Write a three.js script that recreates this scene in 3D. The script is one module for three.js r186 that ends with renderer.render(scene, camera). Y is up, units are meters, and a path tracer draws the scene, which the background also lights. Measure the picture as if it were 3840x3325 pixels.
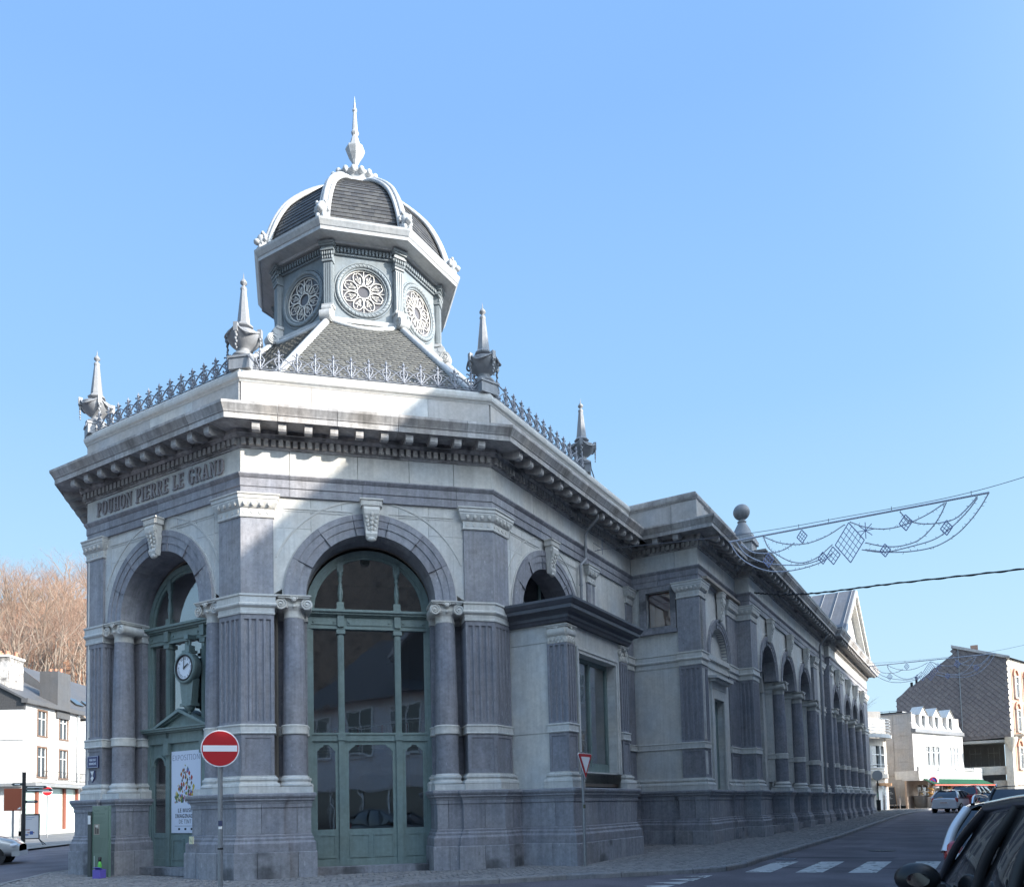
import * as THREE from 'three';
import { mergeGeometries } from 'three/addons/utils/BufferGeometryUtils.js';
import { FontLoader } from 'three/addons/loaders/FontLoader.js';
import { TextGeometry } from 'three/addons/geometries/TextGeometry.js';

// ---------- camera, sky, sun, exposure ----------
const scene = new THREE.Scene();
const FL = 809.27, PX = 486.48, PY = 757.6, FW = 2 * (1024 - PX), FH = 2 * PY;
const camera = new THREE.PerspectiveCamera(2 * Math.atan(PY / FL) * 180 / Math.PI, FW / FH, 0.1, 900);
camera.position.set(0, 1.6, 0);
camera.rotation.set(0.0623, 0, -0.0225);
camera.setViewOffset(FW, FH, FW / 2 - PX, 0, 1024, 886);
const renderer = new THREE.WebGLRenderer({ antialias: true });
renderer.setSize(1024, 886);
renderer.toneMapping = THREE.LinearToneMapping;
renderer.toneMappingExposure = 2.2;
renderer.shadowMap.enabled = true;
renderer.shadowMap.type = THREE.PCFSoftShadowMap;

const TH = 0.552865;                       // heading of the street
const OX = -4.941, OZ = -29.863;           // centre of the octagon
const CT = Math.cos(TH), ST = Math.sin(TH);
// plan of the pump room: X out to the street, -Z down the street, to world and back
const W2 = (x, z) => [OX + x * CT - z * ST, OZ + x * ST + z * CT];
const SUN_EL = 20 * Math.PI / 180, SUN_AZ = -5 * Math.PI / 180;
const sunL = [Math.cos(SUN_EL) * Math.cos(SUN_AZ), Math.sin(SUN_EL), Math.cos(SUN_EL) * Math.sin(SUN_AZ)];
const sunDir = new THREE.Vector3(sunL[0] * CT - sunL[2] * ST, sunL[1], sunL[0] * ST + sunL[2] * CT);
{ // clear winter sky, paler towards the horizon; sun glow strengthened out of view to brighten shaded stone
  const w = 512, h = 256, d = new Float32Array(w * h * 4);
  const ramp = [[0, .66, .87, 1.0], [6, .57, .82, 1.0], [14, .47, .745, 1.0], [26, .335, .61, .985], [42, .255, .50, .95], [60, .235, .47, .92], [90, .22, .45, .9]];  // high sky above the view kept bright to lift the shade
  for (let j = 0; j < h; j++) for (let i = 0; i < w; i++) {
    const el = ((j + .5) / h - .5) * 180, az = ((i + .5) / w) * 2 * Math.PI - Math.PI;
    const e = Math.max(0, el); let k = 0; while (k < ramp.length - 2 && ramp[k + 1][0] < e) k++;
    const A = ramp[k], B = ramp[k + 1], t = Math.min(1, (e - A[0]) / (B[0] - A[0]));
    const r = el * Math.PI / 180, dir = [Math.cos(r) * Math.cos(az), Math.sin(r), Math.cos(r) * Math.sin(az)];
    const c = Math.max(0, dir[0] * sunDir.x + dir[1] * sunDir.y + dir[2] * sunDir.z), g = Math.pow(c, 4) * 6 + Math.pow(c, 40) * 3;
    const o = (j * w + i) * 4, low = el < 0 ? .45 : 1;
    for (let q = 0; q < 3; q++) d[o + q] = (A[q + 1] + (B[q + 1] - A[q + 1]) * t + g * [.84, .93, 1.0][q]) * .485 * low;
    d[o + 3] = 1;
  }
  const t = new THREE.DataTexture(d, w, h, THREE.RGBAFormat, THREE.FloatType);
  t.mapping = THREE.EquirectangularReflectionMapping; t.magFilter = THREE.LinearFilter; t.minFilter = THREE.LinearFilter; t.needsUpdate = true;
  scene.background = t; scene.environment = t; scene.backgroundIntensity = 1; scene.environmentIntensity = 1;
}
const sun = new THREE.DirectionalLight(new THREE.Color().setRGB(1, .93, .83), 4.2);
sun.position.copy(sunDir).multiplyScalar(160).add(new THREE.Vector3(10, 0, -40)); sun.target.position.set(10, 0, -40);
sun.castShadow = true; sun.shadow.mapSize.set(4096, 4096);
Object.assign(sun.shadow.camera, { left: -110, right: 110, top: 90, bottom: -60, near: 1, far: 420 });
sun.shadow.radius = 1.5;
scene.add(sun, sun.target);
// ---------- helpers ----------
let seed = 12345;
const rnd = () => { seed = (seed * 1664525 + 1013904223) >>> 0; return seed / 4294967296; };
const rr = (a, b) => a + (b - a) * rnd();
const hash2 = (x, y, s) => { let n = (x * 374761393 + y * 668265263 + s * 974634777) | 0; n = Math.imul(n ^ (n >>> 13), 1274126177); return ((n ^ (n >>> 16)) >>> 0) / 4294967296; };
function vnoise(x, y, per, s) { // periodic value noise
  const xi = Math.floor(x), yi = Math.floor(y), fx = x - xi, fy = y - yi, u = fx * fx * (3 - 2 * fx), v = fy * fy * (3 - 2 * fy), m = (a) => ((a % per) + per) % per;
  const a = hash2(m(xi), m(yi), s), b = hash2(m(xi + 1), m(yi), s), c = hash2(m(xi), m(yi + 1), s), d = hash2(m(xi + 1), m(yi + 1), s);
  return a + (b - a) * u + (c - a) * v + (a - b - c + d) * u * v;
}
function fbm(x, y, per, s, oct) { let r = 0, w = .5, n = 0; for (let i = 0; i < oct; i++) { r += w * vnoise(x * per, y * per, per, s + i); n += w; w *= .55; per *= 2; } return r / n; }
const names = {};
const numbered = (n) => { const k = names[n] = (names[n] ?? -1) + 1; return k ? n + '_' + String(k).padStart(3, '0') : n; };
function texture(size, f, srgb = true, rep = 1) { // f(u, v) -> [r,g,b] 0..1
  const d = new Uint8Array(size * size * 4);
  for (let j = 0; j < size; j++) for (let i = 0; i < size; i++) { const c = f(i / size, j / size), o = (j * size + i) * 4; d[o] = c[0] * 255; d[o + 1] = c[1] * 255; d[o + 2] = c[2] * 255; d[o + 3] = 255; }
  const t = new THREE.DataTexture(d, size, size); t.wrapS = t.wrapT = THREE.RepeatWrapping; t.magFilter = THREE.LinearFilter; t.minFilter = THREE.LinearMipmapLinearFilter; t.generateMipmaps = true;
  if (srgb) t.colorSpace = THREE.SRGBColorSpace; t.repeat.set(rep, rep); t.needsUpdate = true; return t;
}
const cl = (x, a = 0, b = 1) => Math.max(a, Math.min(b, x));
const col = (r, g, b) => new THREE.Color().setRGB(r, g, b);
function mat(c, o = {}) { return new THREE.MeshPhysicalMaterial({ color: Array.isArray(c) ? col(...c) : c, roughness: .8, metalness: 0, ...o }); }
// uv in metres from positions, by the way each triangle faces
function uvm(g) {
  if (g.index) g = g.toNonIndexed();
  const p = g.attributes.position, n = p.count, uv = new Float32Array(n * 2), P = p.array;
  for (let i = 0; i < n; i += 3) {
    const a = i * 3, ux = P[a + 3] - P[a], uy = P[a + 4] - P[a + 1], uz = P[a + 5] - P[a + 2], vx = P[a + 6] - P[a], vy = P[a + 7] - P[a + 1], vz = P[a + 8] - P[a + 2];
    let nx = uy * vz - uz * vy, ny = uz * vx - ux * vz, nz = ux * vy - uy * vx; const l = Math.hypot(nx, ny, nz) || 1, hl = Math.hypot(nx, nz);
    const flat = Math.abs(ny) / l > .75, tx = flat ? 1 : nz / hl, tz = flat ? 0 : -nx / hl;
    for (let k = 0; k < 3; k++) { const q = (i + k) * 3; uv[(i + k) * 2] = P[q] * tx + P[q + 2] * tz + (flat ? 0 : Math.atan2(nx, nz) * .31); uv[(i + k) * 2 + 1] = flat ? P[q + 2] : P[q + 1]; }
  }
  g.setAttribute('uv', new THREE.BufferAttribute(uv, 2)); return g;
}
class MB { // triangle collector, flat shaded
  constructor() { this.p = []; }
  t(a, b, c) { this.p.push(...a, ...b, ...c); return this; }
  q(a, b, c, d) { this.p.push(...a, ...b, ...c, ...a, ...c, ...d); return this; }
  box(x0, x1, y0, y1, z0, z1) {
    const v = (i, j, k) => [i ? x1 : x0, j ? y1 : y0, k ? z1 : z0];
    this.q(v(0, 0, 1), v(1, 0, 1), v(1, 1, 1), v(0, 1, 1)).q(v(1, 0, 0), v(0, 0, 0), v(0, 1, 0), v(1, 1, 0)).q(v(1, 0, 1), v(1, 0, 0), v(1, 1, 0), v(1, 1, 1)).q(v(0, 0, 0), v(0, 0, 1), v(0, 1, 1), v(0, 1, 0)).q(v(0, 1, 1), v(1, 1, 1), v(1, 1, 0), v(0, 1, 0)).q(v(0, 0, 0), v(1, 0, 0), v(1, 0, 1), v(0, 0, 1));
    return this;
  }
  // profile [[out, y]...] swept along plan path [[x, z]...] with mitred corners; outward is to the left hand of travel seen from above with z down the page
  sweep(path, prof, closed = false, caps = true) {
    const n = path.length, off = [];
    const nor = (a, b) => { const dx = b[0] - a[0], dz = b[1] - a[1], l = Math.hypot(dx, dz) || 1; return [-dz / l, dx / l]; };
    for (let i = 0; i < n; i++) {
      const a = closed || i > 0 ? nor(path[(i - 1 + n) % n], path[i]) : null, b = closed || i < n - 1 ? nor(path[i], path[(i + 1) % n]) : null;
      const A = a || b, B = b || a, k = 1 / Math.max(.2, 1 + A[0] * B[0] + A[1] * B[1]); off.push([(A[0] + B[0]) * k, (A[1] + B[1]) * k]);
    }
    const pt = (i, j) => [path[i][0] + off[i][0] * prof[j][0], prof[j][1], path[i][1] + off[i][1] * prof[j][0]];
    for (let i = 0; i < (closed ? n : n - 1); i++) { const k = (i + 1) % n; for (let j = 0; j < prof.length - 1; j++) this.q(pt(i, j), pt(k, j), pt(k, j + 1), pt(i, j + 1)); }
    if (!closed && caps && prof.length > 2) {
      const tri = THREE.ShapeUtils.triangulateShape(prof.map((p) => new THREE.Vector2(p[0], p[1])), []);
      for (const [a, b, c] of tri) { this.t(pt(0, a), pt(0, b), pt(0, c)); this.t(pt(n - 1, a), pt(n - 1, c), pt(n - 1, b)); }
    }
    return this;
  }
  prism(poly, y0, y1) { // plan polygon [[x,z]...] extruded upwards
    const tri = THREE.ShapeUtils.triangulateShape(poly.map((p) => new THREE.Vector2(p[0], p[1])), []);
    for (const [a, b, c] of tri) { const f = (i, y) => [poly[i][0], y, poly[i][1]]; this.t(f(a, y1), f(c, y1), f(b, y1)); this.t(f(a, y0), f(b, y0), f(c, y0)); }
    for (let i = 0; i < poly.length; i++) { const k = (i + 1) % poly.length; this.q([poly[i][0], y0, poly[i][1]], [poly[k][0], y0, poly[k][1]], [poly[k][0], y1, poly[k][1]], [poly[i][0], y1, poly[i][1]]); }
    return this;
  }
  geo() {
    const g = new THREE.BufferGeometry(); g.setAttribute('position', new THREE.Float32BufferAttribute(this.p, 3)); g.computeVertexNormals(); return uvm(g);
  }
}
const box = (x0, x1, y0, y1, z0, z1) => new MB().box(x0, x1, y0, y1, z0, z1).geo();
const clean = (g) => { g = uvm(g); for (const k of Object.keys(g.attributes)) if (!['position', 'normal', 'uv'].includes(k)) g.deleteAttribute(k); g.clearGroups?.(); return g; };
const merge = (gs) => mergeGeometries(gs.map((g) => (g.index || !g.attributes.uv) ? clean(g) : clean(g)), false);
const T = (g, x, y, z, ry = 0, rx = 0, rz = 0, s = 1) => { const m = new THREE.Matrix4().compose(new THREE.Vector3(x, y, z), new THREE.Quaternion().setFromEuler(new THREE.Euler(rx, ry, rz, 'YXZ')), Array.isArray(s) ? new THREE.Vector3(...s) : new THREE.Vector3(s, s, s)); const r = g.clone().applyMatrix4(m); return m.determinant() < 0 ? flipW(r) : r; };
function flipW(g) { if (g.index) g = g.toNonIndexed(); for (const a of Object.values(g.attributes)) { const n = a.itemSize, A = a.array; for (let i = 0; i < a.count; i += 3) for (let k = 0; k < n; k++) { const x = A[(i + 1) * n + k]; A[(i + 1) * n + k] = A[(i + 2) * n + k]; A[(i + 2) * n + k] = x; } } return g; }
const lathe = (pts, seg = 24, flat = false) => { let g = new THREE.LatheGeometry(pts.map((p) => new THREE.Vector2(p[0], p[1])), seg); if (flat) { g = g.toNonIndexed(); g.computeVertexNormals(); } return g; };
function tube(pts, r, seg = 24, rad = 6, closed = false) { return new THREE.TubeGeometry(new THREE.CatmullRomCurve3(pts.map((p) => new THREE.Vector3(...p)), closed, 'catmullrom', .5), seg, r, rad, closed); }
function rod(a, b, r, rad = 8, r2 = r) { const A = new THREE.Vector3(...a), B = new THREE.Vector3(...b), d = B.clone().sub(A), g = new THREE.CylinderGeometry(r2, r, d.length(), rad); g.translate(0, d.length() / 2, 0); return g.applyMatrix4(new THREE.Matrix4().compose(A, new THREE.Quaternion().setFromUnitVectors(new THREE.Vector3(0, 1, 0), d.normalize()), new THREE.Vector3(1, 1, 1))); }
function add(parent, name, g, m, label) { // one mesh
  if (!g.attributes.uv || g.index) g = clean(g);
  const o = new THREE.Mesh(g, m); o.name = parent === scene ? numbered(name) : name; o.castShadow = o.receiveShadow = true; parent.add(o); if (label) o.userData.label = label; return o;
}
function put(parent, name, g, m, x, y, z, ry = 0, s = 1) { const o = add(parent, name, g, m); o.position.set(x, y, z); o.rotation.y = ry; if (Array.isArray(s)) o.scale.set(...s); else o.scale.setScalar(s); return o; }
function grp(parent, name) { const o = new THREE.Group(); o.name = name; parent.add(o); return o; }
function thing(name, label, category, pos = [0, 0, 0], turn = 0, group, kind) { const o = new THREE.Group(); o.name = numbered(name); scene.add(o); o.position.set(...pos); o.rotation.y = turn; tag(o, label, category, group, kind); return o; }
function tag(o, label, category, group, kind) { if (label) o.userData.label = label; if (category) o.userData.category = category; if (group) o.userData.group = group; if (kind) o.userData.kind = kind; return o; }
const struct = (name, g, m) => tag(add(scene, name, g, m), null, null, null, 'structure');
function shapeGeo(pts, depth, holes = [], bevel = 0) { // outline in x,y extruded towards +z from 0
  const s = new THREE.Shape(pts.map((p) => new THREE.Vector2(p[0], p[1]))); for (const h of holes) s.holes.push(new THREE.Path(h.map((p) => new THREE.Vector2(p[0], p[1]))));
  return new THREE.ExtrudeGeometry(s, { depth, bevelEnabled: bevel > 0, bevelSize: bevel, bevelThickness: bevel, bevelSegments: 1, curveSegments: 12 });
}
const arcPts = (cx, cy, r, a0, a1, n) => Array.from({ length: n + 1 }, (_, i) => { const a = a0 + (a1 - a0) * i / n; return [cx + r * Math.cos(a), cy + r * Math.sin(a)]; });
// frame on a facade: local x = along the face to the right seen from outside, y up, z out of the wall
function frame(px, pz, dx, dz) { return new THREE.Matrix4().makeBasis(new THREE.Vector3(dx, 0, dz), new THREE.Vector3(0, 1, 0), new THREE.Vector3(-dz, 0, dx)).setPosition(px, 0, pz); }
const on = (g, m) => g.clone().applyMatrix4(m);

// ---------- materials ----------
const PI = Math.PI;
const vn2 = (x, y, px, py, s) => { const xi = Math.floor(x), yi = Math.floor(y), fx = x - xi, fy = y - yi, u = fx * fx * (3 - 2 * fx), v = fy * fy * (3 - 2 * fy), H = (i, j) => hash2(((i % px) + px) % px, ((j % py) + py) % py, s), a = H(xi, yi), b = H(xi + 1, yi), c = H(xi, yi + 1), d = H(xi + 1, yi + 1); return a + (b - a) * u + (c - a) * v + (a - b - c + d) * u * v; };
function stoneTex(s, amp, speck, scr, stain) {
  return texture(512, (u, v) => {
    const a = fbm(u, v, 3, s, 5) - .5, b = hash2(u * 512 | 0, v * 512 | 0, s + 9) - .5, c = fbm(u, v, 24, s + 3, 2) - .5;
    const f1 = fbm(u, v, 64, s + 13, 2) - .5; const vs = vn2(u * 90, v * 5, 90, 5, s + 17) - .5, vs2 = vn2(u * 36, v * 3, 36, 3, s + 18) - .5; let k = .84 + a * amp * .5 + b * speck + c * amp * .32 + f1 * amp * .5 + vs * amp * .3 + vs2 * amp * .3;
    const st = fbm(u, v, 6, s + 21, 4); if (stain) k *= 1 - stain * cl((st - .5) * 5);
    if (scr) { const q = vnoise(u * 42, v * 14, 42, s + 40), q2 = vnoise(u * 6, v * 6, 6, s + 44); if (q > .93 && q2 > .6) k += scr; const d = vnoise(u * 64, v * 64, 64, s + 47); if (d > .965 && q2 > .5) k -= .2; }
    const w = fbm(u, v, 5, s + 60, 3) - .5;
    return [cl(k * (1 + w * .05)), cl(k), cl(k * (1 - w * .06))];
  }, true, .25);
}
const bumpTex = texture(512, (u, v) => { const k = .5 + (fbm(u, v, 8, 77, 5) - .5) * .9 + (hash2(u * 512 | 0, v * 512 | 0, 5) - .5) * .25; return [k, k, k].map((x) => cl(x)); }, false, .5);
const tBlue = stoneTex(11, .24, .10, .13, .04), tWhite = stoneTex(31, .13, .05, 0, .04), tCorn = stoneTex(51, .28, .10, 0, .16), tPlain = stoneTex(71, .16, .06, 0, 0);
const S_ = (c, map, r = .82, b = .006) => mat(c, { map, roughness: r, bumpMap: bumpTex, bumpScale: b });
const blue = S_([.355, .355, .392], tBlue, .72), blue2 = S_([.415, .415, .448], tBlue, .74), plinthM = S_([.375, .372, .395], stoneTex(181, .28, .1, 0, .3), .8);
const white = S_([.84, .83, .79], tWhite), white2 = S_([.80, .79, .755], tWhite), corn = S_([.64, .615, .595], tCorn), tSoot = stoneTex(171, .3, .12, 0, .5), soot = [S_([.56, .535, .515], tSoot), S_([.62, .595, .575], tCorn)], cornW = S_([.66, .635, .61], tWhite), cornB = S_([.52, .495, .48], tCorn);
const zinc = S_([.62, .64, .655], tPlain, .5, .002), zincW = S_([.30, .345, .375], tWhite, .55, .002), leadM = S_([.33, .345, .37], tPlain, .5, .003), leadD = S_([.12, .125, .15], tPlain, .45, .003), urnM = S_([.36, .375, .40], tPlain, .45, .002);
const slate = [0, 1, 2].map((i) => S_([[.088, .088, .091], [.068, .069, .073], [.108, .108, .108]][i], tPlain, .6, .004)), slateLow = [0, 1].map((i) => S_([[.2, .2, .185], [.165, .165, .155]][i], tPlain, .7, .004));
const green = mat([.265, .355, .34], { map: tPlain, roughness: .42, bumpMap: bumpTex, bumpScale: .002 }), greenD = mat([.08, .135, .13], { map: tPlain, roughness: .45 });
const iron = mat([.21, .225, .26], { roughness: .5, metalness: .2 });
const wavy = texture(256, (u, v) => { const k = fbm(u, v, 3, 801, 3); return [k, k, k]; }, false, .35);
const glass = mat([.86, .88, .9], { transmission: 1, thickness: 0, roughness: .012, ior: 2.7, bumpMap: wavy, bumpScale: .0045 });
const glassD = mat([.5, .52, .55], { transmission: 1, thickness: 0, roughness: .02, ior: 1.9 });
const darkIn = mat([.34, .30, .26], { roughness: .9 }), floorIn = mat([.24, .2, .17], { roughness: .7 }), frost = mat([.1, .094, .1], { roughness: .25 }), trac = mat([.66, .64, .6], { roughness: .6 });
const galv = mat([.42, .44, .46], { roughness: .42, metalness: .6, map: tPlain });
const black = mat([.012, .012, .013], { roughness: .4 }), rubber = mat([.018, .018, .018], { roughness: .85 }), chrome = mat([.75, .75, .77], { roughness: .12, metalness: 1 });
const paintW = mat([.78, .78, .76], { roughness: .55 }), plastW = S_([.80, .79, .765], tPlain, .85, .003), tDirt = stoneTex(151, .12, .05, 0, .05);
// flat print drawn on a canvas
function print(w, h, draw, o = {}) { const c = document.createElement('canvas'); c.width = w; c.height = h; const x = c.getContext('2d'); draw(x, w, h); const t = new THREE.CanvasTexture(c); t.colorSpace = THREE.SRGBColorSpace; return mat([1, 1, 1], { map: t, roughness: .5, ...o }); }
function card(w, h) { const g = new THREE.PlaneGeometry(w, h); return g.toNonIndexed(); } // keeps its own uv
function addCard(parent, name, w, h, m, x, y, z, ry = 0) { const o = new THREE.Mesh(card(w, h), m); o.name = name; o.castShadow = o.receiveShadow = true; o.position.set(x, y, z); o.rotation.y = ry; parent.add(o); return o; }
// ---------- the octagonal pump room ----------
const HS = 3.437, AP = 8.2977, LS = 2 * HS, ZR = -7.172, XW = 10.976, XA = 11.58, ZS = -12.52, XE = 11.86, ZE1 = -31.4, ZE2 = -49.9;
const OV = [[-AP, HS], [-HS, AP], [HS, AP], [AP, HS], [AP, -HS], [HS, -AP], [-HS, -AP], [-AP, -HS]];   // V0..V7
const FD = OV.map((v, i) => { const w = OV[(i + 1) % 8]; return [(w[0] - v[0]) / LS, (w[1] - v[1]) / LS]; }); // face i runs from V_i to V_i+1
const fp = (i, t, n = 0) => [OV[i][0] + FD[i][0] * t - FD[i][1] * n, OV[i][1] + FD[i][1] * t + FD[i][0] * n];
const vert = (i, n, s = 1) => { const k = 1 + n / AP; return [OV[i][0] * k * s, OV[i][1] * k * s]; };
const fm = (i) => frame(OV[i][0], OV[i][1], ...FD[i]);
const gy = (z) => .02 - .011 * z;

const pav = thing('pump_room_pavilion', 'octagonal grey stone pavilion with slate dome lantern and arched green doors', 'pavilion', [OX, 0, OZ], -TH);
const wing = thing('pump_room_wing', 'long grey stone arcaded wing running down the street beside the pavilion', 'building', [OX, 0, OZ], -TH);

// profiles shared by pavilion and wing
const pfPlinth = [[-.3, -.7], [.15, -.7], [.15, .60], [.13, .62], [-.3, .62]];
const pfSub = [[-.3, .624], [.12, .624], [.12, .84], [.07, .9], [.07, .96], [.03, 1.0], [.03, 1.05], [0, 1.075], [-.3, 1.075]];
const pfDie = [[-.3, 1.079], [0, 1.079], [0, 1.76], [.025, 1.765], [.025, 1.86], [-.3, 1.86]];
const pfCap = [[-.3, 1.864], [.03, 1.864], [.05, 1.93], [.09, 1.95], [.09, 1.99], [.12, 2.02], [.14, 2.06], [.14, 2.115], [.1, 2.135], [-.3, 2.135]];
const pfBase = [[-.3, 2.139], [.13, 2.139], [.13, 2.3], [.14, 2.33], [.12, 2.39], [.07, 2.41], [.055, 2.45], [.09, 2.49], [.085, 2.54], [.03, 2.56], [.03, 2.595], [0, 2.6], [-.3, 2.6]];
const pfBand = [[-.3, 3.69], [.03, 3.69], [.045, 3.72], [.03, 3.745], [.03, 3.89], [.05, 3.91], [.05, 3.94], [.02, 3.955], [-.3, 3.955]];
const pfImp = [[-.3, 6.87], [.025, 6.87], [.03, 6.92], [.02, 6.93], [.02, 7.04], [.05, 7.06], [.085, 7.1], [.085, 7.14], [.05, 7.17], [.05, 7.33], [.08, 7.35], [.08, 7.40], [-.3, 7.41]];
const pfCapital = [[-.3, 9.47], [.03, 9.47], [.045, 9.5], [.02, 9.52], [.02, 9.71], [.05, 9.73], [.07, 9.76], [.11, 9.84], [.13, 9.89], [.13, 9.93], [.15, 9.95], [.15, 10.03], [.18, 10.05], [.18, 10.085], [-.3, 10.085]];
const pfArchi = [[-.4, 10.09], [.0, 10.09], [.0, 10.315], [.025, 10.32], [.025, 10.54], [.045, 10.55], [.085, 10.6], [.1, 10.62], [.1, 10.652], [-.4, 10.66]];
const pfBed = [[-.4, 11.335], [.03, 11.335], [.05, 11.37], [.07, 11.385], [.07, 11.58], [.17, 11.585], [.2, 11.62], [.22, 11.66], [.24, 11.67], [-.4, 11.67]];
const pfCorona = [[-.4, 11.78], [.80, 11.78], [.83, 11.745], [.85, 11.745], [.85, 11.895], [.87, 11.90], [.89, 11.94], [.95, 12.03], [.985, 12.08], [.985, 12.15], [.95, 12.165], [-.4, 12.2]];
const pfBackM = [[-.4, 11.672], [.22, 11.672], [.22, 11.79], [-.4, 11.79]];
const pfParD = [[-.35, 12.12], [0.02, 12.12], [.02, 13.16], [-.35, 13.16]];
const pfParC = [[-.5, 13.164], [.03, 13.164], [.05, 13.2], [.1, 13.24], [.12, 13.3], [.12, 13.36], [.06, 13.38], [.06, 13.44], [.03, 13.5], [-.5, 13.5]];
const sw = (path, pf, closed) => new MB().sweep(path, pf, closed).geo();
// a course of stones: the path is broken at joints on its straight stretches, so stones turn the corners
function course(root, name, path, pf, mats, len, gap = .009, ph = .5) {
  let cur = [path[0]], k = 0; const flush = () => { add(root, name, sw(cur, pf), mats[(k * 7 + (k >> 1)) % mats.length]); k++; };
  for (let i = 0; i < path.length - 1; i++) {
    const [a, b] = [path[i], path[i + 1]], L = Math.hypot(b[0] - a[0], b[1] - a[1]), n = L < .7 ? 0 : Math.max(1, Math.round(L / len)), d = [(b[0] - a[0]) / L, (b[1] - a[1]) / L];
    for (let j = 0; j < n; j++) { const t = (j + ph + rr(-.1, .1)) * L / n, P = (s) => [a[0] + d[0] * (t + s), a[1] + d[1] * (t + s)]; cur.push(P(-gap / 2)); flush(); cur = [P(gap / 2)]; }
    cur.push(b);
  }
  flush();
}

// dentils, modillions and frieze stones along one straight run, a to b in plan, with how far the ends turn in (mitres)
const dentG = box(-.058, .058, 11.40, 11.575, .06, .165);
const modG = (() => { // scroll bracket under the corona
  const s = [[.2, 11.775], [.2, 11.672], [.34, 11.645], [.45, 11.615], [.55, 11.555], [.65, 11.525], [.72, 11.54], [.755, 11.59], [.755, 11.775]];
  const g = shapeGeo(s.map((p) => [p[0], p[1]]), .2); g.translate(0, 0, -.1); g.rotateY(-PI / 2); const cap = box(-.125, .125, 11.735, 11.779, .2, .79); return merge([g, cap]);
})();
function runDetail(root, a, b, o) {
  const L = Math.hypot(b[0] - a[0], b[1] - a[1]), dx = (b[0] - a[0]) / L, dz = (b[1] - a[1]) / L, ry = Math.atan2(-dz, dx);
  const at = (t) => [a[0] + dx * t, a[1] + dz * t];
  const nd = Math.round((L + (o.e0 || 0) + (o.e1 || 0)) / .192); for (let i = 0; i < nd; i++) { const t = -(o.e0 || 0) + (i + .5) * (L + (o.e0 || 0) + (o.e1 || 0)) / nd, p = at(t); put(root, 'dentil', dentG, o.dm || soot[i % 3 ? 1 : 0], p[0], 0, p[1], ry); }
  const m0 = o.m0 ?? 0, m1 = o.m1 ?? L, nm = Math.max(1, Math.round((m1 - m0) / .66)); for (let i = 0; i < nm; i++) { const p = at(m0 + (i + .5) * (m1 - m0) / nm); put(root, 'modillion', modG, corn, p[0], 0, p[1], ry); }
  let t = 0, k = 0; while (t < L - .01) { let w = Math.min(L - t, rr(1.1, 1.9)); if (L - t - w < .7) w = L - t; const g = box(t + .006, t + w - .006, 10.664, 11.333, -.3, (k++ % 3) * .002); add(root, 'frieze_stone', on(g, frame(a[0], a[1], dx, dz)), k % 3 ? white : white2); t += w; }
  if (o.par) { t = .02; k = 0; while (t < L - .03) { let w = Math.min(L - .02 - t, rr(1.2, 2)); if (L - t - w < .8) w = L - .02 - t; add(root, 'parapet_stone', on(box(t + .004, t + w - .004, 12.13, 13.16, -.3, .02 + (k++ % 2) * .003), frame(a[0], a[1], dx, dz)), k % 3 ? cornW : white2); t += w; } }
}
const wpath = [[AP, ZR], [XW, ZR], [XW, ZS], [XA, ZS], [XA, ZE1], [XE, ZE1], [XE, ZE2], [4, ZE2]];
const epath = [OV[7], OV[0], OV[1], OV[2], OV[3], [AP, ZR]];
for (const [root, path] of [[pav, [OV[7], OV[0], OV[1], OV[2], OV[3], [AP, ZR + .0]]], [wing, [[AP - .3, ZR], ...wpath.slice(1)]]]) {
  course(root, 'architrave_stone', path, pfArchi, [blue2, blue, blue2], 2.3); add(root, 'bed_mould', sw(path, pfBed), soot[0]); add(root, 'modillion_band', sw(path, pfBackM), soot[0]); course(root, 'cornice_stone', path, pfCorona, [corn, cornB, corn], 1.7, .012);
}
runDetail(pav, OV[0], OV[1], { par: 1, m0: .2, m1: LS - .1 }); runDetail(pav, OV[1], OV[2], { par: 1, m0: .1, m1: LS - .1 }); runDetail(pav, OV[2], OV[3], { par: 1, m0: .1, m1: LS - .1, dm: cornW }); runDetail(pav, OV[3], [AP, ZR], { par: 1, m0: .1, m1: LS + 3, e1: -.15 });
add(pav, 'parapet_coping', sw([OV[7], OV[0], OV[1], OV[2], OV[3], [AP, ZR]], pfParC), white2);

// egg and disc ornament of a pier capital
const eggG = new THREE.SphereGeometry(.055, 8, 6).scale(1, 1.25, .7), discG = new THREE.CylinderGeometry(.055, .055, .03, 14).rotateX(PI / 2);
function eggs(root, path, m) { for (let i = 0; i < path.length - 1; i++) { const [a, b] = [path[i], path[i + 1]], L = Math.hypot(b[0] - a[0], b[1] - a[1]); if (L < .5) continue; const dx = (b[0] - a[0]) / L, dz = (b[1] - a[1]) / L, n = Math.round(L / .19), ry = Math.atan2(-dz, dx); for (let k = 0; k < n; k++) { const t = (k + .5) * L / n, x = a[0] + dx * t, z = a[1] + dz * t; put(root, 'egg', eggG, m, x - dz * .1, 9.815, z + dx * .1, ry); put(root, 'disc', discG, m, x - dz * .02, 9.615, z + dx * .02, ry); } } }
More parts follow.
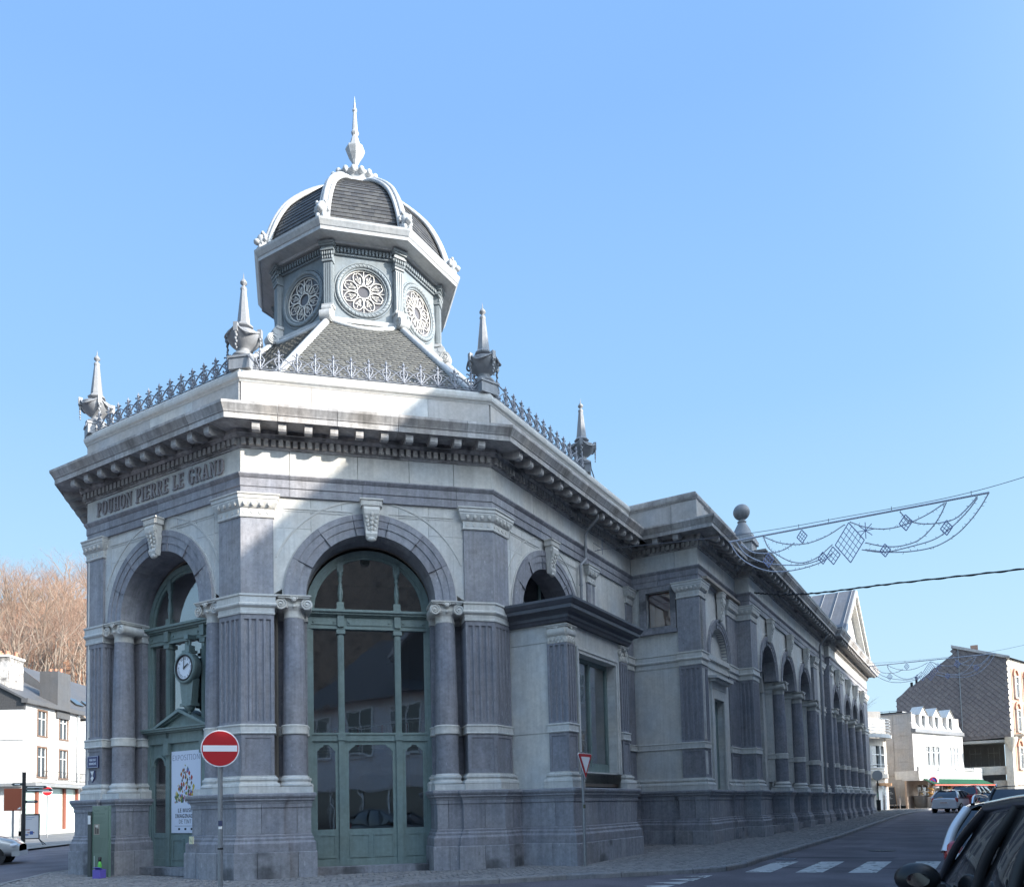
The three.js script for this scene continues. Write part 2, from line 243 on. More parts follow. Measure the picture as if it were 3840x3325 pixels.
// plan outline with four flutes on each straight stretch longer than half a metre
function fluted(path) {
  const r = [path[0]];
  for (let i = 0; i < path.length - 1; i++) {
    const [a, b] = [path[i], path[i + 1]], L = Math.hypot(b[0] - a[0], b[1] - a[1]), dx = (b[0] - a[0]) / L, dz = (b[1] - a[1]) / L;
    if (L > .5) { const n = Math.round((L - .1) / .175), p = (L - .1) / n; for (let k = 0; k < n; k++) for (const [f, d] of [[.16, 0], [.2, .03], [.36, .05], [.64, .05], [.8, .03], [.84, 0]]) { const t = .05 + (k + f) * p; r.push([a[0] + dx * t + dz * d, a[1] + dz * t - dx * d]); } }
    r.push(b);
  }
  return r;
}
const inset = .78;
function pierBody(root, path, flu = true, panels = true) {
  add(root, 'base_moulding', sw(path, pfBase), white);
  add(root, 'dado', sw(path, [[-.02, 2.6], [-.02, 3.69]]), blue);
  if (panels) for (let i = 0; i < path.length - 1; i++) { const [a, b] = [path[i], path[i + 1]], L = Math.hypot(b[0] - a[0], b[1] - a[1]); if (L < .4 || (i === 0 || i === path.length - 2) && path.length > 3) continue; const M = frame(a[0], a[1], (b[0] - a[0]) / L, (b[1] - a[1]) / L); add(root, 'dado_frame', on(shapeGeo([[0.004, 2.604], [L - .004, 2.604], [L - .004, 3.688], [.004, 3.688]], .024, [[[.1, 2.72], [L - .1, 2.72], [L - .1, 3.59], [.1, 3.59]]]).translate(0, 0, -.022), M), blue); }
  add(root, 'band', sw(path, pfBand), white);
  add(root, 'fluted_shaft', merge([sw(flu ? fluted(path) : path, [[0, 4.03], [0, 6.74]]), sw(path, [[0, 3.955], [0, 4.03], [-.08, 4.03]]), sw(path, [[-.08, 6.74], [0, 6.74], [0, 6.87]])]), blue);
  add(root, 'impost', sw(path, pfImp), white);
  add(root, 'upper_shaft', sw(path, [[0, 7.41], [0, 9.47]]), blue2);
  add(root, 'pier_capital', sw(path, pfCapital), white); eggs(root, path, white);
}
function pedestal(root, path) { course(root, 'plinth_stone', path, pfPlinth, [plinthM, blue2], 1.1, .01, .45); add(root, 'plinth_moulding', sw(path, pfSub), blue); course(root, 'pedestal_stone', path, pfDie, [blue, blue2, blue], 1.2); add(root, 'pedestal_cap', sw(path, pfCap), blue2); }
const pw = .84;
for (const i of [1, 2, 3]) {
  const A = i - 1, p = [fp(A, LS - pw, -inset), fp(A, LS - pw), OV[i], fp(i, pw), fp(i, pw, i === 3 ? -.1 : -inset)];
  pierBody(pav, p);
  const n = .26, m = .14;
  const left = [fp(A, LS - 1.76, -1), fp(A, LS - 1.76, m), fp(A, LS - 1.06, m), fp(A, LS - 1.06, n)], right = i === 3 ? [fp(3, 1.0, n), fp(3, 1.0, -.2)] : [fp(i, 1.06, n), fp(i, 1.06, m), fp(i, 1.76, m), fp(i, 1.76, -1)];
  pedestal(pav, [...left, vert(i, n), ...right]);
}
// ionic column: base, drum, band, shaft, capital
const volute = (() => { const pts = []; for (let i = 0; i <= 34; i++) { const a = i / 34 * PI * 4.2, r = .155 * (1 - i / 40); pts.push([Math.cos(a + PI / 2) * r, Math.sin(a + PI / 2) * r, 0]); } return merge([tube(pts, .022, 60, 6), new THREE.SphereGeometry(.04, 10, 8), new THREE.CylinderGeometry(.15, .15, .05, 24).rotateX(PI / 2).translate(0, 0, -.03)]); })();
const shell = (() => { const g = []; for (let i = 0; i < 7; i++) { const a = PI * (i + .5) / 7; g.push(T(new THREE.SphereGeometry(.03, 8, 6), Math.cos(a) * .09, Math.sin(a) * .09, 0)); } g.push(new THREE.SphereGeometry(.07, 10, 8).scale(1, 1, .5)); return merge(g); })();
const ionic = (() => {
  const g = [lathe([[.27, 0], [.285, .02], [.27, .05], [.27, .19], [.30, .21], [.30, .24], [.33, .28], [.36, .34], [.3, .36], [0, .36]], 28)];
  for (let i = 0; i < 10; i++) { const a = i / 10 * 2 * PI; g.push(T(new THREE.SphereGeometry(.045, 7, 6), Math.sin(a) * .33, .29, Math.cos(a) * .33)); }
  g.push(box(-.37, .37, .33, .50, -.3, .3), box(-.42, .42, .5, .545, -.40, .40), box(-.45, .45, .545, .58, -.43, .43));
  for (const s of [-1, 1]) { g.push(T(volute, .34 * s, .34, .36, 0, 0, 0, [s, 1, 1])); g.push(new THREE.CylinderGeometry(.13, .13, .66, 18).rotateX(PI / 2).translate(.34 * s, .34, 0)); }
  g.push(T(shell, 0, .47, .40)); return merge(g);
})();
const colBase = merge([lathe([[0, 2.3], [.42, 2.3], [.44, 2.33], [.43, 2.38], [.38, 2.41], [.37, 2.45], [.40, 2.48], [.39, 2.53], [.345, 2.56], [.335, 2.6], [0, 2.6]], 28), box(-.44, .44, 2.139, 2.3, -.44, .44)]);
const colDrum = lathe([[.325, 2.6], [.32, 3.69]], 28), colBand = lathe([[.3, 3.69], [.345, 3.69], [.36, 3.72], [.345, 3.745], [.345, 3.89], [.36, 3.91], [.36, 3.94], [.32, 3.955], [.2, 3.955]], 28), colShaft = lathe([[.318, 3.955], [.315, 4.6], [.30, 5.6], [.275, 6.7], [.27, 6.83]], 28);
function column(root, M) { const c = grp(root, 'column'); c.applyMatrix4(M); add(c, 'base', colBase, white); add(c, 'drum', colDrum, blue); add(c, 'band', colBand, white); add(c, 'shaft', colShaft, blue); const k = add(c, 'capital', ionic, white); k.position.y = 6.825; return c; }

// console keystone, hanging from the architrave: top block, tapering scroll, leaf drop
const keystone = (() => {
  const side = [[0, 0], [.30, 0], [.34, -.05], [.34, -.16], [.30, -.2], [.36, -.3], [.34, -.42], [.26, -.55], [.2, -.72], [.19, -.86], [.24, -.95], [.2, -1.04], [.1, -1.07], [0, -1.05]];
  const g = shapeGeo(side, .44); g.translate(0, 0, -.22); g.rotateY(-PI / 2);
  { const p = g.attributes.position; for (let i = 0; i < p.count; i++) { const y = p.getY(i); p.setX(i, p.getX(i) * (y > -.18 ? 1.12 : 1.0 + y * .36)); } g.computeVertexNormals(); }
  const e = [g, box(-.30, .30, -.04, 0, 0, .38), box(-.27, .27, -.2, -.04, 0, .33)];
  for (const s of [-1, 1]) { e.push(T(volute, .17 * s, -.36, .30, PI / 2 * s * .35, 0, 0, [.5 * s, .5, .8])); for (let k = 0; k < 4; k++) e.push(T(new THREE.SphereGeometry(.045, 7, 6), s * (.13 - k * .02), -.5 - k * .1, .28 - k * .03, 0, 0, 0, [1, 1.3, .8])); }
  for (let k = 0; k < 5; k++) e.push(T(new THREE.SphereGeometry(.05, 7, 6), 0, -.42 - k * .12, .33 - k * .035, 0, 0, 0, [1, 1.4, .8]));
  for (let k = -4; k <= 4; k++) e.push(box(k * .055 - .014, k * .055 + .014, -.19, -.06, .33, .35));
  e.push(T(new THREE.SphereGeometry(.1, 8, 6), 0, -1.07, .13, 0, 0, 0, [1.3, .8, 1]));
  return merge(e).scale(1.06, 1, .78);
})();
// one voussoir: ring sector with a stepped face
function voussoir(a0, a1, r0, r1, n0, n1) {
  const b = new MB(), steps = [[r0, r0 + (r1 - r0) * .38, n1 - .045], [r0 + (r1 - r0) * .38, r0 + (r1 - r0) * .72, n1 - .02], [r0 + (r1 - r0) * .72, r1, n1]], N = 6;
  for (let i = 0; i < N; i++) {
    const A = a0 + (a1 - a0) * i / N, B = a0 + (a1 - a0) * (i + 1) / N, P = (r, a, z) => [r * Math.cos(a), r * Math.sin(a), z];
    let pz = n0;
    for (const [ra, rb, z] of steps) { b.q(P(ra, A, pz), P(ra, A, z), P(ra, B, z), P(ra, B, pz)); b.q(P(ra, A, z), P(rb, A, z), P(rb, B, z), P(ra, B, z)); pz = z; }
    b.q(P(r1, A, n0), P(r1, B, n0), P(r1, B, n1), P(r1, A, n1));
  }
  for (const [A, f] of [[a0, 1], [a1, 0]]) { const P = (r, z) => [r * Math.cos(A), r * Math.sin(A), z]; b.q(P(r0, n0), P(r1, n0), P(r1, n1), P(r0, n1)); }
  return b.geo();
}
function ringMould(r0, r1, n0, n1, a0 = 0, a1 = PI, N = 40) { const b = new MB(), P = (r, a, z) => [r * Math.cos(a), r * Math.sin(a), z]; for (let i = 0; i < N; i++) { const A = a0 + (a1 - a0) * i / N, B = a0 + (a1 - a0) * (i + 1) / N; b.q(P(r0, A, n1), P(r1, A, n1), P(r1, B, n1), P(r0, B, n1)).q(P(r0, A, n0), P(r0, A, n1), P(r0, B, n1), P(r0, B, n0)).q(P(r1, A, n0), P(r1, B, n0), P(r1, B, n1), P(r1, A, n1)); } return b.geo(); }
const rectHoleArch = (w0, w1, y0, y1, c, r, ys) => [[w0, y0], [c - r, y0], ...(y0 < ys ? [[c - r, ys]] : []), ...arcPts(c, ys, r, PI, 0, 28).slice(1, -1), ...(y0 < ys ? [[c + r, ys]] : []), [c + r, y0], [w1, y0], [w1, y1], [w0, y1]];
// arch in a bay of width L between piers of width e; M is the frame of the bay
const YS = 7.41, RA = 1.755;
function archBay(root, M, L, e, o = {}) {
  const c = L / 2, r = o.r || RA, R = r + .58 * (o.k || 1), Rh = R + .42 * (o.k || 1), ys = YS, hood = Math.min(Rh, c - e - .05);
  { // spandrel ashlar: blocks between vertical joints, the tall outer ones cut once more
    const xs = [e - .06, c - (c - e) * .62, c - (c - e) * .3, c, c + (c - e) * .3, c + (c - e) * .62, L - e + .06], Rr = R - .04, low = (x) => { const d = Math.abs(x - c); return d < Rr ? ys + Math.sqrt(Rr * Rr - d * d) : ys; }, j = .004;
    for (let i = 0; i < xs.length - 1; i++) { const xa = xs[i] + j, xb = xs[i + 1] - j, bot = Array.from({ length: 15 }, (_, k) => xa + (xb - xa) * k / 14).map((x) => [x, low(x)]), mx = Math.max(...bot.map((p) => p[1])), cut = mx < 9.2 ? 9.25 : mx < 9.68 ? 9.69 : 0; const th = () => -.37 + (i % 2) * .0;
      const put2 = (pts) => add(root, 'spandrel_stone', on(shapeGeo(pts, .3 + (i % 2) * .002).translate(0, 0, -.37), M), rnd() < .35 ? white2 : white); const edge = bot.filter((p, k) => k === 0 || k === 14 || p[1] > ys + .001);
      if (cut) { put2([...edge, [xb, cut - j], [xa, cut - j]]); put2([[xa, cut + j], [xb, cut + j], [xb, 10.09], [xa, 10.09]]); } else put2([...edge, [xb, 10.09], [xa, 10.09]]); } }
  const N = o.nv || 7; for (let i = 0; i < N; i++) { const g = voussoir(PI * i / N + .002, PI * (i + 1) / N - .002, r, R, -.5, .03 + (i % 2) * .003); add(root, 'voussoir', on(g.translate(c, ys, 0), M), i % 2 ? blue : blue2); }
  { const q = Math.acos(Math.min(1, hood / Rh)); add(root, 'hood_mould', on(ringMould(Rh - .05, Rh, -.08, -.05, q, PI - q).translate(c, ys, 0), M), white2); add(root, 'arch_fillet', on(ringMould(R, R + .05, -.08, -.045).translate(c, ys, 0), M), white2); }
  for (const s of [-1, 1]) { const x0 = c + s * .5, x1 = s < 0 ? e + .28 : L - e - .28; for (const g of [box(Math.min(x0, x1), Math.max(x0, x1), 9.72, 9.745, -.08, -.058), box(Math.min(x0, x1), Math.max(x0, x1), 9.78, 9.815, -.08, -.05), box(x1 - .02, x1 + .02, 8.2, 9.72, -.08, -.06)]) add(root, 'spandrel_moulding', on(g, M), white2); }
  add(root, 'arch_soffit', on(ringMould(r, r + .03, -1.0, -.49), M.clone().multiply(new THREE.Matrix4().makeTranslation(c, ys, 0))), blue);
  add(root, 'keystone', keystone, white).applyMatrix4(M.clone().multiply(new THREE.Matrix4().makeTranslation(c, 10.085, .02)));
}
for (const f of [1, 2]) {
  const M = fm(f); archBay(pav, M, LS, pw);
  for (const s of [0, 1]) {
    const X = (t) => s ? LS - t : t, seg = (a, b) => s ? [b, a] : [a, b];
    const path = s ? [fp(f, LS - 1.71, -1.05), fp(f, LS - 1.71, -.74), fp(f, LS - .7, -.74)] : [fp(f, .7, -.74), fp(f, 1.71, -.74), fp(f, 1.71, -1.05)];
    add(pav, 'jamb', sw(path, [[0, 2.6], [0, 3.69]]), blue); add(pav, 'jamb', sw(path, [[0, 3.955], [0, 6.87]]), blue); add(pav, 'jamb_band', sw(path, pfBand), white); add(pav, 'jamb_impost', sw(path, pfImp), white); add(pav, 'jamb_base', sw(path, pfBase), white);
    column(pav, M.clone().multiply(new THREE.Matrix4().makeTranslation(X(1.36), 0, -.36)));
  }
}
// ----- glazed door screens, 0.95 m behind the wall face
const BAL = lathe([[.05, 0], [.07, .02], [.07, .14], [.05, .17], [.04, .22], [.055, .28], [.075, .5], [.05, .75], [.035, .82], [.06, .86], [.06, .92], [.045, .95], [.08, 1.05], [.08, 1.1]], 14);
function doorScreen(f, kind) {
  const M = fm(f), c = LS / 2, z0 = -1.02, add_ = (n, g, m = green) => add(scr, n, g, m), scr = grp(pav, 'door_screen'); scr.applyMatrix4(M.clone().multiply(new THREE.Matrix4().makeTranslation(c, 0, z0)));
  const hw = 1.76, m1 = .80, mw = .085, b = (x0, x1, y0, y1, za = -.06, zb = .05) => box(x0, x1, y0, y1, za, zb);
  const yT0 = 6.74, yT1 = 7.27, yL0 = 3.58, yL1 = 3.80, yb = .12;
  for (const s of [-1, 1]) add_('stile', merge([b(s > 0 ? hw - .14 : -hw, s > 0 ? hw : -hw + .14, yb, 7.4, -.08, .09), b(s > 0 ? hw - .2 : -hw + .14, s > 0 ? hw - .14 : -hw + .2, yb, 7.3, -.06, .04)]));
  for (const s of [-1, 1]) add_('mullion', merge([b(s * m1 - mw, s * m1 + mw, yb, yT0, -.08, .08), b(s * m1 - .06, s * m1 + .06, 3.9, 6.6, .08, .1), b(s * m1 - .035, s * m1 - .02, 4, 6.5, .1, .115), b(s * m1 + .02, s * m1 + .035, 4, 6.5, .1, .115), b(s * m1 - .12, s * m1 + .12, 6.6, 6.72, -.06, .14), b(s * m1 - .11, s * m1 + .11, 3.6, 3.78, -.06, .11)]));
  add_('transom', merge([b(-hw, hw, yT0, 6.80, -.08, .1), b(-hw, hw, 6.80, 7.10, -.08, .06), b(-hw, hw, 7.10, 7.14, -.08, .12), b(-hw, hw, 7.14, 7.2, -.08, .2), b(-hw, hw, 7.2, 7.27, -.08, .26), ...[-1, 0, 1].map((i) => b(i * 1.27 - (i ? .36 : .62), i * 1.27 + (i ? .36 : .62), 6.86, 7.04, .06, .085)), ...[-1, 1].map((s) => b(s * m1 - .09, s * m1 + .09, 6.8, 7.12, .06, .16)), ...[-1.55, -.98, -.56, .56, .98, 1.55].map((x) => T(new THREE.CylinderGeometry(.035, .035, .03, 12).rotateX(PI / 2), x, 6.95, .1))]));
  if (kind !== 'clock') add_('lower_transom', merge([b(-hw, hw, yL0, yL1, -.08, .07), b(-hw, hw, yL1 - .04, yL1 + .015, -.08, .1)]));
  // arched fanlight
  add_('fanlight_frame', T(merge([ringMould(1.60, 1.76, -.08, .06), ringMould(1.52, 1.60, -.05, .02)]), 0, 7.27, 0));
  for (const s of [-1, 1]) { const p = add_('baluster', merge([BAL, T(box(-.09, .09, 1.1, 1.42, -.04, .06), 0, 0, 0), box(-.11, .11, -.02, .06, -.09, .1), box(-.1, .1, .0, .22, -.05, .09)])); p.position.set(s * m1, 7.29, .0); }
  for (const [a, d] of [[-1.6, -m1 - .02], [-m1 + .02, m1 - .02], [m1 + .02, 1.6]]) { const pts = [[a, 7.26]]; for (let i = 0; i <= 14; i++) { const x = d + (a - d) * i / 14; pts.push([x, 7.27 + Math.sqrt(Math.max(0, 1.6 * 1.6 - x * x))]); } pts.splice(1, 0, [d, 7.26]); add_('fanlight_pane', shapeGeo(pts, .004).translate(0, 0, -.02), glass); }
  const bays = [[-hw + .17, -m1 - mw + .01], [-m1 + mw - .01, m1 - mw + .01], [m1 + mw - .01, hw - .17]];
  bays.forEach(([a, d], i) => {
    if (kind !== 'clock') add_('upper_pane', T(box(a, d, yL1, 6.75, -.022, -.018), 0, 0, 0, 0, .004 * (i - 1)), glass);
    else if (i !== 1) add_('upper_pane', box(a, d, 4.2, 6.75, -.022, -.018), glass); else { for (const s of [0, 1]) add_('upper_pane', box(s ? .06 : a, s ? d : -.06, 4.5, 6.75, -.022, -.018), glass); add_('glazing_bar', b(-.06, .06, 4.4, 6.75)); }
    const leaf = (L0, L1) => { // lower leaf: rails, glass with an eared top, sunk panel
      const w = L1 - L0, mid = (L0 + L1) / 2, fr = .11, top = yL0, g0 = 1.13;
      const ear = [[L0 + fr, g0], [L1 - fr, g0], [L1 - fr, top - .27], [L1 - fr - .05, top - .25], [L1 - fr - .07, top - .2], [L1 - fr - .16, top - .15], [L1 - fr - .18, top - .1], [L0 + fr + .18, top - .1], [L0 + fr + .16, top - .15], [L0 + fr + .07, top - .2], [L0 + fr + .05, top - .25], [L0 + fr, top - .27]];
      add_('leaf_frame', shapeGeo([[L0, yb], [L1, yb], [L1, top], [L0, top]], .07, [ear]).translate(0, 0, -.05));
      add_('leaf_pane', box(L0 + .05, L1 - .05, g0 - .04, top - .05, -.012, -.008), glass);
      const np = w > 1.1 ? 2 : 1; for (let k = 0; k < np; k++) { const p0 = L0 + .09 + k * (w - .12) / np + .02, p1 = L0 + .06 + (k + 1) * (w - .12) / np - .04; add_('panel_moulding', shapeGeo([[p0, .34], [p1, .34], [p1, 1.0], [p0, 1.0]], .02, [[[p0 + .05, .39], [p1 - .05, .39], [p1 - .05, .95], [p0 + .05, .95]]]).translate(0, 0, .02)); }
      add_('kick_rail', b(L0, L1, yb, .3, .02, .045));
    };
    if (kind !== 'clock') leaf(a, d);
    else if (i === 1) { // solid double door with the poster, lintel panel above
      add_('door_leaf', merge([b(a, d, yb, 1.04, -.05, .03), b(a, d, 1.04, 3.75, -.05, .01), ...[0, 1].map((k) => shapeGeo([[a + .1 + k * .7, .3], [a + .62 + k * .7, .3], [a + .62 + k * .7, .93], [a + .1 + k * .7, .93]], .02, [[[a + .15 + k * .7, .35], [a + .57 + k * .7, .35], [a + .57 + k * .7, .88], [a + .15 + k * .7, .88]]]).translate(0, 0, .03))]));
    } else { // side light with an arched head
      const mid = (a + d) / 2, rad = (d - a) / 2 - .1; add_('side_light_frame', shapeGeo([[a, yb], [d, yb], [d, 3.75], [a, 3.75]], .07, [[[mid - rad, 1.1], [mid + rad, 1.1], ...arcPts(mid, 3.1, rad, 0, PI, 14)], [[a + .1, .34], [d - .1, .34], [d - .1, .95], [a + .1, .95]]]).translate(0, 0, -.05));
      add_('side_light_arch', T(ringMould(rad, rad + .07, -.02, .06), mid, 3.1, 0)); add_('side_light_pane', box(a, d, 1.05, 3.7, -.014, -.01), glass); add_('side_panel', b(a + .05, d - .05, .3, 1.0, -.04, 0));
    }
  });
  if (kind === 'clock') { // entablature and pediment over the door
    add_('door_entablature', merge([b(-hw, hw, 3.75, 4.06, -.08, .1), b(-hw, hw, 4.06, 4.10, -.08, .2), b(-hw, hw, 4.10, 4.16, -.08, .3), b(-hw, hw, 4.16, 4.2, -.08, .34), ...[-1, 1].map((s) => b(s * m1 - .1, s * m1 + .1, 3.4, 3.76, .0, .16))]));
    const tri = (w, h, y, t) => shapeGeo([[-w, y], [w, y], [0, y + h]], t);
    add_('door_pediment', merge([tri(1.12, .44, 4.2, .14), shapeGeo([[-1.22, 4.2], [-1.04, 4.2], [0, 4.62], [1.04, 4.2], [1.22, 4.2], [0, 4.72]], .34), shapeGeo([[-1.1, 4.2], [-.98, 4.2], [0, 4.58], [.98, 4.2], [1.1, 4.2], [0, 4.64]], .24)]));
  }
  add_('threshold', b(-1.72, 1.72, -.3, .12, -.2, .5), plinthM);
}
doorScreen(2, 'tall'); doorScreen(1, 'clock');
// hidden faces, inner shell, floor and flat roof: they close the building and keep the hall dim
for (const f of [0, 3, 4, 5, 6, 7]) { const w = f === 3 ? null : 1; if (w) add(pav, 'rear_wall', on(merge([box(-.1, LS + .1, -.6, 10.09, -.45, -.06)]), fm(f)), white2); if (w) add(pav, 'rear_pilaster', on(box(-.02, .6, 2.2, 10.08, -.06, 0), fm(f)), blue); }
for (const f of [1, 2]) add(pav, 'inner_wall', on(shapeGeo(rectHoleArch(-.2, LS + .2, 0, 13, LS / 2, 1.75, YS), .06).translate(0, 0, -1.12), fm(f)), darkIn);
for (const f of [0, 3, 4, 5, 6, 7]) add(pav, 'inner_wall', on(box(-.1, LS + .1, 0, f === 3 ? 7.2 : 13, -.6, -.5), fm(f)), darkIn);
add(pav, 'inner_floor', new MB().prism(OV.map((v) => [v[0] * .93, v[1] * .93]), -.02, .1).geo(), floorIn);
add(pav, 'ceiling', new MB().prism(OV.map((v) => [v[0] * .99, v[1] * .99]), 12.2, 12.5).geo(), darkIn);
// display furniture glimpsed inside
{ const m = mat([.45, .42, .38], { roughness: .7 }), r = mat([.35, .08, .04], { roughness: .7 }); add(pav, 'inner_gallery', merge([box(-6, 6, 4.0, 4.12, -1.5, -1.3), box(-6, 6, 4.9, 4.96, -1.5, -1.4)]), m); for (let i = 0; i < 40; i++) add(pav, 'inner_baluster', box(-5.8 + i * .3, -5.74 + i * .3, 4.12, 4.9, -1.47, -1.42), i % 4 ? m : r); }
// ---------- street face of the pavilion: half-hidden arch, bay window, pilasters ----------
{
  const M = fm(3); archBay(pav, M, LS, pw);
  add(pav, 'arch_pane', on(shapeGeo([[LS / 2 - 1.8, 7.2], ...arcPts(LS / 2, YS, 1.8, PI, 0, 24), [LS / 2 + 1.8, 7.2]], .004).translate(0, 0, -.8), M), glassD);
  add(pav, 'arch_glazing', on(merge([box(LS / 2 - .86, LS / 2 - .76, 7.2, 9.1, -.85, -.75), box(LS / 2 + .76, LS / 2 + .86, 7.2, 9.1, -.85, -.75)]), M), green);
  add(pav, 'side_wall', on(merge([box(0, 1.0, 2.1, 7.43, -.4, -.06), box(LS - 1.2, 10.62, -.3, 10.09, -.4, -.06)]), M), white);
  // narrow pilasters at the far end of the pavilion
  for (const t of [LS - .45, 10.0]) { const p = [fp(3, t, -.1), fp(3, t), fp(3, t + .62), fp(3, t + .62, -.1)]; pedestal(pav, [fp(3, t - .1, -.1), fp(3, t - .1, .05), fp(3, t + .66, .05), fp(3, t + .66, -.1)]); pierBody(pav, p, false, false); }
  const lp = [fp(3, LS - .4, -.06), fp(3, 10.62, -.06)]; for (const [n, pf, m] of [['wall_band', pfBand, white], ['wall_impost', pfImp, white], ['wall_base', pfBase, white]]) add(pav, n, sw(lp, pf), m); pedestal(pav, lp);
  add(pav, 'downpipe', merge([tube([[AP + .62, 11.7, -2.6], [AP + .6, 11.5, -2.6], [AP + .22, 11.15, -2.6], [AP + .14, 10.95, -2.6]], .055, 20, 8), rod([AP + .14, 10.98, -2.6], [AP + .14, 10.3, -2.6], .055), tube([[AP + .14, 10.3, -2.6], [AP + .14, 10.15, -2.58], [AP + .08, 9.9, -2.3], [AP + .08, 9.7, -2.28]], .055, 16, 8), rod([AP + .08, 9.75, -2.28], [AP + .08, 7.5, -2.28], .055), ...[10.6, 9.2, 8.2].map((y) => T(new THREE.CylinderGeometry(.07, .07, .04, 10), AP + (y > 10 ? .14 : .08), y, y > 10 ? -2.6 : -2.28))]), urnM);
  add(pav, 'cable_bracket', merge([rod([AP, 10.78, -3.7], [AP + .35, 10.78, -3.7], .015), rod([AP + .3, 10.6, -3.7], [AP + .3, 11.15, -3.7], .012), rod([AP, 11.05, -3.6], [AP + .3, 10.8, -3.7], .01)]), iron);
  // bay window
  const z0 = 2.55, z1 = -1.95, X = 10.09, path = [[AP - .2, z0], [X, z0], [X, z1], [AP - .2, z1]];
  const bay = grp(pav, 'bay_window'), pp = [[AP - .2, z0 + .1], [X + .12, z0 + .1], [X + .12, z1 - .1], [AP - .2, z1 - .1]];
  pedestal(bay, pp);
  const pil = (a, b, c) => { const p = [a, b, c].filter(Boolean); return p; };
  const w = .56, P1 = [[X - .62, z0 - .06], [X - .62, z0], [X, z0], [X, z0 - w], [X - .08, z0 - w]], P2 = [[X - .08, z1 + w], [X, z1 + w], [X, z1], [X - .62, z1], [X - .62, z1 + .06]];
  for (const p of [P1, P2]) {
    add(bay, 'base_moulding', sw(p, pfBase), white); add(bay, 'dado', sw(p, [[-.02, 2.6], [-.02, 3.69]]), blue); add(bay, 'band', sw(p, pfBand), white);
    for (let i = 1; i < 3; i++) { const [a, b] = [p[i], p[i + 1]], L = Math.hypot(b[0] - a[0], b[1] - a[1]); add(bay, 'dado_frame', on(shapeGeo([[.004, 2.604], [L - .004, 2.604], [L - .004, 3.688], [.004, 3.688]], .024, [[[.08, 2.7], [L - .08, 2.7], [L - .08, 3.6], [.08, 3.6]]]).translate(0, 0, -.022), frame(a[0], a[1], (b[0] - a[0]) / L, (b[1] - a[1]) / L)), blue); }
    add(bay, 'fluted_shaft', merge([sw(fluted(p), [[0, 4.02], [0, 6.16]]), sw(p, [[0, 3.955], [0, 4.02], [-.08, 4.02]]), sw(p, [[-.08, 6.16], [0, 6.16], [0, 6.24]])]), blue);
  }
  for (const [x, z, ry] of [[X, z0 - w / 2, PI / 2], [X - .31, z0, 0], [X, z1 + w / 2, PI / 2]]) { const k = add(bay, 'pilaster_capital', merge([T(ionic, 0, 0, -.3, 0, 0, 0, [.76, .9, .82]), ...Array.from({ length: 9 }, (_, i) => T(new THREE.SphereGeometry(.05, 7, 6), (i - 4) * .06, .06 + (i % 2) * .07, .0, 0, 0, 0, [.7, 1.5, .8])), box(-.29, .29, 0, .2, -.3, .0)]), white); k.position.set(x, 6.22, z); k.rotation.y = ry; }
  // walls of the bay: solid returns, front with a deep window opening
  const F = frame(X, z0, 0, -1), L = z0 - z1, wa = .80, wb = L - .98;
  add(bay, 'front_wall', on(shapeGeo([[0.08, 2.58], [L - .08, 2.58], [L - .08, 6.8], [.08, 6.8]], .3, [[[wa, 2.62], [wb, 2.62], [wb, 6.02], [wa, 6.02]]]).translate(0, 0, -.36), F), white);
  for (const z of [z0, z1]) { const s = z === z0 ? -1 : 1; add(bay, 'return_wall', box(AP - .3, X - .06, 2.1, 3.7, z + s * .06, z + s * .36), white); add(bay, 'return_wall', box(AP - .3, X - .06, 3.705, 3.95, z + s * .045, z + s * .36), white2); add(bay, 'return_wall', box(AP - .3, X - .06, 3.953, 6.28, z + s * .06, z + s * .36), white); add(bay, 'return_wall', box(AP - .3, X - .06, 6.285, 6.8, z + s * .045, z + s * .36), white); }
  add(bay, 'window_architrave', on(merge([shapeGeo([[wa - .16, 2.62], [wa, 2.62], [wa, 6.02], [wb, 6.02], [wb, 2.62], [wb + .16, 2.62], [wb + .16, 6.2], [wa - .16, 6.2]], .06).translate(0, 0, -.055), shapeGeo([[wa - .16, 2.62], [wa - .1, 2.62], [wa - .1, 6.12], [wb + .1, 6.12], [wb + .1, 2.62], [wb + .16, 2.62], [wb + .16, 6.2], [wa - .16, 6.2]], .09).translate(0, 0, -.055)]), F), white);
  add(bay, 'window_frame', on(merge([shapeGeo([[wa, 2.62], [wb, 2.62], [wb, 6.02], [wa, 6.02]], .08, [[[wa + .1, 2.9], [wb - .1, 2.9], [wb - .1, 5.9], [wa + .1, 5.9]]]), box((wa + wb) / 2 - .05, (wa + wb) / 2 + .05, 2.8, 5.95, 0, .1)]).translate(0, 0, -.4), F), green);
  for (const [a, b] of [[wa, (wa + wb) / 2], [(wa + wb) / 2, wb]]) add(bay, 'window_pane', on(box(a, b, 2.8, 6, -.372, -.368), F), glass);
  const rp = [[AP - .2, z0 + .04], [X + .04, z0 + .04], [X + .04, z1 - .04], [AP - .2, z1 - .04]];
  add(bay, 'bay_roof', merge([sw(rp, [[-.4, 6.79], [.02, 6.79], [.05, 6.86], [.09, 6.9], [.09, 6.98], [.16, 7.05], [.3, 7.1], [.3, 7.2], [.33, 7.22], [.4, 7.32], [.4, 7.39], [.36, 7.4], [-.5, 7.44]]), box(AP - .2, X - .2, 7.3, 7.43, z1 + .2, z0 - .2)]), leadD);
  add(bay, 'bay_floor', box(AP - .3, X - .3, 2.2, 2.3, z1 + .1, z0 - .1), floorIn); add(bay, 'bay_back', box(AP - .6, AP - .5, 2.2, 7.4, z1, z0), mat([.35, .36, .36]));
}
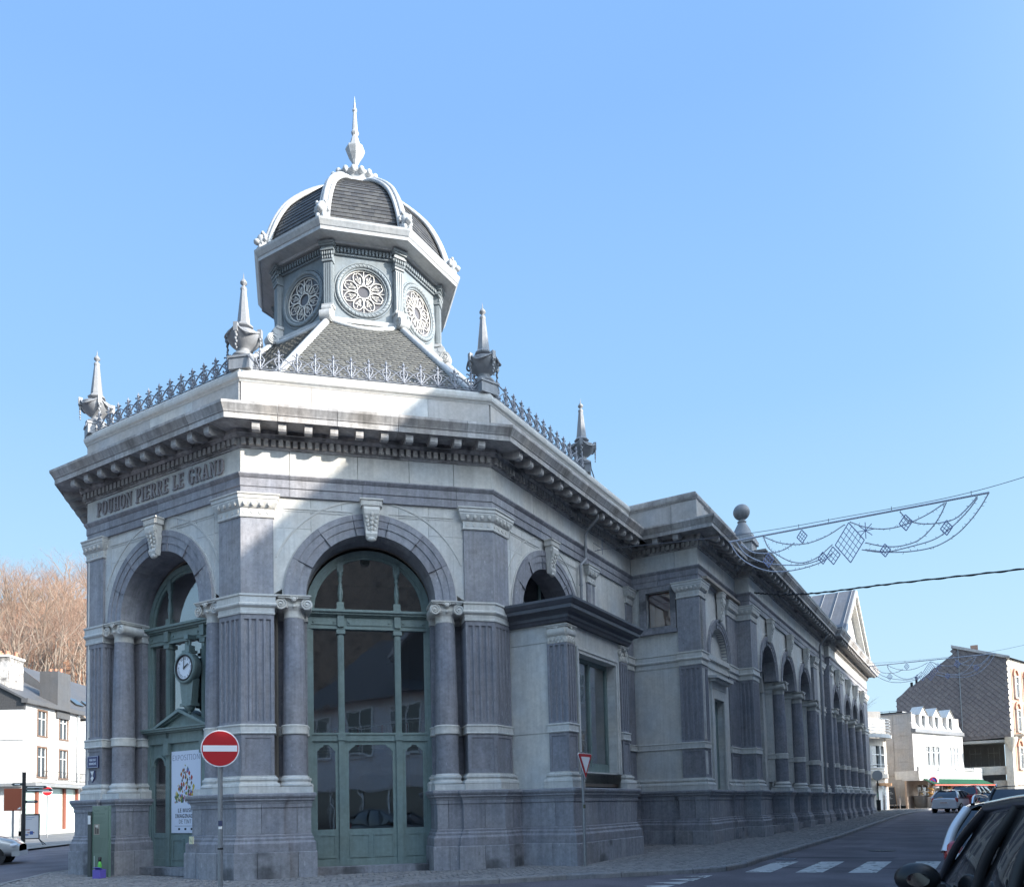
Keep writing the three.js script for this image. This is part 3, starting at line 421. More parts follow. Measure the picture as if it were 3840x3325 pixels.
// ---------- wing: end wall facing the square, corner pier, blind bay ----------
{
  const Zf = (x, n) => [x, ZR + n];
  add(wing, 'end_wall', on(shapeGeo([[AP - .4, -.3], [XW, -.3], [XW, 10.09], [AP - .4, 10.09]], .3, [[[8.85, 8.48], [9.86, 8.48], [9.86, 9.9], [8.85, 9.9]]]).translate(0, 0, -.42), frame(0, ZR, 1, 0)), white);
  add(wing, 'attic_window_frame', on(shapeGeo([[8.6, 8.3], [10.06, 8.3], [10.06, 10.08], [8.6, 10.08]], .1, [[[8.87, 8.5], [9.84, 8.5], [9.84, 9.88], [8.87, 9.88]]]).translate(0, 0, -.115), frame(0, ZR, 1, 0)), plinthM);
  add(wing, 'attic_window_sill', on(box(8.55, 10.1, 8.22, 8.36, -.1, .06), frame(0, ZR, 1, 0)), blue);
  add(wing, 'attic_window_pane', on(box(8.8, 9.9, 8.45, 9.95, -.25, -.246), frame(0, ZR, 1, 0)), glass);
  add(wing, 'attic_room', on(merge([box(8.4, 10.2, 8.3, 10, -2.2, -2.1), box(8.4, 8.5, 8.3, 10, -2.2, -.42), box(8.4, 10.2, 8.3, 8.4, -2.2, -.4), box(10.1, 10.2, 8.3, 10, -2.2, -.42), box(8.4, 10.2, 9.95, 10, -2.2, -.42)]), frame(0, ZR, 1, 0)), mat([.62, .24, .09], { roughness: .8 }));
  const lp = [[AP, ZR - .12], [XW - .6, ZR - .12]]; for (const [n, pf] of [['wall_band', pfBand], ['wall_impost', pfImp], ['wall_base', pfBase]]) add(wing, n, sw(lp, pf), white); pedestal(wing, [[AP, ZR - .08], [XW - .8, ZR - .08]]);
  // corner pier, then the blind arch with a door below, then the pier at the step
  const pier = (pa, ped) => { pierBody(wing, pa); pedestal(wing, ped); };
  pier([[XW - .86, ZR - .2], [XW - .86, ZR], [XW, ZR], [XW, ZR - .82], [XW - .2, ZR - .82]], [[XW - 1.0, ZR - .2], [XW - 1.0, ZR + .14], [XW + .14, ZR + .14], [XW + .14, ZR - 1], [XW - .2, ZR - 1]]);
  pier([[XW - .1, -11.05], [XW, -11.05], [XW, ZS + .001], [XA, ZS], [XA, ZS - 1.1], [XA - .3, ZS - 1.1]], [[XW - .1, -10.9], [XW + .06, -10.9], [XW + .06, ZS + .14], [XA + .14, ZS + .14], [XA + .14, ZS - 1.25], [XA - .3, ZS - 1.25]]);
  const F = frame(XW, ZR, 0, -1), c = 2.6, r = 1.25;
  add(wing, 'blind_bay_wall', on(shapeGeo(rectHoleArch(.8, 3.9, 7.41, 10.09, c, r, 7.41), .3).translate(0, 0, -.36), F), white);
  add(wing, 'blind_arch_infill', on(box(c - 1.3, c + 1.3, 7.3, 8.8, -.32, -.26), F), white2);
  for (let i = 0; i < 5; i++) add(wing, 'voussoir', on(voussoir(PI * i / 5 + .003, PI * (i + 1) / 5 - .003, r, r + .36, -.3, .04).translate(c, 7.41, 0), F), i % 2 ? blue : blue2);
  add(wing, 'keystone', keystone, white).applyMatrix4(F.clone().multiply(new THREE.Matrix4().makeTranslation(c, 10.085, 0)).multiply(new THREE.Matrix4().makeScale(.85, 1, 1)));
  add(wing, 'door_bay_wall', on(shapeGeo([[.8, -.3], [3.9, -.3], [3.9, 7.41], [.8, 7.41]], .3, [[[1.5, 2.15], [2.9, 2.15], [2.9, 5.72], [1.5, 5.72]]]).translate(0, 0, -.36), F), white);
  add(wing, 'door_surround', on(merge([shapeGeo([[1.2, 2.15], [1.5, 2.15], [1.5, 5.72], [2.9, 5.72], [2.9, 2.15], [3.2, 2.15], [3.2, 6.1], [1.2, 6.1]], .12).translate(0, 0, -.1), box(1.2, 3.2, 6.1, 6.36, -.1, .04), box(1.1, 3.3, 6.36, 6.46, -.1, .2), box(1.02, 3.38, 6.46, 6.58, -.1, .3)]), F), white2);
  add(wing, 'side_window', on(merge([box(1.5, 2.9, 2.2, 5.72, -.34, -.28)]), F), green);
  add(wing, 'blind_bay_impost', on(merge([box(.8, 3.9, 6.87, 7.0, -.1, .0), box(.8, 3.9, 7.0, 7.2, -.1, -.03), box(.8, 3.9, 7.2, 7.4, -.1, .05)]), F), white);
  pedestal(wing, [[XW - .05, ZR - .9], [XW - .05, -11]]); add(wing, 'wall_base', sw([[XW - .06, ZR - 2.95 - .3], [XW - .06, -11.05]], pfBase), white);
  // arcades
  const bay = (X, zc, half, r, opts = {}) => { // one arch of the arcade between z = zc +- half
    const F = frame(X, zc + half, 0, -1), L = 2 * half, ys = YS;
    add(wing, 'arcade_spandrel', on(shapeGeo(rectHoleArch(0, L, ys, 10.09, half, r + .3, ys), .28).translate(0, 0, -.35), F), white);
    for (let i = 0; i < 5; i++) add(wing, 'voussoir', on(voussoir(PI * i / 5 + .003, PI * (i + 1) / 5 - .003, r, r + .4, -.6, .03 + (i % 2) * .004).translate(half, ys, 0), F), i % 2 ? blue : blue2);
    add(wing, 'hood_mould', on(ringMould(r + .5, r + .55, -.08, -.02).translate(half, ys, 0), F), white2);
    add(wing, 'keystone', keystone, white).applyMatrix4(F.clone().multiply(new THREE.Matrix4().makeTranslation(half, 10.085, 0)));
    // inner order: white arch and piers, then the glazing
    add(wing, 'inner_arch', on(shapeGeo(rectHoleArch(0, L, 1.0, 10, half, r - .22, ys - .12), .35).translate(0, 0, -1.0), F), white);
    add(wing, 'inner_impost', on(merge([box(half - r + .1, half - r + .28, 6.87, 7.3, -1.02, -.62), box(half + r - .28, half + r - .1, 6.87, 7.3, -1.02, -.62)]), F), white2);
    add(wing, 'window_pane', on(box(half - r, half + r, 1, 9, -1.2, -1.195), F), glassD);
    add(wing, 'window_frame', on(merge([box(half - .5, half - .42, 1, 9, -1.22, -1.1), box(half + .42, half + .5, 1, 9, -1.22, -1.1), box(half - r, half + r, 6.9, 7.2, -1.22, -1.05), box(half - r, half + r, 3.6, 3.8, -1.22, -1.08), box(half - r, half + r, 1, 1.2, -1.22, -1.05)]), F), green);
    pedestal(wing, [[X - .5, zc + half], [X - .5, zc - half]]); add(wing, 'arcade_step', on(box(0, L, -.3, .55, -.6, .08), F), plinthM);
  };
  const post = (X, z) => { // column before a pier between two arches
    column(wing, frame(X - .12, z, 0, -1)); const h = .42, pa = [[X - .7, z + h], [X - .34, z + h], [X - .34, z - h], [X - .7, z - h]];
    add(wing, 'arcade_pier', merge([sw(pa, [[0, 2.6], [0, 6.87]])]), white); add(wing, 'arcade_pier_impost', sw(pa, pfImp), white); add(wing, 'arcade_pier_band', sw(pa, pfBand), white);
    pedestal(wing, [[X - .6, z + .46], [X + .3, z + .46], [X + .3, z - .46], [X - .6, z - .46]]);
  };
  const flat = (X, za, zb, flu = true) => { pierBody(wing, [[X - .3, za], [X, za], [X, zb], [X - .3, zb]], flu); pedestal(wing, [[X - .3, za + .1], [X + .16, za + .1], [X + .16, zb - .1], [X - .3, zb - .1]]); };
  for (const z of [-15.85, -20.25, -24.65]) bay(XA, z, 2.2, 1.46);
  post(XA, -18.05); post(XA, -22.45); post(XA, -26.75); flat(XA, -27.4, -28.5);
  flat(XE, ZE1, ZE1 - .01 + .0 - .9 + .0, false); add(wing, 'return_pier', box(XA - .3, XE, -.3, 10.08, ZE1 + .002, ZE1 + .3), blue);
  add(wing, 'arcade_wall', merge([box(XA - .4, XA - .05, -.3, 10.09, ZE1, -28.4)]), white); flat(XA, -29.6, -30.8);
  bay(XE, -33.8, 1.75, 1.35); post(XE, -32.15); flat(XE, -35.5, -36.7);
  for (const z of [-38.75, -42.35, -45.95]) bay(XE, z, 1.8, 1.3); post(XE, -37.0); post(XE, -40.55); post(XE, -44.15); flat(XE, -47.7, -49.0, false); flat(XE, -49.1, ZE2, false);
  add(wing, 'far_end_wall', box(3, XE - .1, -.3, 10.09, ZE2, ZE2 + .3), white); add(wing, 'back_wall', box(2.6, 3, -.3, 12, ZE2, ZR - 2), white2); add(wing, 'arcade_hall_wall', box(6, 6.2, 0, 12, ZE2, -8), darkIn); add(wing, 'hall_floor', box(3, 11, -.1, .1, ZE2 + .2, ZR - .4), floorIn); add(wing, 'hall_ceiling', box(3, 11.2, 10.2, 10.3, ZE2 + .2, ZR - .4), darkIn); add(wing, 'room_divider', box(6, 10.6, 0, 10.2, -12.9, -12.6), darkIn);
  for (const [z, X] of [[-28.95, XA]]) add(wing, 'downpipe', merge([tube([[X + .6, 11.6, z], [X + .5, 11.4, z], [X + .2, 11.0, z], [X + .16, 10.7, z]], .07, 16, 8), rod([X + .16, 10.8, z], [X + .16, .3, z], .07), rod([X + .16, 2.2, z], [X + .16, .2, z], .1)]), urnM);
  // frieze, dentils and modillions along the wing
  runDetail(wing, [AP, ZR], [XW, ZR], { m0: .9, m1: 2.5, e0: -.15, par: 1 }); runDetail(wing, [XW, ZR], [XW, ZS], { m0: .1, m1: 4.4, e1: -.1, par: 1 }); runDetail(wing, [XW, ZS], [XA, ZS], { m0: 0, m1: .5 });
  runDetail(wing, [XA, ZS], [XA, ZE1], { m0: .2 }); runDetail(wing, [XE, ZE1], [XE, ZE2], { m0: .2 });
  // attic parapet, low roofs, ball finial, end pediment
  add(wing, 'attic_coping', sw([[AP - .3, ZR], [XW, ZR], [XW, ZS], [XW - 1.5, ZS]], pfParC), corn);
  add(wing, 'attic_pier', merge([sw([[XW - .9, ZR + .0], [XW - .9, ZR + .05], [XW + .05, ZR + .05], [XW + .05, ZR - .9], [XW, ZR - .9]], pfParD)]), cornW);
  add(wing, 'low_roof', new MB().prism([[3, ZR - .2], [XW - .2, ZR - .2], [XW - .2, ZS + .1], [3, ZS + .1]], 12.2, 13.3).geo(), slate[1]);
  { const b = new MB(), y0 = 12.2, y1 = 14.6, xm = 7; b.q([XE - .4, y0, ZE2 + .5], [XE - .4, y0, ZS - .5], [xm, y1, ZS - 2], [xm, y1, ZE2 + 2]).q([2.6, y0, ZS - .5], [2.6, y0, ZE2 + .5], [xm, y1, ZE2 + 2], [xm, y1, ZS - 2]).t([XE - .4, y0, ZS - .5], [2.6, y0, ZS - .5], [xm, y1, ZS - 2]).t([2.6, y0, ZE2 + .5], [XE - .4, y0, ZE2 + .5], [xm, y1, ZE2 + 2]); add(wing, 'hall_roof', b.geo(), slate[0]); }
  add(wing, 'gutter_lead', sw([[XA, ZS], [XA, ZE1], [XE, ZE1], [XE, ZE2]], [[.7, 12.2], [.99, 12.17], [1.0, 12.25], [.7, 12.32], [.2, 12.45]]), leadM);
  const bf = grp(wing, 'ball_finial'); bf.position.set(10.98, 0, -14.3); add(bf, 'block', merge([box(-.5, .5, 12.2, 13.3, -.5, .5), box(-.58, .58, 13.3, 13.5, -.58, .58), box(-.52, .52, 13.5, 13.62, -.52, .52)]), corn); add(bf, 'ball', lathe([[0.5, 13.62], [.5, 13.75], [.42, 13.8], [.36, 14.0], [.2, 14.3], [.16, 14.35], [.2, 14.38], [.2, 14.43], [.14, 14.46], [.13, 14.52], ...arcPts(0, 14.86, .37, -1.2, PI / 2, 14)], 24), leadM);
  const gb = grp(wing, 'pediment_gable'), gz = -39.2, hw = 6.2, yb = 12.2, yt = 16.3; gb.position.set(0, 0, gz);
  const Fg = frame(XE + .45, hw, 0, -1);
  add(gb, 'tympanum', on(shapeGeo([[.5, yb], [2 * hw - .5, yb], [hw, yt - .4]], .3).translate(0, 0, -.5), Fg), white);
  add(gb, 'raking_cornice', on(merge([shapeGeo([[-.3, yb], [.5, yb], [hw, yt - .45], [2 * hw - .5, yb], [2 * hw + .3, yb], [hw, yt + .1]], .75).translate(0, 0, -.5), shapeGeo([[-.3, yb + .05], [0, yb], [hw, yt - .12], [2 * hw, yb], [2 * hw + .3, yb + .05], [hw, yt + .16]], .95).translate(0, 0, -.5)]), Fg), white);
  add(gb, 'gable_roof', new MB().q([XE + .8, yb + .05, hw + .4], [XE + .8, yt + .2, 0], [4, yt + .2, 0], [4, yb + .05, hw + .4]).q([XE + .8, yt + .2, 0], [XE + .8, yb + .05, -hw - .4], [4, yb + .05, -hw - .4], [4, yt + .2, 0]).geo(), S_([.2, .21, .235], tPlain, .75, .002)); for (let i = 0; i < 7; i++) add(gb, 'roof_seam', rod([XE + .6 - i * .9, yb + .1, hw + .38], [XE + .6 - i * .9, yt + .22, 0], .03, 5), leadM);
}
// ---------- urns with obelisks on the parapet corners ----------
const urnParts = (() => {
  const bowl = lathe([[.26, 13.86], [.34, 13.88], [.36, 13.93], [.33, 13.98], [.22, 14.03], [.17, 14.1], [.2, 14.16], [.3, 14.22], [.42, 14.32], [.5, 14.44], [.52, 14.52], [.5, 14.55], [.4, 14.58], [.2, 14.62], [.16, 14.66]], 24);
  const neck = lathe([[.16, 14.64], [.13, 14.7], [.15, 14.73], [.17, 14.75]], 16);
  const spire = merge([lathe([[.15, 14.72], [.29, 14.76], [.3, 14.79], [.2, 14.88], [.195, 14.95], [.09, 15.84], [0, 15.84]], 8, true), lathe([[.09, 15.83], [.105, 15.87], [.09, 15.92], [.04, 15.95], [.035, 15.98], [.1, 16.03], [.105, 16.07], [.06, 16.14], [.02, 16.18], [.015, 16.24], [0, 16.36]], 12)]);
  const swag = []; for (let k = 0; k < 4; k++) { const a = k * PI / 2; const x = Math.cos(a), z = Math.sin(a); const g = [box(-.06, .06, 14.42, 14.66, .46, .58)]; for (let i = 0; i < 6; i++) g.push(T(new THREE.SphereGeometry(.05 - i * .004, 6, 5), (i % 2 - .5) * .03, 14.4 - i * .085, .53 - i * .002, 0, 0, 0, [1, 1.2, .8])); g.push(tube([[.06, 14.56, .52], [.25, 14.42, .47], [.40, 14.42, .38], [.52, 14.56, .06]], .03, 12, 5)); swag.push(T(merge(g), 0, 0, 0, a)); }
  return { block: merge([box(-.33, .33, 13.5, 13.8, -.33, .33), box(-.36, .36, 13.8, 13.86, -.36, .36)]), bowl, neck, spire, swag: merge(swag) };
})();
for (const i of [0, 1, 2, 3, 4]) { const u = grp(pav, 'urn'), v = vert(i, -.22); u.position.set(v[0], 0, v[1]); u.rotation.y = -Math.atan2(v[1], v[0]) + PI / 2; u.scale.set(.9, 1, .9); add(u, 'block', urnParts.block, leadM); add(u, 'bowl', urnParts.bowl, urnM); add(u, 'neck', urnParts.neck, urnM); add(u, 'obelisk', urnParts.spire, urnM); add(u, 'swag', urnParts.swag, urnM); }
// ---------- iron cresting ----------
const crestU = (() => { // one finial with its half of the interlaced arches; pitch 0.49
  const p = .49, r = .027, y = 13.5; const arch = (w, h, x0) => { const q = []; for (let i = 0; i <= 12; i++) { const t = i / 12; q.push([x0 + w * t, y + h * Math.sin(PI * t), 0]); } return tube(q, r * .8, 18, 5); };
  const sc = (s) => { const q = []; for (let i = 0; i <= 14; i++) { const a = i / 14 * 4.6, R = .1 * (1 - i / 18); q.push([s * (.13 + Math.cos(a + 2.6) * R), y + .17 + Math.sin(a + 2.6) * R, 0]); } return tube(q, r * .75, 20, 5); };
  return merge([rod([0, y, 0], [0, y + .82, 0], r, 6), T(new THREE.ConeGeometry(.042, .2, 6), 0, y + .94, 0), T(new THREE.SphereGeometry(.035, 8, 6), 0, y + .8, 0), ...[-1, 1].map((s) => tube([[0, y + .66, 0], [s * .05, y + .74, 0], [s * .1, y + .8, 0], [s * .12, y + .76, 0]], r * .8, 10, 5)), arch(2 * p, .62, 0), T(box(-.06, .06, y + .4, y + .44, -.03, .03), 0, 0, 0), sc(1), sc(-1), ...[-1, 1].map((s) => tube([[0, y + .12, 0], [s * .07, y + .3, 0], [s * .1, y + .48, 0], [s * .03, y + .64, 0]], r * .8, 10, 5)), box(-.25, .25, y + .0, y + .03, -.02, .02), T(new THREE.SphereGeometry(.05, 8, 6), 0, y + .06, 0)]).translate(0, -y, 0).scale(1.05, .6, 1).translate(0, y, 0);
})();
for (const f of [0, 1, 2, 3]) { const n = 12, t0 = .52, step = (LS - 2 * t0) / n, dx = FD[f][0], dz = FD[f][1], ry = Math.atan2(-dz, dx); for (let i = 0; i <= n; i++) { const p = fp(f, t0 + i * step, -.03); put(pav, 'crest_finial', crestU, iron, p[0], .06, p[1], ry); } }
// ---------- slate hip roof below the lantern ----------
const LX = .32, LZ = -.2; // lantern axis
const dirv = (k) => { const a = (22.5 + 45 * k) * PI / 180; return [Math.cos(a), Math.sin(a)]; };
const oct = (R, y, k) => { const d = dirv(k); return [LX + d[0] * R, y, LZ + d[1] * R]; };
const RB = 8.05, YB = 13.55, RT = 3.15, YT = 18.42;
// small slate with thickness, unit size, bottom edge shaped
const slateG = (pointed) => { const o = pointed ? [[-.5, 0], [-.5, -.72], [-.25, -1], [.25, -1], [.5, -.72], [.5, 0]] : [[-.5, 0], [-.5, -1], [.5, -1], [.5, 0]]; const s = shapeGeo(o, 1); return clean(s); };
const slP = slateG(true), slR = slateG(false);
let slateCount = 0;
// lay slates on a planar strip given two rails L(t), R(t) from bottom to top; individual meshes while the budget lasts, else collected
function laySlates(rails, rows, wide, pick, mats, geoS, parent, single, thick = .014) {
  const bins = mats.map(() => []);
  for (let r = 0; r < rows; r++) {
    const t0 = r / rows, t1 = (r + 1) / rows, A = new THREE.Vector3(...rails(0, t0)), B = new THREE.Vector3(...rails(1, t0)), A1 = new THREE.Vector3(...rails(0, t1)), B1 = new THREE.Vector3(...rails(1, t1));
    const w = B.distanceTo(A), w1 = B1.distanceTo(A1), n = Math.max(1, Math.round((w + w1) / 2 / wide)), X = B.clone().sub(A).normalize();
    const mid0 = A.clone().add(B).multiplyScalar(.5), mid1 = A1.clone().add(B1).multiplyScalar(.5), Y = mid1.clone().sub(mid0), hgt = Y.length(); Y.normalize(); const N = X.clone().cross(Y).normalize(), Yt = Y.clone().addScaledVector(N, -.02 / hgt * 1).normalize(), Nn = X.clone().cross(Yt);
    const s = (r % 2) * .5;
    for (let i = 0; i < n; i++) {
      const f = (i + .5 + (s - .25)) / n; if (f < 0 || f > 1) continue;
      const c = A1.clone().lerp(B1, f).addScaledVector(Y, .03).addScaledVector(N, rr(.0, .005)); const m = new THREE.Matrix4().makeBasis(X.clone().multiplyScalar(w / n * .96), Yt.clone().multiplyScalar(hgt + .055), Nn.clone().multiplyScalar(thick)).setPosition(c);
      const k = Math.floor(rnd() * mats.length);
      if (single && slateCount < 300 && pick(r, i, n)) { const o = new THREE.Mesh(geoS, mats[k]); o.name = 'slate'; o.castShadow = o.receiveShadow = true; o.applyMatrix4(m); parent.add(o); slateCount++; } else bins[k].push(m);
    }
  }
  bins.forEach((b, k) => { if (!b.length) return; const im = new THREE.InstancedMesh(geoS, mats[k], b.length); b.forEach((m, i) => im.setMatrixAt(i, m)); im.name = 'slates'; im.userData.kind = 'stuff'; im.castShadow = im.receiveShadow = true; parent.add(im); });
}
const roof = grp(pav, 'hip_roof');
for (let k = 0; k < 8; k++) {
  const a = k, b = (k + 7) % 8; // corners: left when seen from outside is the higher angle
  const P0 = oct(RB, YB, a), P1 = oct(RB, YB, b), Q0 = oct(RT, YT, a), Q1 = oct(RT, YT, b);
  const L = (s, t) => { const A = s ? P1 : P0, B = s ? Q1 : Q0; return [0, 1, 2].map((i) => A[i] + (B[i] - A[i]) * t); };
  add(roof, 'roof_boarding', new MB().q(P0, P1, Q1, Q0).geo(), slate[1]);
  if (k <= 3 || k === 7) laySlates(L, 34, .27, () => false, slateLow, slP, roof, false);
  const hd = (u, v, r, m, nm) => add(roof, nm, rod(u, v, r, 8, r), m);
  hd([P0[0], P0[1] + .05, P0[2]], [Q0[0], Q0[1] + .05, Q0[2]], .12, zinc, 'hip_lead');
  // scalloped lead apron under the drum
  const ap = []; for (let i = 0; i <= 16; i++) { const f = i / 16, sag = .12 + .62 * Math.sin(PI * f); const A = L(0, 1), B = L(1, 1), C = L(0, 1 - sag / 7), D = L(1, 1 - sag / 7); ap.push([[0, 1, 2].map((q) => A[q] + (B[q] - A[q]) * f + (q === 1 ? .06 : 0)), [0, 1, 2].map((q) => C[q] + (D[q] - C[q]) * f + (q === 1 ? .06 : 0))]); }
  add(roof, 'lead_apron', tube(ap.map((x) => x[1]), .085, 30, 6), zinc);
}
// ---------- octagonal lantern ----------
const LYB = 18.3, LYT = 20.62, LR = 3.12; // drum wall circumradius
const lant = grp(pav, 'lantern_drum');
const octPath = (R) => Array.from({ length: 8 }, (_, i) => { const p = oct(R, 0, 8 - i); return [p[0], p[2]]; });
for (let k = 0; k < 8; k++) {
  const A = oct(LR, 0, k), B = oct(LR, 0, k - 1), L = Math.hypot(B[0] - A[0], B[2] - A[2]), M = frame(A[0], A[2], (B[0] - A[0]) / L, (B[2] - A[2]) / L), c = L / 2, yc = 19.62;
  add(lant, 'drum_wall', on(shapeGeo([[0, LYB], [L, LYB], [L, 21.15], [0, 21.15]], .14, [arcPts(c, yc, .80, 0, 2 * PI, 40).slice(0, -1)]).translate(0, 0, -.16), M), zincW);
  add(lant, 'oculus_wreath', on(T(merge([new THREE.TorusGeometry(.90, .075, 8, 48), new THREE.TorusGeometry(1.01, .03, 6, 48), new THREE.TorusGeometry(.80, .03, 6, 48), ...Array.from({ length: 40 }, (_, i) => T(new THREE.SphereGeometry(.05, 6, 5), Math.cos(i * PI / 20) * .90, Math.sin(i * PI / 20) * .90, .05, 0, 0, i * PI / 20 + .8, [1.5, .7, .7]))]), c, yc, 0), M), zincW);
  add(lant, 'oculus_pane', on(T(new THREE.CylinderGeometry(.8, .8, .006, 40).rotateX(PI / 2), c, yc, -.09), M), frost);
  // tracery: rings, eight spokes and curled petals
  const tr = [new THREE.TorusGeometry(.225, .02, 6, 28), new THREE.TorusGeometry(.76, .022, 6, 40)];
  for (let i = 0; i < 8; i++) { const a = i * PI / 4, R = (x, y) => [x * Math.cos(a) - y * Math.sin(a), x * Math.sin(a) + y * Math.cos(a), 0]; if (i % 2 === 0) tr.push(rod(R(.23, 0), R(.77, 0), .013, 5)); const o = PI / 8, Q = (x, y) => { const b = a + o; return [x * Math.cos(b) - y * Math.sin(b), x * Math.sin(b) + y * Math.cos(b), 0]; }; for (const s of [-1, 1]) { tr.push(tube([Q(.23, s * .02), Q(.34, s * .13), Q(.5, s * .17), Q(.64, s * .12), Q(.7, s * .04), Q(.66, s * .0)], .017, 20, 5)); tr.push(tube([Q(.3, s * .02), Q(.42, s * .05), Q(.52, s * .1), Q(.5, s * .04), Q(.46, s * .05)], .013, 14, 4)); } tr.push(rod(Q(.3, 0), Q(.62, 0), .012, 4)); }
  add(lant, 'oculus_tracery', on(T(merge(tr), c, yc, -.05), M), trac);
  // base roll and sill
  add(lant, 'drum_sill', on(merge([box(-.02, L + .02, 18.3, 18.5, -.1, .12), box(-.02, L + .02, 18.5, 18.56, -.1, .07)]), M), zinc);
  add(lant, 'drum_dentils', on(merge([box(0, L, 20.82, 20.86, -.1, .06), box(0, L, 20.86, 21.06, -.1, .04), ...Array.from({ length: 17 }, (_, i) => box(.16 + i * (L - .32) / 17, .16 + (i + .6) * (L - .32) / 17, 20.88, 21.05, .04, .13))]), M), zincW);
  // fluted corner pilaster on a scroll, with a leafy capital and block
  const d = dirv(k), ry = -Math.atan2(d[1], d[0]) + PI / 2, P = grp(lant, 'corner_pilaster'); P.position.set(LX + d[0] * (LR + .0), 0, LZ + d[1] * (LR + .0)); P.rotation.y = ry;
  const fl = []; const w = .3; fl.push(box(-w / 2, w / 2, 18.92, 20.48, -.25, .1)); for (let i = 0; i < 4; i++) fl.push(box(-w / 2 + .015 + i * .075, -w / 2 + .06 + i * .075, 18.98, 20.42, .1, .125));
  for (const s of [-1, 1]) for (let i = 0; i < 2; i++) fl.push(box(s > 0 ? w / 2 : -w / 2 - .02, s > 0 ? w / 2 + .02 : -w / 2, 18.98, 20.42, -.14 + i * .12, -.06 + i * .12));
  const lv = [box(-.19, .19, 20.28, 20.34, -.25, .15), box(-.17, .17, 20.34, 20.64, -.25, .12), box(-.24, .24, 20.64, 20.7, -.25, .2), box(-.2, .2, 20.7, 20.8, -.25, .16), box(-.25, .25, 20.8, 20.86, -.25, .22), box(-.28, .28, 20.86, 20.94, -.25, .26)]; for (let i = 0; i < 5; i++) for (let j = 0; j < 2; j++) lv.push(T(new THREE.SphereGeometry(.055, 6, 5), -.16 + i * .08, 20.42 + j * .12, .13 + j * .03, 0, 0, 0, [.7, 1.4, .9])); for (const s of [-1, 1]) lv.push(T(volute, s * .19, 20.58, .14, 0, 0, 0, [.45 * s, .45, .7]));
  const sc = [new THREE.CylinderGeometry(.2, .2, .36, 18).rotateZ(PI / 2).translate(0, 18.42, .3), new THREE.CylinderGeometry(.13, .13, .34, 14).rotateZ(PI / 2).translate(0, 18.74, .16), box(-.16, .16, 18.3, 18.86, -.2, .2), box(-.2, .2, 18.84, 18.94, -.25, .18), ...[-1, 1].map((s) => T(volute, s * .19, 18.42, .3, s * PI / 2, 0, 0, 1.1))];
  add(P, 'fluted_shaft', merge(fl), zincW); add(P, 'leaf_capital', merge(lv).translate(0, .2, 0), zincW); add(P, 'scroll', merge(sc), zinc);
}
add(lant, 'drum_floor', new MB().prism(octPath(LR), 18.2, 18.3).geo(), darkIn); add(lant, 'drum_ceiling', new MB().prism(octPath(LR), 21.15, 21.25).geo(), darkIn);
add(pav, 'lantern_eaves', sw(octPath(3.42), [[-.6, 21.14], [-.1, 21.14], [-.06, 21.2], [.36, 21.22], [.38, 21.19], [.42, 21.19], [.43, 21.3], [.46, 21.32], [.51, 21.4], [.55, 21.46], [.57, 21.53], [.5, 21.55], [-.6, 21.75]], true), zinc);
// dome: eight curved slated fields between lead ribs
const dprof = [[3.5, 21.56], [3.43, 22.0], [3.28, 22.5], [3.08, 23.0], [2.76, 23.58], [2.36, 24.06], [1.9, 24.5], [1.45, 24.86], [1.05, 25.1], [.8, 25.2]];
const dAt = (t) => { const f = t * (dprof.length - 1), i = Math.min(dprof.length - 2, Math.floor(f)), u = f - i, c = (j) => dprof[cl(j, 0, dprof.length - 1)], cr = (k) => { const [a, b, d, e] = [c(i - 1)[k], c(i)[k], c(i + 1)[k], c(i + 2)[k]]; return .5 * (2 * b + (d - a) * u + (2 * a - 5 * b + 4 * d - e) * u * u + (3 * b - a - 3 * d + e) * u * u * u); }; return [cr(0), cr(1)]; };
const dome = grp(pav, 'dome');
for (const k of [2, 1, 3, 0, 4, 5, 6, 7]) {
  const kb = (k + 7) % 8, rails = (s, t) => { const [R, y] = dAt(t); return oct(R, y, s ? kb : k); }, b = new MB();
  for (let i = 0; i < 18; i++) b.q(rails(0, i / 18), rails(1, i / 18), rails(1, (i + 1) / 18), rails(0, (i + 1) / 18)); add(dome, 'dome_boarding', b.geo(), slate[1]);
  laySlates(rails, 26, .22, () => true, slate, slR, dome, k === 2, .02);
  const rib = (dr, side, r) => tube(Array.from({ length: 14 }, (_, i) => { const [R, y] = dAt(i / 13), d = dirv(k), p = oct(R + dr, y, k); return [p[0] - d[1] * side, p[1] + dr * .3, p[2] + d[0] * side]; }), r, 40, 8);
  const rg = grp(dome, 'dome_rib'); add(rg, 'rib_roll', merge([rib(.08, .14, .075), rib(.08, -.14, .075), rib(.14, 0, .1)]), zinc);
  // lion mask at the foot of the rib
  const d = dirv(k), q = oct(3.72, 0, k), lion = merge([T(new THREE.SphereGeometry(.2, 10, 8), 0, 21.98, .05, 0, 0, 0, [1, 1.2, .8]), T(new THREE.SphereGeometry(.13, 8, 6), 0, 21.88, .2, 0, 0, 0, [1, .8, 1]), ...[-1, 1].map((s) => T(new THREE.SphereGeometry(.07, 6, 5), s * .15, 22.18, .05)), ...Array.from({ length: 9 }, (_, i) => T(new THREE.SphereGeometry(.075, 6, 5), Math.cos(i * PI / 8) * .22, 21.95 + Math.sin(i * PI / 8) * .24, -.02)), box(-.17, .17, 21.55, 21.85, -.25, .08), ...[-1, 1].map((s) => T(new THREE.SphereGeometry(.09, 6, 5), s * .1, 21.66, .12, 0, 0, 0, [1, 1.3, 1]))]);
  const lo = add(dome, 'lion_mask', lion, zinc); lo.position.set(q[0], 0, q[2]); lo.rotation.y = -Math.atan2(d[1], d[0]) + PI / 2;
}
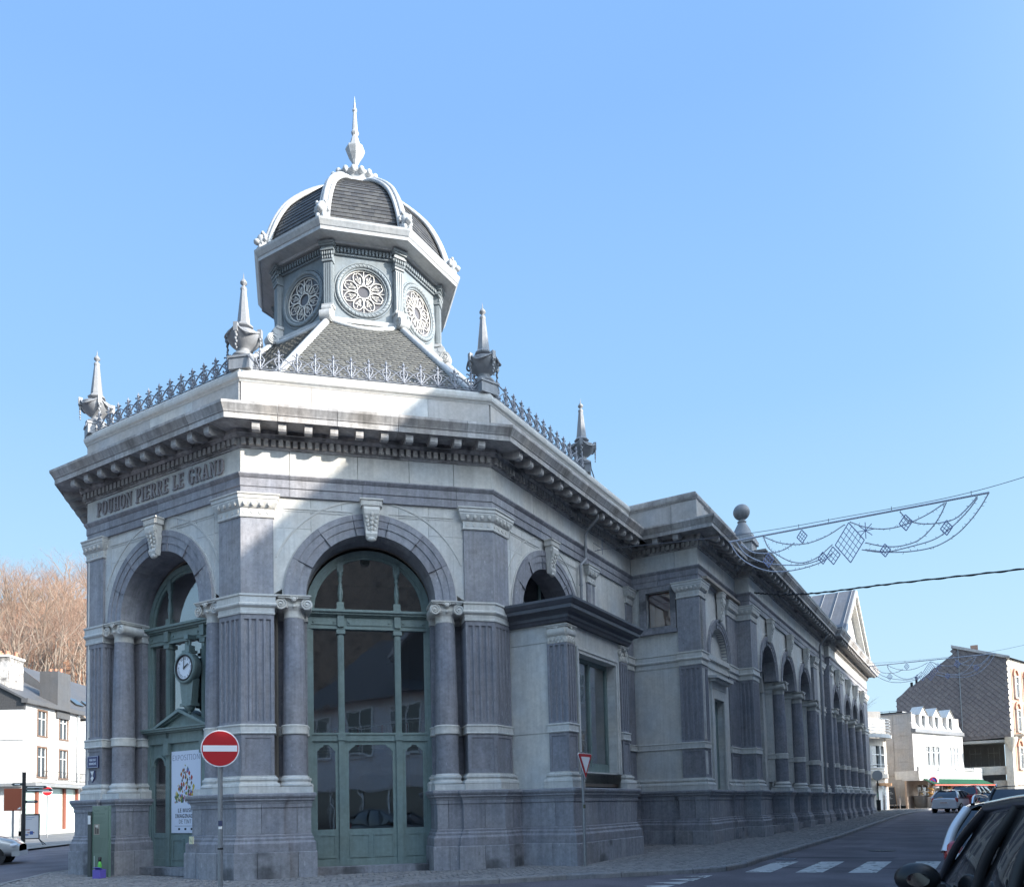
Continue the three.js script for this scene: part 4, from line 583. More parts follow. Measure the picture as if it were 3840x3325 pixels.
{ const c = grp(pav, 'dome_finial'); c.position.set(LX, 0, LZ);
  add(c, 'crown_ring', merge([lathe([[1.12, 25.0], [1.08, 25.16], [.94, 25.24], [.84, 25.28], [.86, 25.5], [.92, 25.58], [1.0, 25.62], [.98, 25.7], [.72, 25.86], [.42, 26.0], [.22, 26.2], [.12, 26.4], [.09, 26.56]], 32), ...Array.from({ length: 20 }, (_, i) => T(new THREE.SphereGeometry(.115, 8, 6), Math.cos(i * PI / 10) * .97, 25.66, Math.sin(i * PI / 10) * .97, 0, 0, 0, [1, 1.15, 1]))]), zinc);
  add(c, 'spire', merge([lathe([[.06, 26.5], [.1, 26.58], [.16, 26.72], [.3, 26.95], [.36, 27.1], [.38, 27.16], [.36, 27.24], [.25, 27.3], [.22, 27.36], [.14, 27.66], [.1, 27.76], [.12, 27.8], [.14, 27.84], [.15, 27.9], [.11, 27.98], [.06, 28.74], [.09, 28.78], [.09, 28.84], [.05, 28.88]], 8, true), lathe([[.06, 28.86], [.045, 29.0], [.01, 29.35], [0, 29.42]], 8)]), zinc);
}
// ---------- ground, road, pavements ----------
const asphT = texture(512, (u, v) => { const a = fbm(u, v, 4, 5, 4) - .5, b = hash2(u * 512 | 0, v * 512 | 0, 3) - .5; const k = .8 + a * .35 + b * .3; return [cl(k), cl(k), cl(k * 1.01)]; }, true, .2);
const asphalt = S_([.19, .168, .185], asphT, .88, .006), cobbleM = [0, 1, 2].map((i) => S_([[.36, .345, .345], [.30, .29, .295], [.41, .395, .385]][i], tPlain, .85, .004)), jointM = S_([.105, .1, .095], asphT, .95), kerbM = S_([.36, .35, .35], tBlue, .8), roadPaint = S_([.66, .66, .64], texture(512, (u, v) => { const n = fbm(u, v, 12, 401, 5), w = fbm(u, v, 40, 411, 3), k = n * .6 + w * .4 > .585 ? .5 : .9 + (n - .5) * .3; return [cl(k), cl(k), cl(k)]; }, true, .3), .7, .004);
const w3 = (x, z, dy = 0) => { const [a, b] = W2(x, z); return [a, gy(z) + dy, b]; };
function sheet(poly, dy) { const b = new MB(), tri = THREE.ShapeUtils.triangulateShape(poly.map((p) => new THREE.Vector2(p[0], p[1])), []); for (const [i, j, k] of tri) b.t(w3(...poly[i], dy), w3(...poly[k], dy), w3(...poly[j], dy)); const g = b.geo(), n = g.attributes.normal; for (let i = 0; i < n.count; i++) if (n.getY(i) < 0) n.setXYZ(i, -n.getX(i), -n.getY(i), -n.getZ(i)); return g; }
const flipUp = (g) => g;
struct('ground', sheet([[-420, -420], [420, -420], [420, 240], [-420, 240]], -.14), S_([.16, .15, .135], asphT, .95));
struct('road', sheet([[-120, 60], [-120, -60], [60, -160], [60, 60]], -.12), asphalt);
// pavement round the pump room
const kerb = [[-5.9, -60], [-5.9, 4], [-5.6, 7.2], [-5.0, 8.6], [-2.6, 11.2], [0, 13.4], [3, 14.5], [6.4, 14], [8, 12], [8.25, 9.6], [8.5, 7.5], [9.95, 6.28], [11.07, 4.98], [12.12, 4.06], [13.5, 2.75], [14.1, 1.9], [14.3, .6], [14.25, -.9], [14.35, -4.8], [14.55, -14.5], [14.4, -30], [14.3, -44.6], [14.9, -56], [15.5, -66]];
struct('pavement', sheet([...kerb, [9, -66], [9, -60]], -.03), jointM);
{ // kerb stones, one by one
  const k = thing('kerb', 'grey stone kerb edging the cobbled pavement round the pump room', 'kerb'); k.userData.kind = 'structure';
  let rest = 0; for (let i = 2; i < kerb.length - 1; i++) { const [a, b] = [kerb[i], kerb[i + 1]], L = Math.hypot(b[0] - a[0], b[1] - a[1]), n = Math.max(1, Math.round(L / 1.15)); for (let j = 0; j < n; j++) { const f0 = j / n, f1 = (j + 1) / n, p = (f) => [a[0] + (b[0] - a[0]) * f, a[1] + (b[1] - a[1]) * f], dx = (b[0] - a[0]) / L, dz = (b[1] - a[1]) / L, e = .006 / L; const A = p(f0 + e), B = p(f1 - e), nx = -dz, nz = dx, w = .16, h = rr(0, .012); const q = (P, s, y) => w3(P[0] + nx * s, P[1] + nz * s, y); const m = new MB(), top = .012 + h; m.q(q(A, -w, top), q(B, -w, top), q(B, .0, top), q(A, 0, top)).q(q(A, 0, top), q(B, 0, top), q(B, .025, -.02), q(A, .025, -.02)).q(q(A, .025, -.02), q(B, .025, -.02), q(B, .03, -.2), q(A, .03, -.2)).q(q(A, -w, -.2), q(A, -w, top), q(A, 0, top), q(A, .03, -.2)).q(q(B, -w, -.2), q(B, .03, -.2), q(B, 0, top), q(B, -w, top)); const g = m.geo(); add(k, 'kerb_stone', g, kerbM); } }
}
{ // cobbles laid in fans: the nearest are single stones, the rest one mass
  const g = clean(new MB().q([-.5, 1, .5], [.5, 1, .5], [.5, 1, -.5], [-.5, 1, -.5]).q([-.5, 1, .5], [-.56, .4, .56], [.56, .4, .56], [.5, 1, .5]).q([.5, 1, .5], [.56, .4, .56], [.56, .4, -.56], [.5, 1, -.5]).q([.5, 1, -.5], [.56, .4, -.56], [-.56, .4, -.56], [-.5, 1, -.5]).q([-.5, 1, -.5], [-.56, .4, -.56], [-.56, .4, .56], [-.5, 1, .5]).geo());
  const inside = (x, z, poly) => { let c = false; for (let i = 0, j = poly.length - 1; i < poly.length; j = i++) { const [a, b] = [poly[i], poly[j]]; if ((a[1] > z) !== (b[1] > z) && x < (b[0] - a[0]) * (z - a[1]) / (b[1] - a[1]) + a[0]) c = !c; } return c; };
  const poly = [...kerb, [9, -66], [9, -60]], list = [];
  const block = (x, z) => { if (z > -7.4 && z < 9 && x < AP && Math.abs(x) * .7071 + Math.abs(z) * .7071 < AP && Math.abs(z) < AP) return true; if (x < XW && z < ZR && z > -50) return true; if (x < 10 && x > 8 && z < 2.4 && z > -2) return true; return false; };
  for (let r = 0; r < 760; r++) for (let i = 0; i < 200; i++) {
    const u = -8 + i * .132 + (r % 2) * .066, fan = .3 * (1 - Math.pow(((((u + 20) % 1.25) / .625) - 1), 2)), z = 15 - r * .118 + fan, x = u + rr(-.008, .008);
    if (z < -52 && z > -67 && x < 12.4) continue; if (z < -62) continue;
    if (!inside(x, z, poly) || block(x, z)) continue; // keep clear of the kerb
    let near = 9; for (let k = 2; k < kerb.length - 1; k++) { const [a, b] = [kerb[k], kerb[k + 1]], dx = b[0] - a[0], dz = b[1] - a[1], t = cl(((x - a[0]) * dx + (z - a[1]) * dz) / (dx * dx + dz * dz)); near = Math.min(near, Math.hypot(x - a[0] - dx * t, z - a[1] - dz * t)); if (near < .2) break; } if (near < .2) continue;
    if (x < -3 && z < 4) continue;
    list.push([x, z]);
  }
  const [cx, cz] = [19.887, 22.82]; const vis = list.map((p, i) => { const [wx, wz] = W2(...p), d = -wz, sx = wx / d; const y = (1.6 - gy(p[1])) / d; return { i, d, ok: sx > -.58 && sx < .6 && y < .103 }; }).filter((v) => v.ok).sort((a, b) => a.d - b.d).slice(0, 300); const single = new Set(vis.map((v) => v.i));
  const st = thing('cobbles', 'grey granite cobbles laid in fans on the pavement round the pump room', 'cobbles', [0, 0, 0], 0, null, 'structure');
  const bins = [[], [], []]; list.forEach(([x, z], i) => { const m = new THREE.Matrix4().compose(new THREE.Vector3(...w3(x, z, -.05 + rr(0, .008))), new THREE.Quaternion().setFromEuler(new THREE.Euler(rr(-.04, .04), rr(-.2, .2) - TH, rr(-.04, .04))), new THREE.Vector3(rr(.105, .122), .06, rr(.095, .108))); const k = Math.floor(rnd() * 3); if (single.has(i)) { const o = new THREE.Mesh(g, cobbleM[k]); o.name = 'cobble'; o.castShadow = o.receiveShadow = true; o.applyMatrix4(m); st.add(o); } else bins[k].push(m); });
  bins.forEach((b, k) => { const im = new THREE.InstancedMesh(g, cobbleM[k], b.length); b.forEach((m, i) => im.setMatrixAt(i, m)); im.name = 'cobble_mass'; im.userData.kind = 'stuff'; im.castShadow = im.receiveShadow = true; st.add(im); });
}
// painted markings
{ const z = thing('zebra_crossing', 'white zebra crossing stripes across the street', 'crossing', [0, 0, 0], 0, null, 'structure');
  for (let i = 0; i < 7; i++) add(z, 'stripe', sheet([[14.62 + i * 1.165, 2.1 - i * .2], [15.22 + i * 1.165, 1.98 - i * .2], [15.24 + i * 1.165, -1.4 - i * .24], [14.66 + i * 1.165, -1.25 - i * .24]], -.116), roadPaint);
  const g = thing('give_way_teeth', 'white painted give way triangles on the road beside the kerb', 'road marking', [0, 0, 0], 0, null, 'structure');
  for (let i = 0; i < 6; i++) { const zz = 3.4 + i * .78, x = 14.1 - i * .05; add(g, 'tooth', sheet([[x, zz - .32], [x - .68, zz + .1], [x, zz + .3]], -.116), roadPaint); }
  const d = thing('road_dashes', 'white dashed road lines in front of the white house', 'road marking', [0, 0, 0], 0, null, 'structure');
  for (const [sx, sz, l] of [[-11, 6.5, 2.2], [-14.5, 3.4, 2.2], [-18.4, -.2, 2.2], [-10.5, 8.2, 1.6], [-15.6, .6, 1.4], [-22, -3.8, 2.4]]) add(d, 'dash', sheet([[sx, sz], [sx + .12, sz + .12], [sx + .12 - l * .72, sz + .12 - l * .7], [sx - l * .72, sz - l * .7]], -.116), roadPaint);
}
// far pavements
struct('pavement', sheet([[-20.5, 2.6], [-22.4, .7], [-28.3, -6.8], [-33, -12], [-60, -42], [-90, -10], [-60, 20], [-34, 16], [-21, 4.4]], -.02), S_([.30, .29, .28], tCorn, .9));
struct('pavement', sheet([[14.8, -64], [15.6, -66], [16.2, -76], [16.8, -100], [2, -100], [2, -58], [11.5, -57], [12.8, -60]], -.025), S_([.3, .285, .27], tCorn, .9));
struct('pavement', sheet([[21.6, 40], [21.9, -120], [40, -120], [40, 40]], -.02), S_([.28, .275, .27], tCorn, .9));

{ // repairs and ironwork in the carriageway
  const pm = [S_([.12, .108, .12], asphT, .92), S_([.23, .205, .22], asphT, .9)], p = thing('road_repairs', 'darker and paler asphalt repair patches in the street', 'road patch', [0, 0, 0], 0, null, 'structure');
  [[[14.6, -2.6], [17.5, -2.9], [17.6, -3.5], [14.6, -3.2]], [[15.4, -8], [16.3, -8.1], [16.4, -14], [15.5, -13.9]], [[14.7, .7], [19.5, .2], [19.5, -.05], [14.7, .45]], [[17.2, -16], [18.4, -16], [18.5, -24], [17.2, -24]], [[9.5, 8.4], [11.8, 7.6], [12.2, 8.6], [9.9, 9.4]], [[14.7, -20], [15.2, -20], [15.2, -40], [14.7, -40]]].forEach((q, i) => add(p, 'patch', sheet(q, -.118 + (i % 2) * .0005), pm[i % 2]));
  const dr = thing('drain_grate', 'dark iron drain grate set against the kerb', 'drain', w3(14.75, -2.2, -.112), -TH); add(dr, 'frame', shapeGeo([[-.25, -.3], [.25, -.3], [.25, .3], [-.25, .3]], .012, [[[-.2, -.25], [.2, -.25], [.2, .25], [-.2, .25]]]).rotateX(-PI / 2), iron); for (let i = 0; i < 6; i++) add(dr, 'bar', box(-.18 + i * .07, -.15 + i * .07, 0, .01, -.25, .25), iron);
  const mh = thing('manhole_cover', 'round iron manhole cover in the carriageway', 'manhole', w3(16.9, -6.2, -.114)); add(mh, 'cover', lathe([[0, .006], [.3, .006], [.32, .0], [.34, .008], [.4, .008], [.4, 0]], 32), S_([.1, .095, .095], tCorn, .6)); add(mh, 'studs', merge(Array.from({ length: 20 }, (_, i) => T(new THREE.CylinderGeometry(.02, .02, .008, 6), Math.cos(i * 2.4) * .06 * Math.sqrt(i), .008, Math.sin(i * 2.4) * .06 * Math.sqrt(i)))), iron);
}
// ---------- houses across the street, right of the frame: they cast the shade and stand in the reflections ----------
const wallA = S_([.82, .80, .82], tPlain, .85), wallB = S_([.5, .33, .26], tWhite, .85), tileD = S_([.07, .068, .07], tPlain, .75), winF = mat([.75, .75, .73], { roughness: .5 });
const winGlass = mat([.04, .045, .05], { roughness: .05, specularIntensity: 1, clearcoat: .6 });
function house(name, label, x0, x1, z0, z1, ye, outline, m, rows, cols, opt = {}) { // front faces -X; outline gives the gable or the eaves
  const h = thing(name, label, 'house', [OX, 0, OZ], -TH, 'houses across the street'); const F = frame(x0, z1, 0, 1); const W = z0 - z1;
  add(h, 'front_wall', on(shapeGeo(outline.map((p) => [p[0] - z1, p[1]]), .3, opt.holes).translate(0, 0, -.3), F), m);
  add(h, 'body', merge([box(x0 + .3, x1, -.5, ye, z1 + .01, z0 - .01)]), m);
  const rb = new MB(); for (let i = 0; i < opt.roof.length - 1; i++) { const [a, b] = [opt.roof[i], opt.roof[i + 1]]; rb.q([a[0], a[1], a[2]], [b[0], b[1], b[2]], [b[3], b[4], b[5]], [a[3], a[4], a[5]]); } add(h, 'roof', rb.geo(), tileD);
  for (let r = 0; r < rows.length; r++) for (let c = 0; c < cols; c++) { const w = opt.ww || 1.1, hh = rows[r][1], cx = W * (c + .5) / cols, y = rows[r][0]; const wi = grp(h, 'window'); wi.applyMatrix4(F.clone().multiply(new THREE.Matrix4().makeTranslation(cx, y, 0))); add(wi, 'pane', box(-w / 2, w / 2, 0, hh, .01, .02), winGlass); add(wi, 'frame', merge([box(-w / 2 - .08, -w / 2, -.05, hh + .08, 0, .08), box(w / 2, w / 2 + .08, -.05, hh + .08, 0, .08), box(-w / 2, w / 2, hh, hh + .08, 0, .08), box(-.04, .04, 0, hh, 0, .06), box(-w / 2, w / 2, hh * .66, hh * .66 + .06, 0, .06), box(-w / 2 - .12, w / 2 + .12, -.12, 0, 0, .16)]), winF); }
  return h;
}
{ const X = 24, zc = -.3, s = 1.09, yt = 23.3, ze = 9.6, zf = -3.5, y1 = yt - s * (ze - zc), y2 = yt - s * (zc - zf);
  house('gabled_house', 'tall brick house with a steep street gable, across the street', X, 36, ze, zf, y1, [[ze, -.5], [ze, y1], [zc, yt], [zf, y2], [zf, -.5]], wallB, [[1, 2.4], [4.6, 2], [8.2, 2], [11.4, 1.7]], 6, { roof: [[X - .3, y1 - .1, ze + .1, 36, y1 - .1, ze + .1], [X - .3, yt + .06, zc, 36, yt + .06, zc], [X - .3, y2 - .1, zf - .1, 36, y2 - .1, zf - .1]] });
  house('terrace_house', 'long rendered terrace house with a slate roof, across the street', X, 36, -3.55, -35, 20.8, [[-3.55, -.5], [-3.55, 20.8], [-35, 20.8], [-35, -.5]], wallA, [[1, 2.4], [5, 2], [9, 2], [13, 2], [17, 1.8]], 9, { roof: [[X - .4, 20.7, -3.5, X - .4, 20.7, -35], [30, 23.2, -4, 30, 23.2, -34], [36, 20.8, -3.5, 36, 20.8, -35]] });
  house('low_terrace_house', 'lower pale terrace house further down across the street', X, 36, -35.1, -62, 12.3, [[-35.1, -.5], [-35.1, 15.4], [-48, 13.2], [-62, 13.2], [-62, -.5]], S_([.66, .64, .6], tPlain), [[1, 2.2], [5, 2], [9, 2], [12, 1.8]], 8, { roof: [[X - .3, 15.3, -34, X - .3, 13.1, -62], [30, 15.4, -34, 30, 13.4, -62], [36, 13, -34, 36, 12.5, -62]] });
  const H = house('panelled_house', 'white panelled corner house with a dark roof and gabled dormer, behind the viewer', X + .2, 36, 27, 9.7, 8.2, [[27, -.5], [27, 8.2], [9.7, 8.2], [9.7, -.5]], wallA, [[4.9, 2.6]], 5, { ww: 1.8, roof: [[X - .5, 8.1, 27.3, X - .5, 8.1, 9.7], [30, 13, 25, 30, 13, 11], [36, 8.2, 27.3, 36, 8.2, 9.7]] });
  const F = frame(X + .2, 9.7, 0, 1); add(H, 'shop_front', on(box(.5, 16.8, .3, 2.9, .02, .06), F), winGlass); for (let i = 0; i < 8; i++) add(H, 'shop_post', on(box(.5 + i * 2.3, .62 + i * 2.3, .3, 2.9, .04, .12), F), winF); add(H, 'fascia_band', on(box(0, 17.3, 2.9, 3.7, .02, .3), F), S_([.75, .73, .74], tPlain));
  add(H, 'dormer', on(merge([shapeGeo([[6.6, 8.3], [9.6, 8.3], [9.6, 10.6], [8.1, 12], [6.6, 10.6]], 2.6).translate(0, 0, -3)]), F), tileD); add(H, 'dormer_verge', on(shapeGeo([[6.2, 10.3], [8.1, 12.05], [10, 10.3], [10, 10.55], [8.1, 12.35], [6.2, 10.55]], .2).translate(0, 0, -.4), F), S_([.6, .58, .58], tPlain)); add(H, 'chimney', box(28, 29, 11, 14.2, 14, 15), wallB);
}
// ---------- left: white houses, hillside wood ----------
const zl = (x, z) => { const dx = x - OX, dz = z - OZ; return gy(-dx * ST + dz * CT); }; // ground height under a world point
const wallW = S_([.82, .81, .78], tDirt, .85), brownF = mat([.16, .10, .07], { roughness: .6 }), slateL = S_([.13, .131, .137], tWhite, .52);
function win(parent, M, w, h, frameM, o = {}) { const g = grp(parent, o.name || 'window'); g.applyMatrix4(M); add(g, 'pane', box(-w / 2, w / 2, 0, h, -.12, -.1), winGlass); add(g, 'frame', merge([box(-w / 2 - .16, -w / 2, -.12, h + .16, -.15, .04), box(w / 2, w / 2 + .16, -.12, h + .16, -.15, .04), box(-w / 2, w / 2, h, h + .16, -.15, .04), box(-w / 2 - .16, w / 2 + .16, -.14, 0, -.15, .08)]), frameM); add(g, 'sash', merge([box(-.035, .035, 0, h, -.11, -.05), box(-w / 2, w / 2, h * .68, h * .68 + .06, -.11, -.05), box(-w / 2, -w / 2 + .06, 0, h, -.11, -.05), box(w / 2 - .06, w / 2, 0, h, -.11, -.05)]), paintW); return g; }
{
  // corner of the house nearest us; its long front runs straight away from us, its gable faces us
  const D = 70, cx = -40.2, cz = -D, len = 9.6, gy0 = zl(cx, cz) - .1, ye = 12.3 - .25, yr = 16.6;
  const h = thing('white_house', 'white rendered corner house with slate roof, mottled chimney and shop below', 'house', [cx, 0, cz]);
  const F = frame(0, 0, 0, -1), G = frame(-14, 0, 1, 0); // front faces +x, gable faces +z
  add(h, 'front_wall', on(shapeGeo([[.302, 4.7], [len, 4.7], [len, ye], [.302, ye]], .3, [[[2.3, 9.1], [3.7, 9.1], [3.7, 11.3], [2.3, 11.3]], [[6.0, 9.1], [7.4, 9.1], [7.4, 11.3], [6.0, 11.3]], [[2.3, 5.4], [3.7, 5.4], [3.7, 8], [2.3, 8]], [[6, 5.4], [7.4, 5.4], [7.4, 8], [6, 8]]]).translate(0, 0, -.3), F), wallW);
  for (const t of [3, 6.7]) win(h, F.clone().multiply(new THREE.Matrix4().makeTranslation(t, 9.1, 0)), 1.4, 2.2, brownF); for (const t of [3, 6.7]) win(h, F.clone().multiply(new THREE.Matrix4().makeTranslation(t, 5.4, 0)), 1.4, 2.6, brownF, { name: 'balcony_door' });
  add(h, 'gable_wall', on(shapeGeo([[0, 0], [14, 0], [14, ye - .9], [0, ye - .9]], .3).translate(0, 0, -.3), G), wallW);
  // slate-hung gable: rows of slates over a board
  const gab = [[0, ye - .9], [14.1, ye - .9], [14.1, ye + .1], [4.5, yr + .6], [0, yr + .6]]; add(h, 'gable_board', on(shapeGeo(gab, .2).translate(0, 0, -.2), G), slateL);
  { const gs = clean(box(-.5, .5, -1, 0, 0, 1)), bin = []; for (let r = 0; r < 20; r++) for (let i = 0; i < 40; i++) { const x = 2 + i * .32 + (r % 2) * .16, y = ye - .55 + r * .26; if (y > ye + .1 + (14.1 - x) * .53 || x > 14) continue; bin.push(new THREE.Matrix4().multiplyMatrices(G, new THREE.Matrix4().compose(new THREE.Vector3(x, y, .002), new THREE.Quaternion().setFromEuler(new THREE.Euler(-.05, 0, 0)), new THREE.Vector3(.3, .3, .02)))); } const im = new THREE.InstancedMesh(gs, slate[0], bin.length); bin.forEach((m, i) => im.setMatrixAt(i, m)); im.name = 'hung_slates'; im.userData.kind = 'stuff'; h.add(im); }
  add(h, 'roof', new MB().q([.4, ye, .3], [.4, ye, -len], [-9.6, yr + .75, -len], [-9.6, yr + .75, .3]).q([.4, ye - .2, .3], [-9.6, yr + .55, .3], [-9.6, yr + .75, .3], [.4, ye, .3]).geo(), slateL);
  add(h, 'eaves', box(.0, .55, ye - .35, ye + .02, -len, .35), slateL); add(h, 'ridge_roof', new MB().q([-9.6, yr + .7, .3], [-9.6, yr + .7, -len], [-16, 13, -len], [-16, 13, .3]).geo(), slateL);
  const ch = grp(h, 'chimney'); ch.position.set(-2.9, 0, -2.2); add(ch, 'stack', box(-.9, .9, 11.5, 16.0, -1.2, 1.2), S_([.66, .62, .58], stoneTex(91, .5, .1, 0, .45), .9)); add(ch, 'cap', box(-1.0, 1.0, 16.0, 16.2, -1.3, 1.3), wallW); for (let i = 0; i < 5; i++) add(ch, 'chimney_pot', T(lathe([[.16, 16.2], [.18, 16.25], [.14, 16.6], [.17, 16.62], [.17, 16.68], [.1, 16.68]], 12), -.65 + i * .33, 0, (i % 2 - .5) * .8), mat([.45, .19, .12], { roughness: .8 }));
  add(h, 'slate_stack', box(-1.5, .2, 11, 15.4, -7.5, -5.2), slateL); for (let i = 0; i < 3; i++) add(h, 'stack_pot', T(lathe([[.14, 15.4], [.12, 15.75], [.15, 15.8]], 10), -1.1 + i * .5, 0, -6.3), mat([.45, .19, .12], { roughness: .8 }));
  // ground floor: canopy, brown posts, shop glass; iron balcony above
  add(h, 'canopy', merge([box(0, 1.2, 4.45, 4.75, -len, .1), box(-14, .1, 4.45, 4.7, 0, .9)]), S_([.32, .33, .34], tPlain)); for (const i of [0, 1, 3]) add(h, 'shop_post', box(-.25, .02, gy0 - .2, 4.45, -len + .0 + i * 2.35, -len + .35 + i * 2.35), mat([.22, .07, .045], { roughness: .6 }));
  add(h, 'shop_window', box(-.2, -.16, gy0 + .5, 4.4, -len, 0), mat([.5, .62, .55], { roughness: .08, clearcoat: 1 })); add(h, 'shop_plinth', box(-.3, .05, gy0 - .4, gy0 + .5, -len, 0), plastW); add(h, 'shop_wall', box(-14, -.2, gy0 - .5, 4.5, -.28, -.05), wallW); add(h, 'inner_wall', box(-5, -4.8, 0, 12, -len, -.4), wallW); add(h, 'far_wall', box(-14, 0, 0, ye, -len - .2, -len), wallW); add(h, 'shop_floor', box(-8, -.3, gy0 - .2, gy0, -len, 0), floorIn);
  const bal = grp(h, 'balcony'); add(bal, 'slab', box(0, .9, 4.8, 4.93, -len, -1.4), S_([.5, .48, .45], tPlain)); const rl = [rod([.85, 5.85, -len], [.85, 5.85, -1.4], .025, 6), rod([.85, 5.1, -len], [.85, 5.1, -1.4], .02, 6)]; for (let i = 0; i < 31; i++) { const z = -len + .1 + i * .26; rl.push(tube([[.85, 4.95, z], [.85, 5.22, z + .09], [.85, 5.5, z - .05], [.85, 5.7, z + .05], [.85, 5.85, z]], .014, 10, 4)); } add(bal, 'railing', merge(rl), black);
  // next house up the road
  const n = thing('grey_roofed_house', 'white house with pale grey roof and skylights behind the corner house', 'house', [cx + .5, 0, cz - len - .4]);
  add(n, 'front_wall', box(-10, 0, -.5, 11.4, -16, 0), wallW); add(n, 'roof', new MB().q([.5, 11.2, 0], [.5, 11.2, -16], [-7, 17, -16], [-7, 17, 0]).t([.3, 11.2, 0], [-7, 17, 0], [-14.5, 11.2, 0]).geo(), slateL); for (const z of [-2.2, -5, -10]) add(n, 'skylight', T(box(-.6, .6, 0, .1, -.8, .8), -2.2, 13.4, z, 0, 0, -.66), winGlass); add(n, 'gutter', box(.3, .6, 11.05, 11.25, -16, 0), galv); add(h, 'downpipe', rod([.12, 4.8, -len + .5], [.12, ye - .3, -len + .5], .06, 8), galv); add(h, 'downpipe', rod([-6, .5, .1], [-6, ye - 1, .1], .06, 8), galv); add(h, 'string_course', box(-14, .06, 8.5, 8.62, -.02, .06), wallW); for (const x of [-4, -9]) win(h, new THREE.Matrix4().makeTranslation(x, 6, 0), 1.2, 2, brownF);
}
// hill and wood
const litter = S_([.40, .185, .09], stoneTex(121, .6, .25, 0, .3), .95, .05);
const hillY = (d, x) => 2 + cl((d - 88) / 150) * 65 + Math.sin(x * .06) * 1.4 + Math.sin(d * .11 + x * .05) * .9;
{ const b = new MB(), N = 30, P = (i, j) => { const x = -190 + j * 5.2, d = 88 + i * 5; return [x, i === 0 ? -1 : hillY(d, x), -d]; }; for (let i = 0; i < N; i++) for (let j = 0; j < 30; j++) b.q(P(i, j), P(i, j + 1), P(i + 1, j + 1), P(i + 1, j)); struct('hill', b.geo(), litter); }
const barkM = S_([.38, .31, .25], tPlain, .9), twigM = [mat([.30, .195, .14], { roughness: .95 }), mat([.34, .23, .165], { roughness: .95 }), mat([.25, .165, .125], { roughness: .95 })];
function bareTree(sd, H) { // trunk and limbs as tapered tubes, twigs as thin slivers
  seed = sd; const trunk = [], tw = new MB();
  const limb = (p, d, len, r, lev) => {
    const q = [p[0] + d[0] * len, p[1] + d[1] * len, p[2] + d[2] * len];
    if (lev < 3) trunk.push(rod(p, q, r, lev === 0 ? 7 : 4, r * .62));
    else { const s = r * .9, a = rnd() * 6.28, ux = Math.cos(a) * s, uz = Math.sin(a) * s; tw.t([p[0] - ux, p[1], p[2] - uz], [p[0] + ux, p[1], p[2] + uz], q).t([p[0], p[1] - s, p[2]], [p[0], p[1] + s, p[2]], q); }
    if (lev >= 6) return; const n = lev === 0 ? 3 : lev < 3 ? 3 : lev < 5 ? 3 : 3;
    for (let i = 0; i < n; i++) { const f = lev === 0 ? rr(.75, 1) : rr(.3, 1), b = [p[0] + (q[0] - p[0]) * f, p[1] + (q[1] - p[1]) * f, p[2] + (q[2] - p[2]) * f], sp = lev === 0 ? .55 : .75; const nd = [d[0] + rr(-sp, sp), d[1] * .8 + rr(0, .45), d[2] + rr(-sp, sp)], l = Math.hypot(...nd); limb(b, nd.map((v) => v / l), len * rr(.52, .78), r * .58 * rr(.8, 1), lev + 1); }
  };
  const h0 = H * .42; limb([0, -.5, 0], [rr(-.05, .05), 1, rr(-.05, .05)], h0, H * .017, 0); limb([0, h0 * .9, 0], [rr(-.1, .1), 1, rr(-.1, .1)], h0 * .72, H * .0095, 1); limb([0, h0 * .7, 0], [rr(-.4, .4), .9, rr(-.4, .4)], h0 * .55, H * .006, 2);
  return { trunk: merge(trunk), crown: tw.geo() };
}
{ const V = [1, 2, 3, 4, 5].map((i) => bareTree(1000 + i * 77, 17)); seed = 4242; let k = 0;
  const labels = ['tall bare hillside tree with forked crown', 'slender bare hillside tree', 'bare hillside tree with spreading branches', 'leaning bare hillside tree', 'dense twiggy bare hillside tree'];
  const ORD = ['first', 'second', 'third', 'fourth', 'fifth', 'sixth', 'seventh', 'eighth', 'ninth'];
  for (let r = 0; r < 7; r++) for (let i = 0; i < 9; i++) { const d = 116 + r * 13 + rr(-5, 5), x = -(.625 - i * .0165 + rr(-.006, .006)) * d + 3, v = k++ % 5, s = rr(.8, 1.15); const t = thing('bare_tree', labels[v] + ', ' + ORD[i] + ' from the left in the ' + ORD[r] + ' row up', 'tree', [x, hillY(d, x) - .2, -d], rr(0, 6.28), 'bare trees on the hillside'); t.scale.setScalar(s); add(t, 'trunk', V[v].trunk, barkM); add(t, 'crown', V[v].crown, twigM[k % 3]); }
  // the small bare tree by the far houses on the right
  const t = thing('bare_tree', 'small bare tree behind the far white building', 'tree', [42.5, zl(42, -96), -98], 1); t.scale.setScalar(.9); add(t, 'trunk', V[2].trunk, barkM); add(t, 'crown', V[2].crown, twigM[2]);
}
// wooded hill behind the viewer, mirrored in the door glass
{ const b = new MB(), P = (i, j) => { const a = .3 + j * .06, R = 110 + i * 12, [x, z] = W2(19.9 + Math.cos(a) * R, 22.8 + Math.sin(a) * R); return [x, i === 0 ? -1 : 6 + (72 + 8 * Math.sin(j * .9)) * Math.min(1, i / 4) * cl(j / 3.5, .02, 1), z]; }; for (let i = 0; i < 6; i++) for (let j = 0; j < 16; j++) b.q(P(i, j), P(i, j + 1), P(i + 1, j + 1), P(i + 1, j)); struct('hill', b.geo(), S_([.22, .16, .12], stoneTex(131, .7, .3, 0, .3), .95)); }
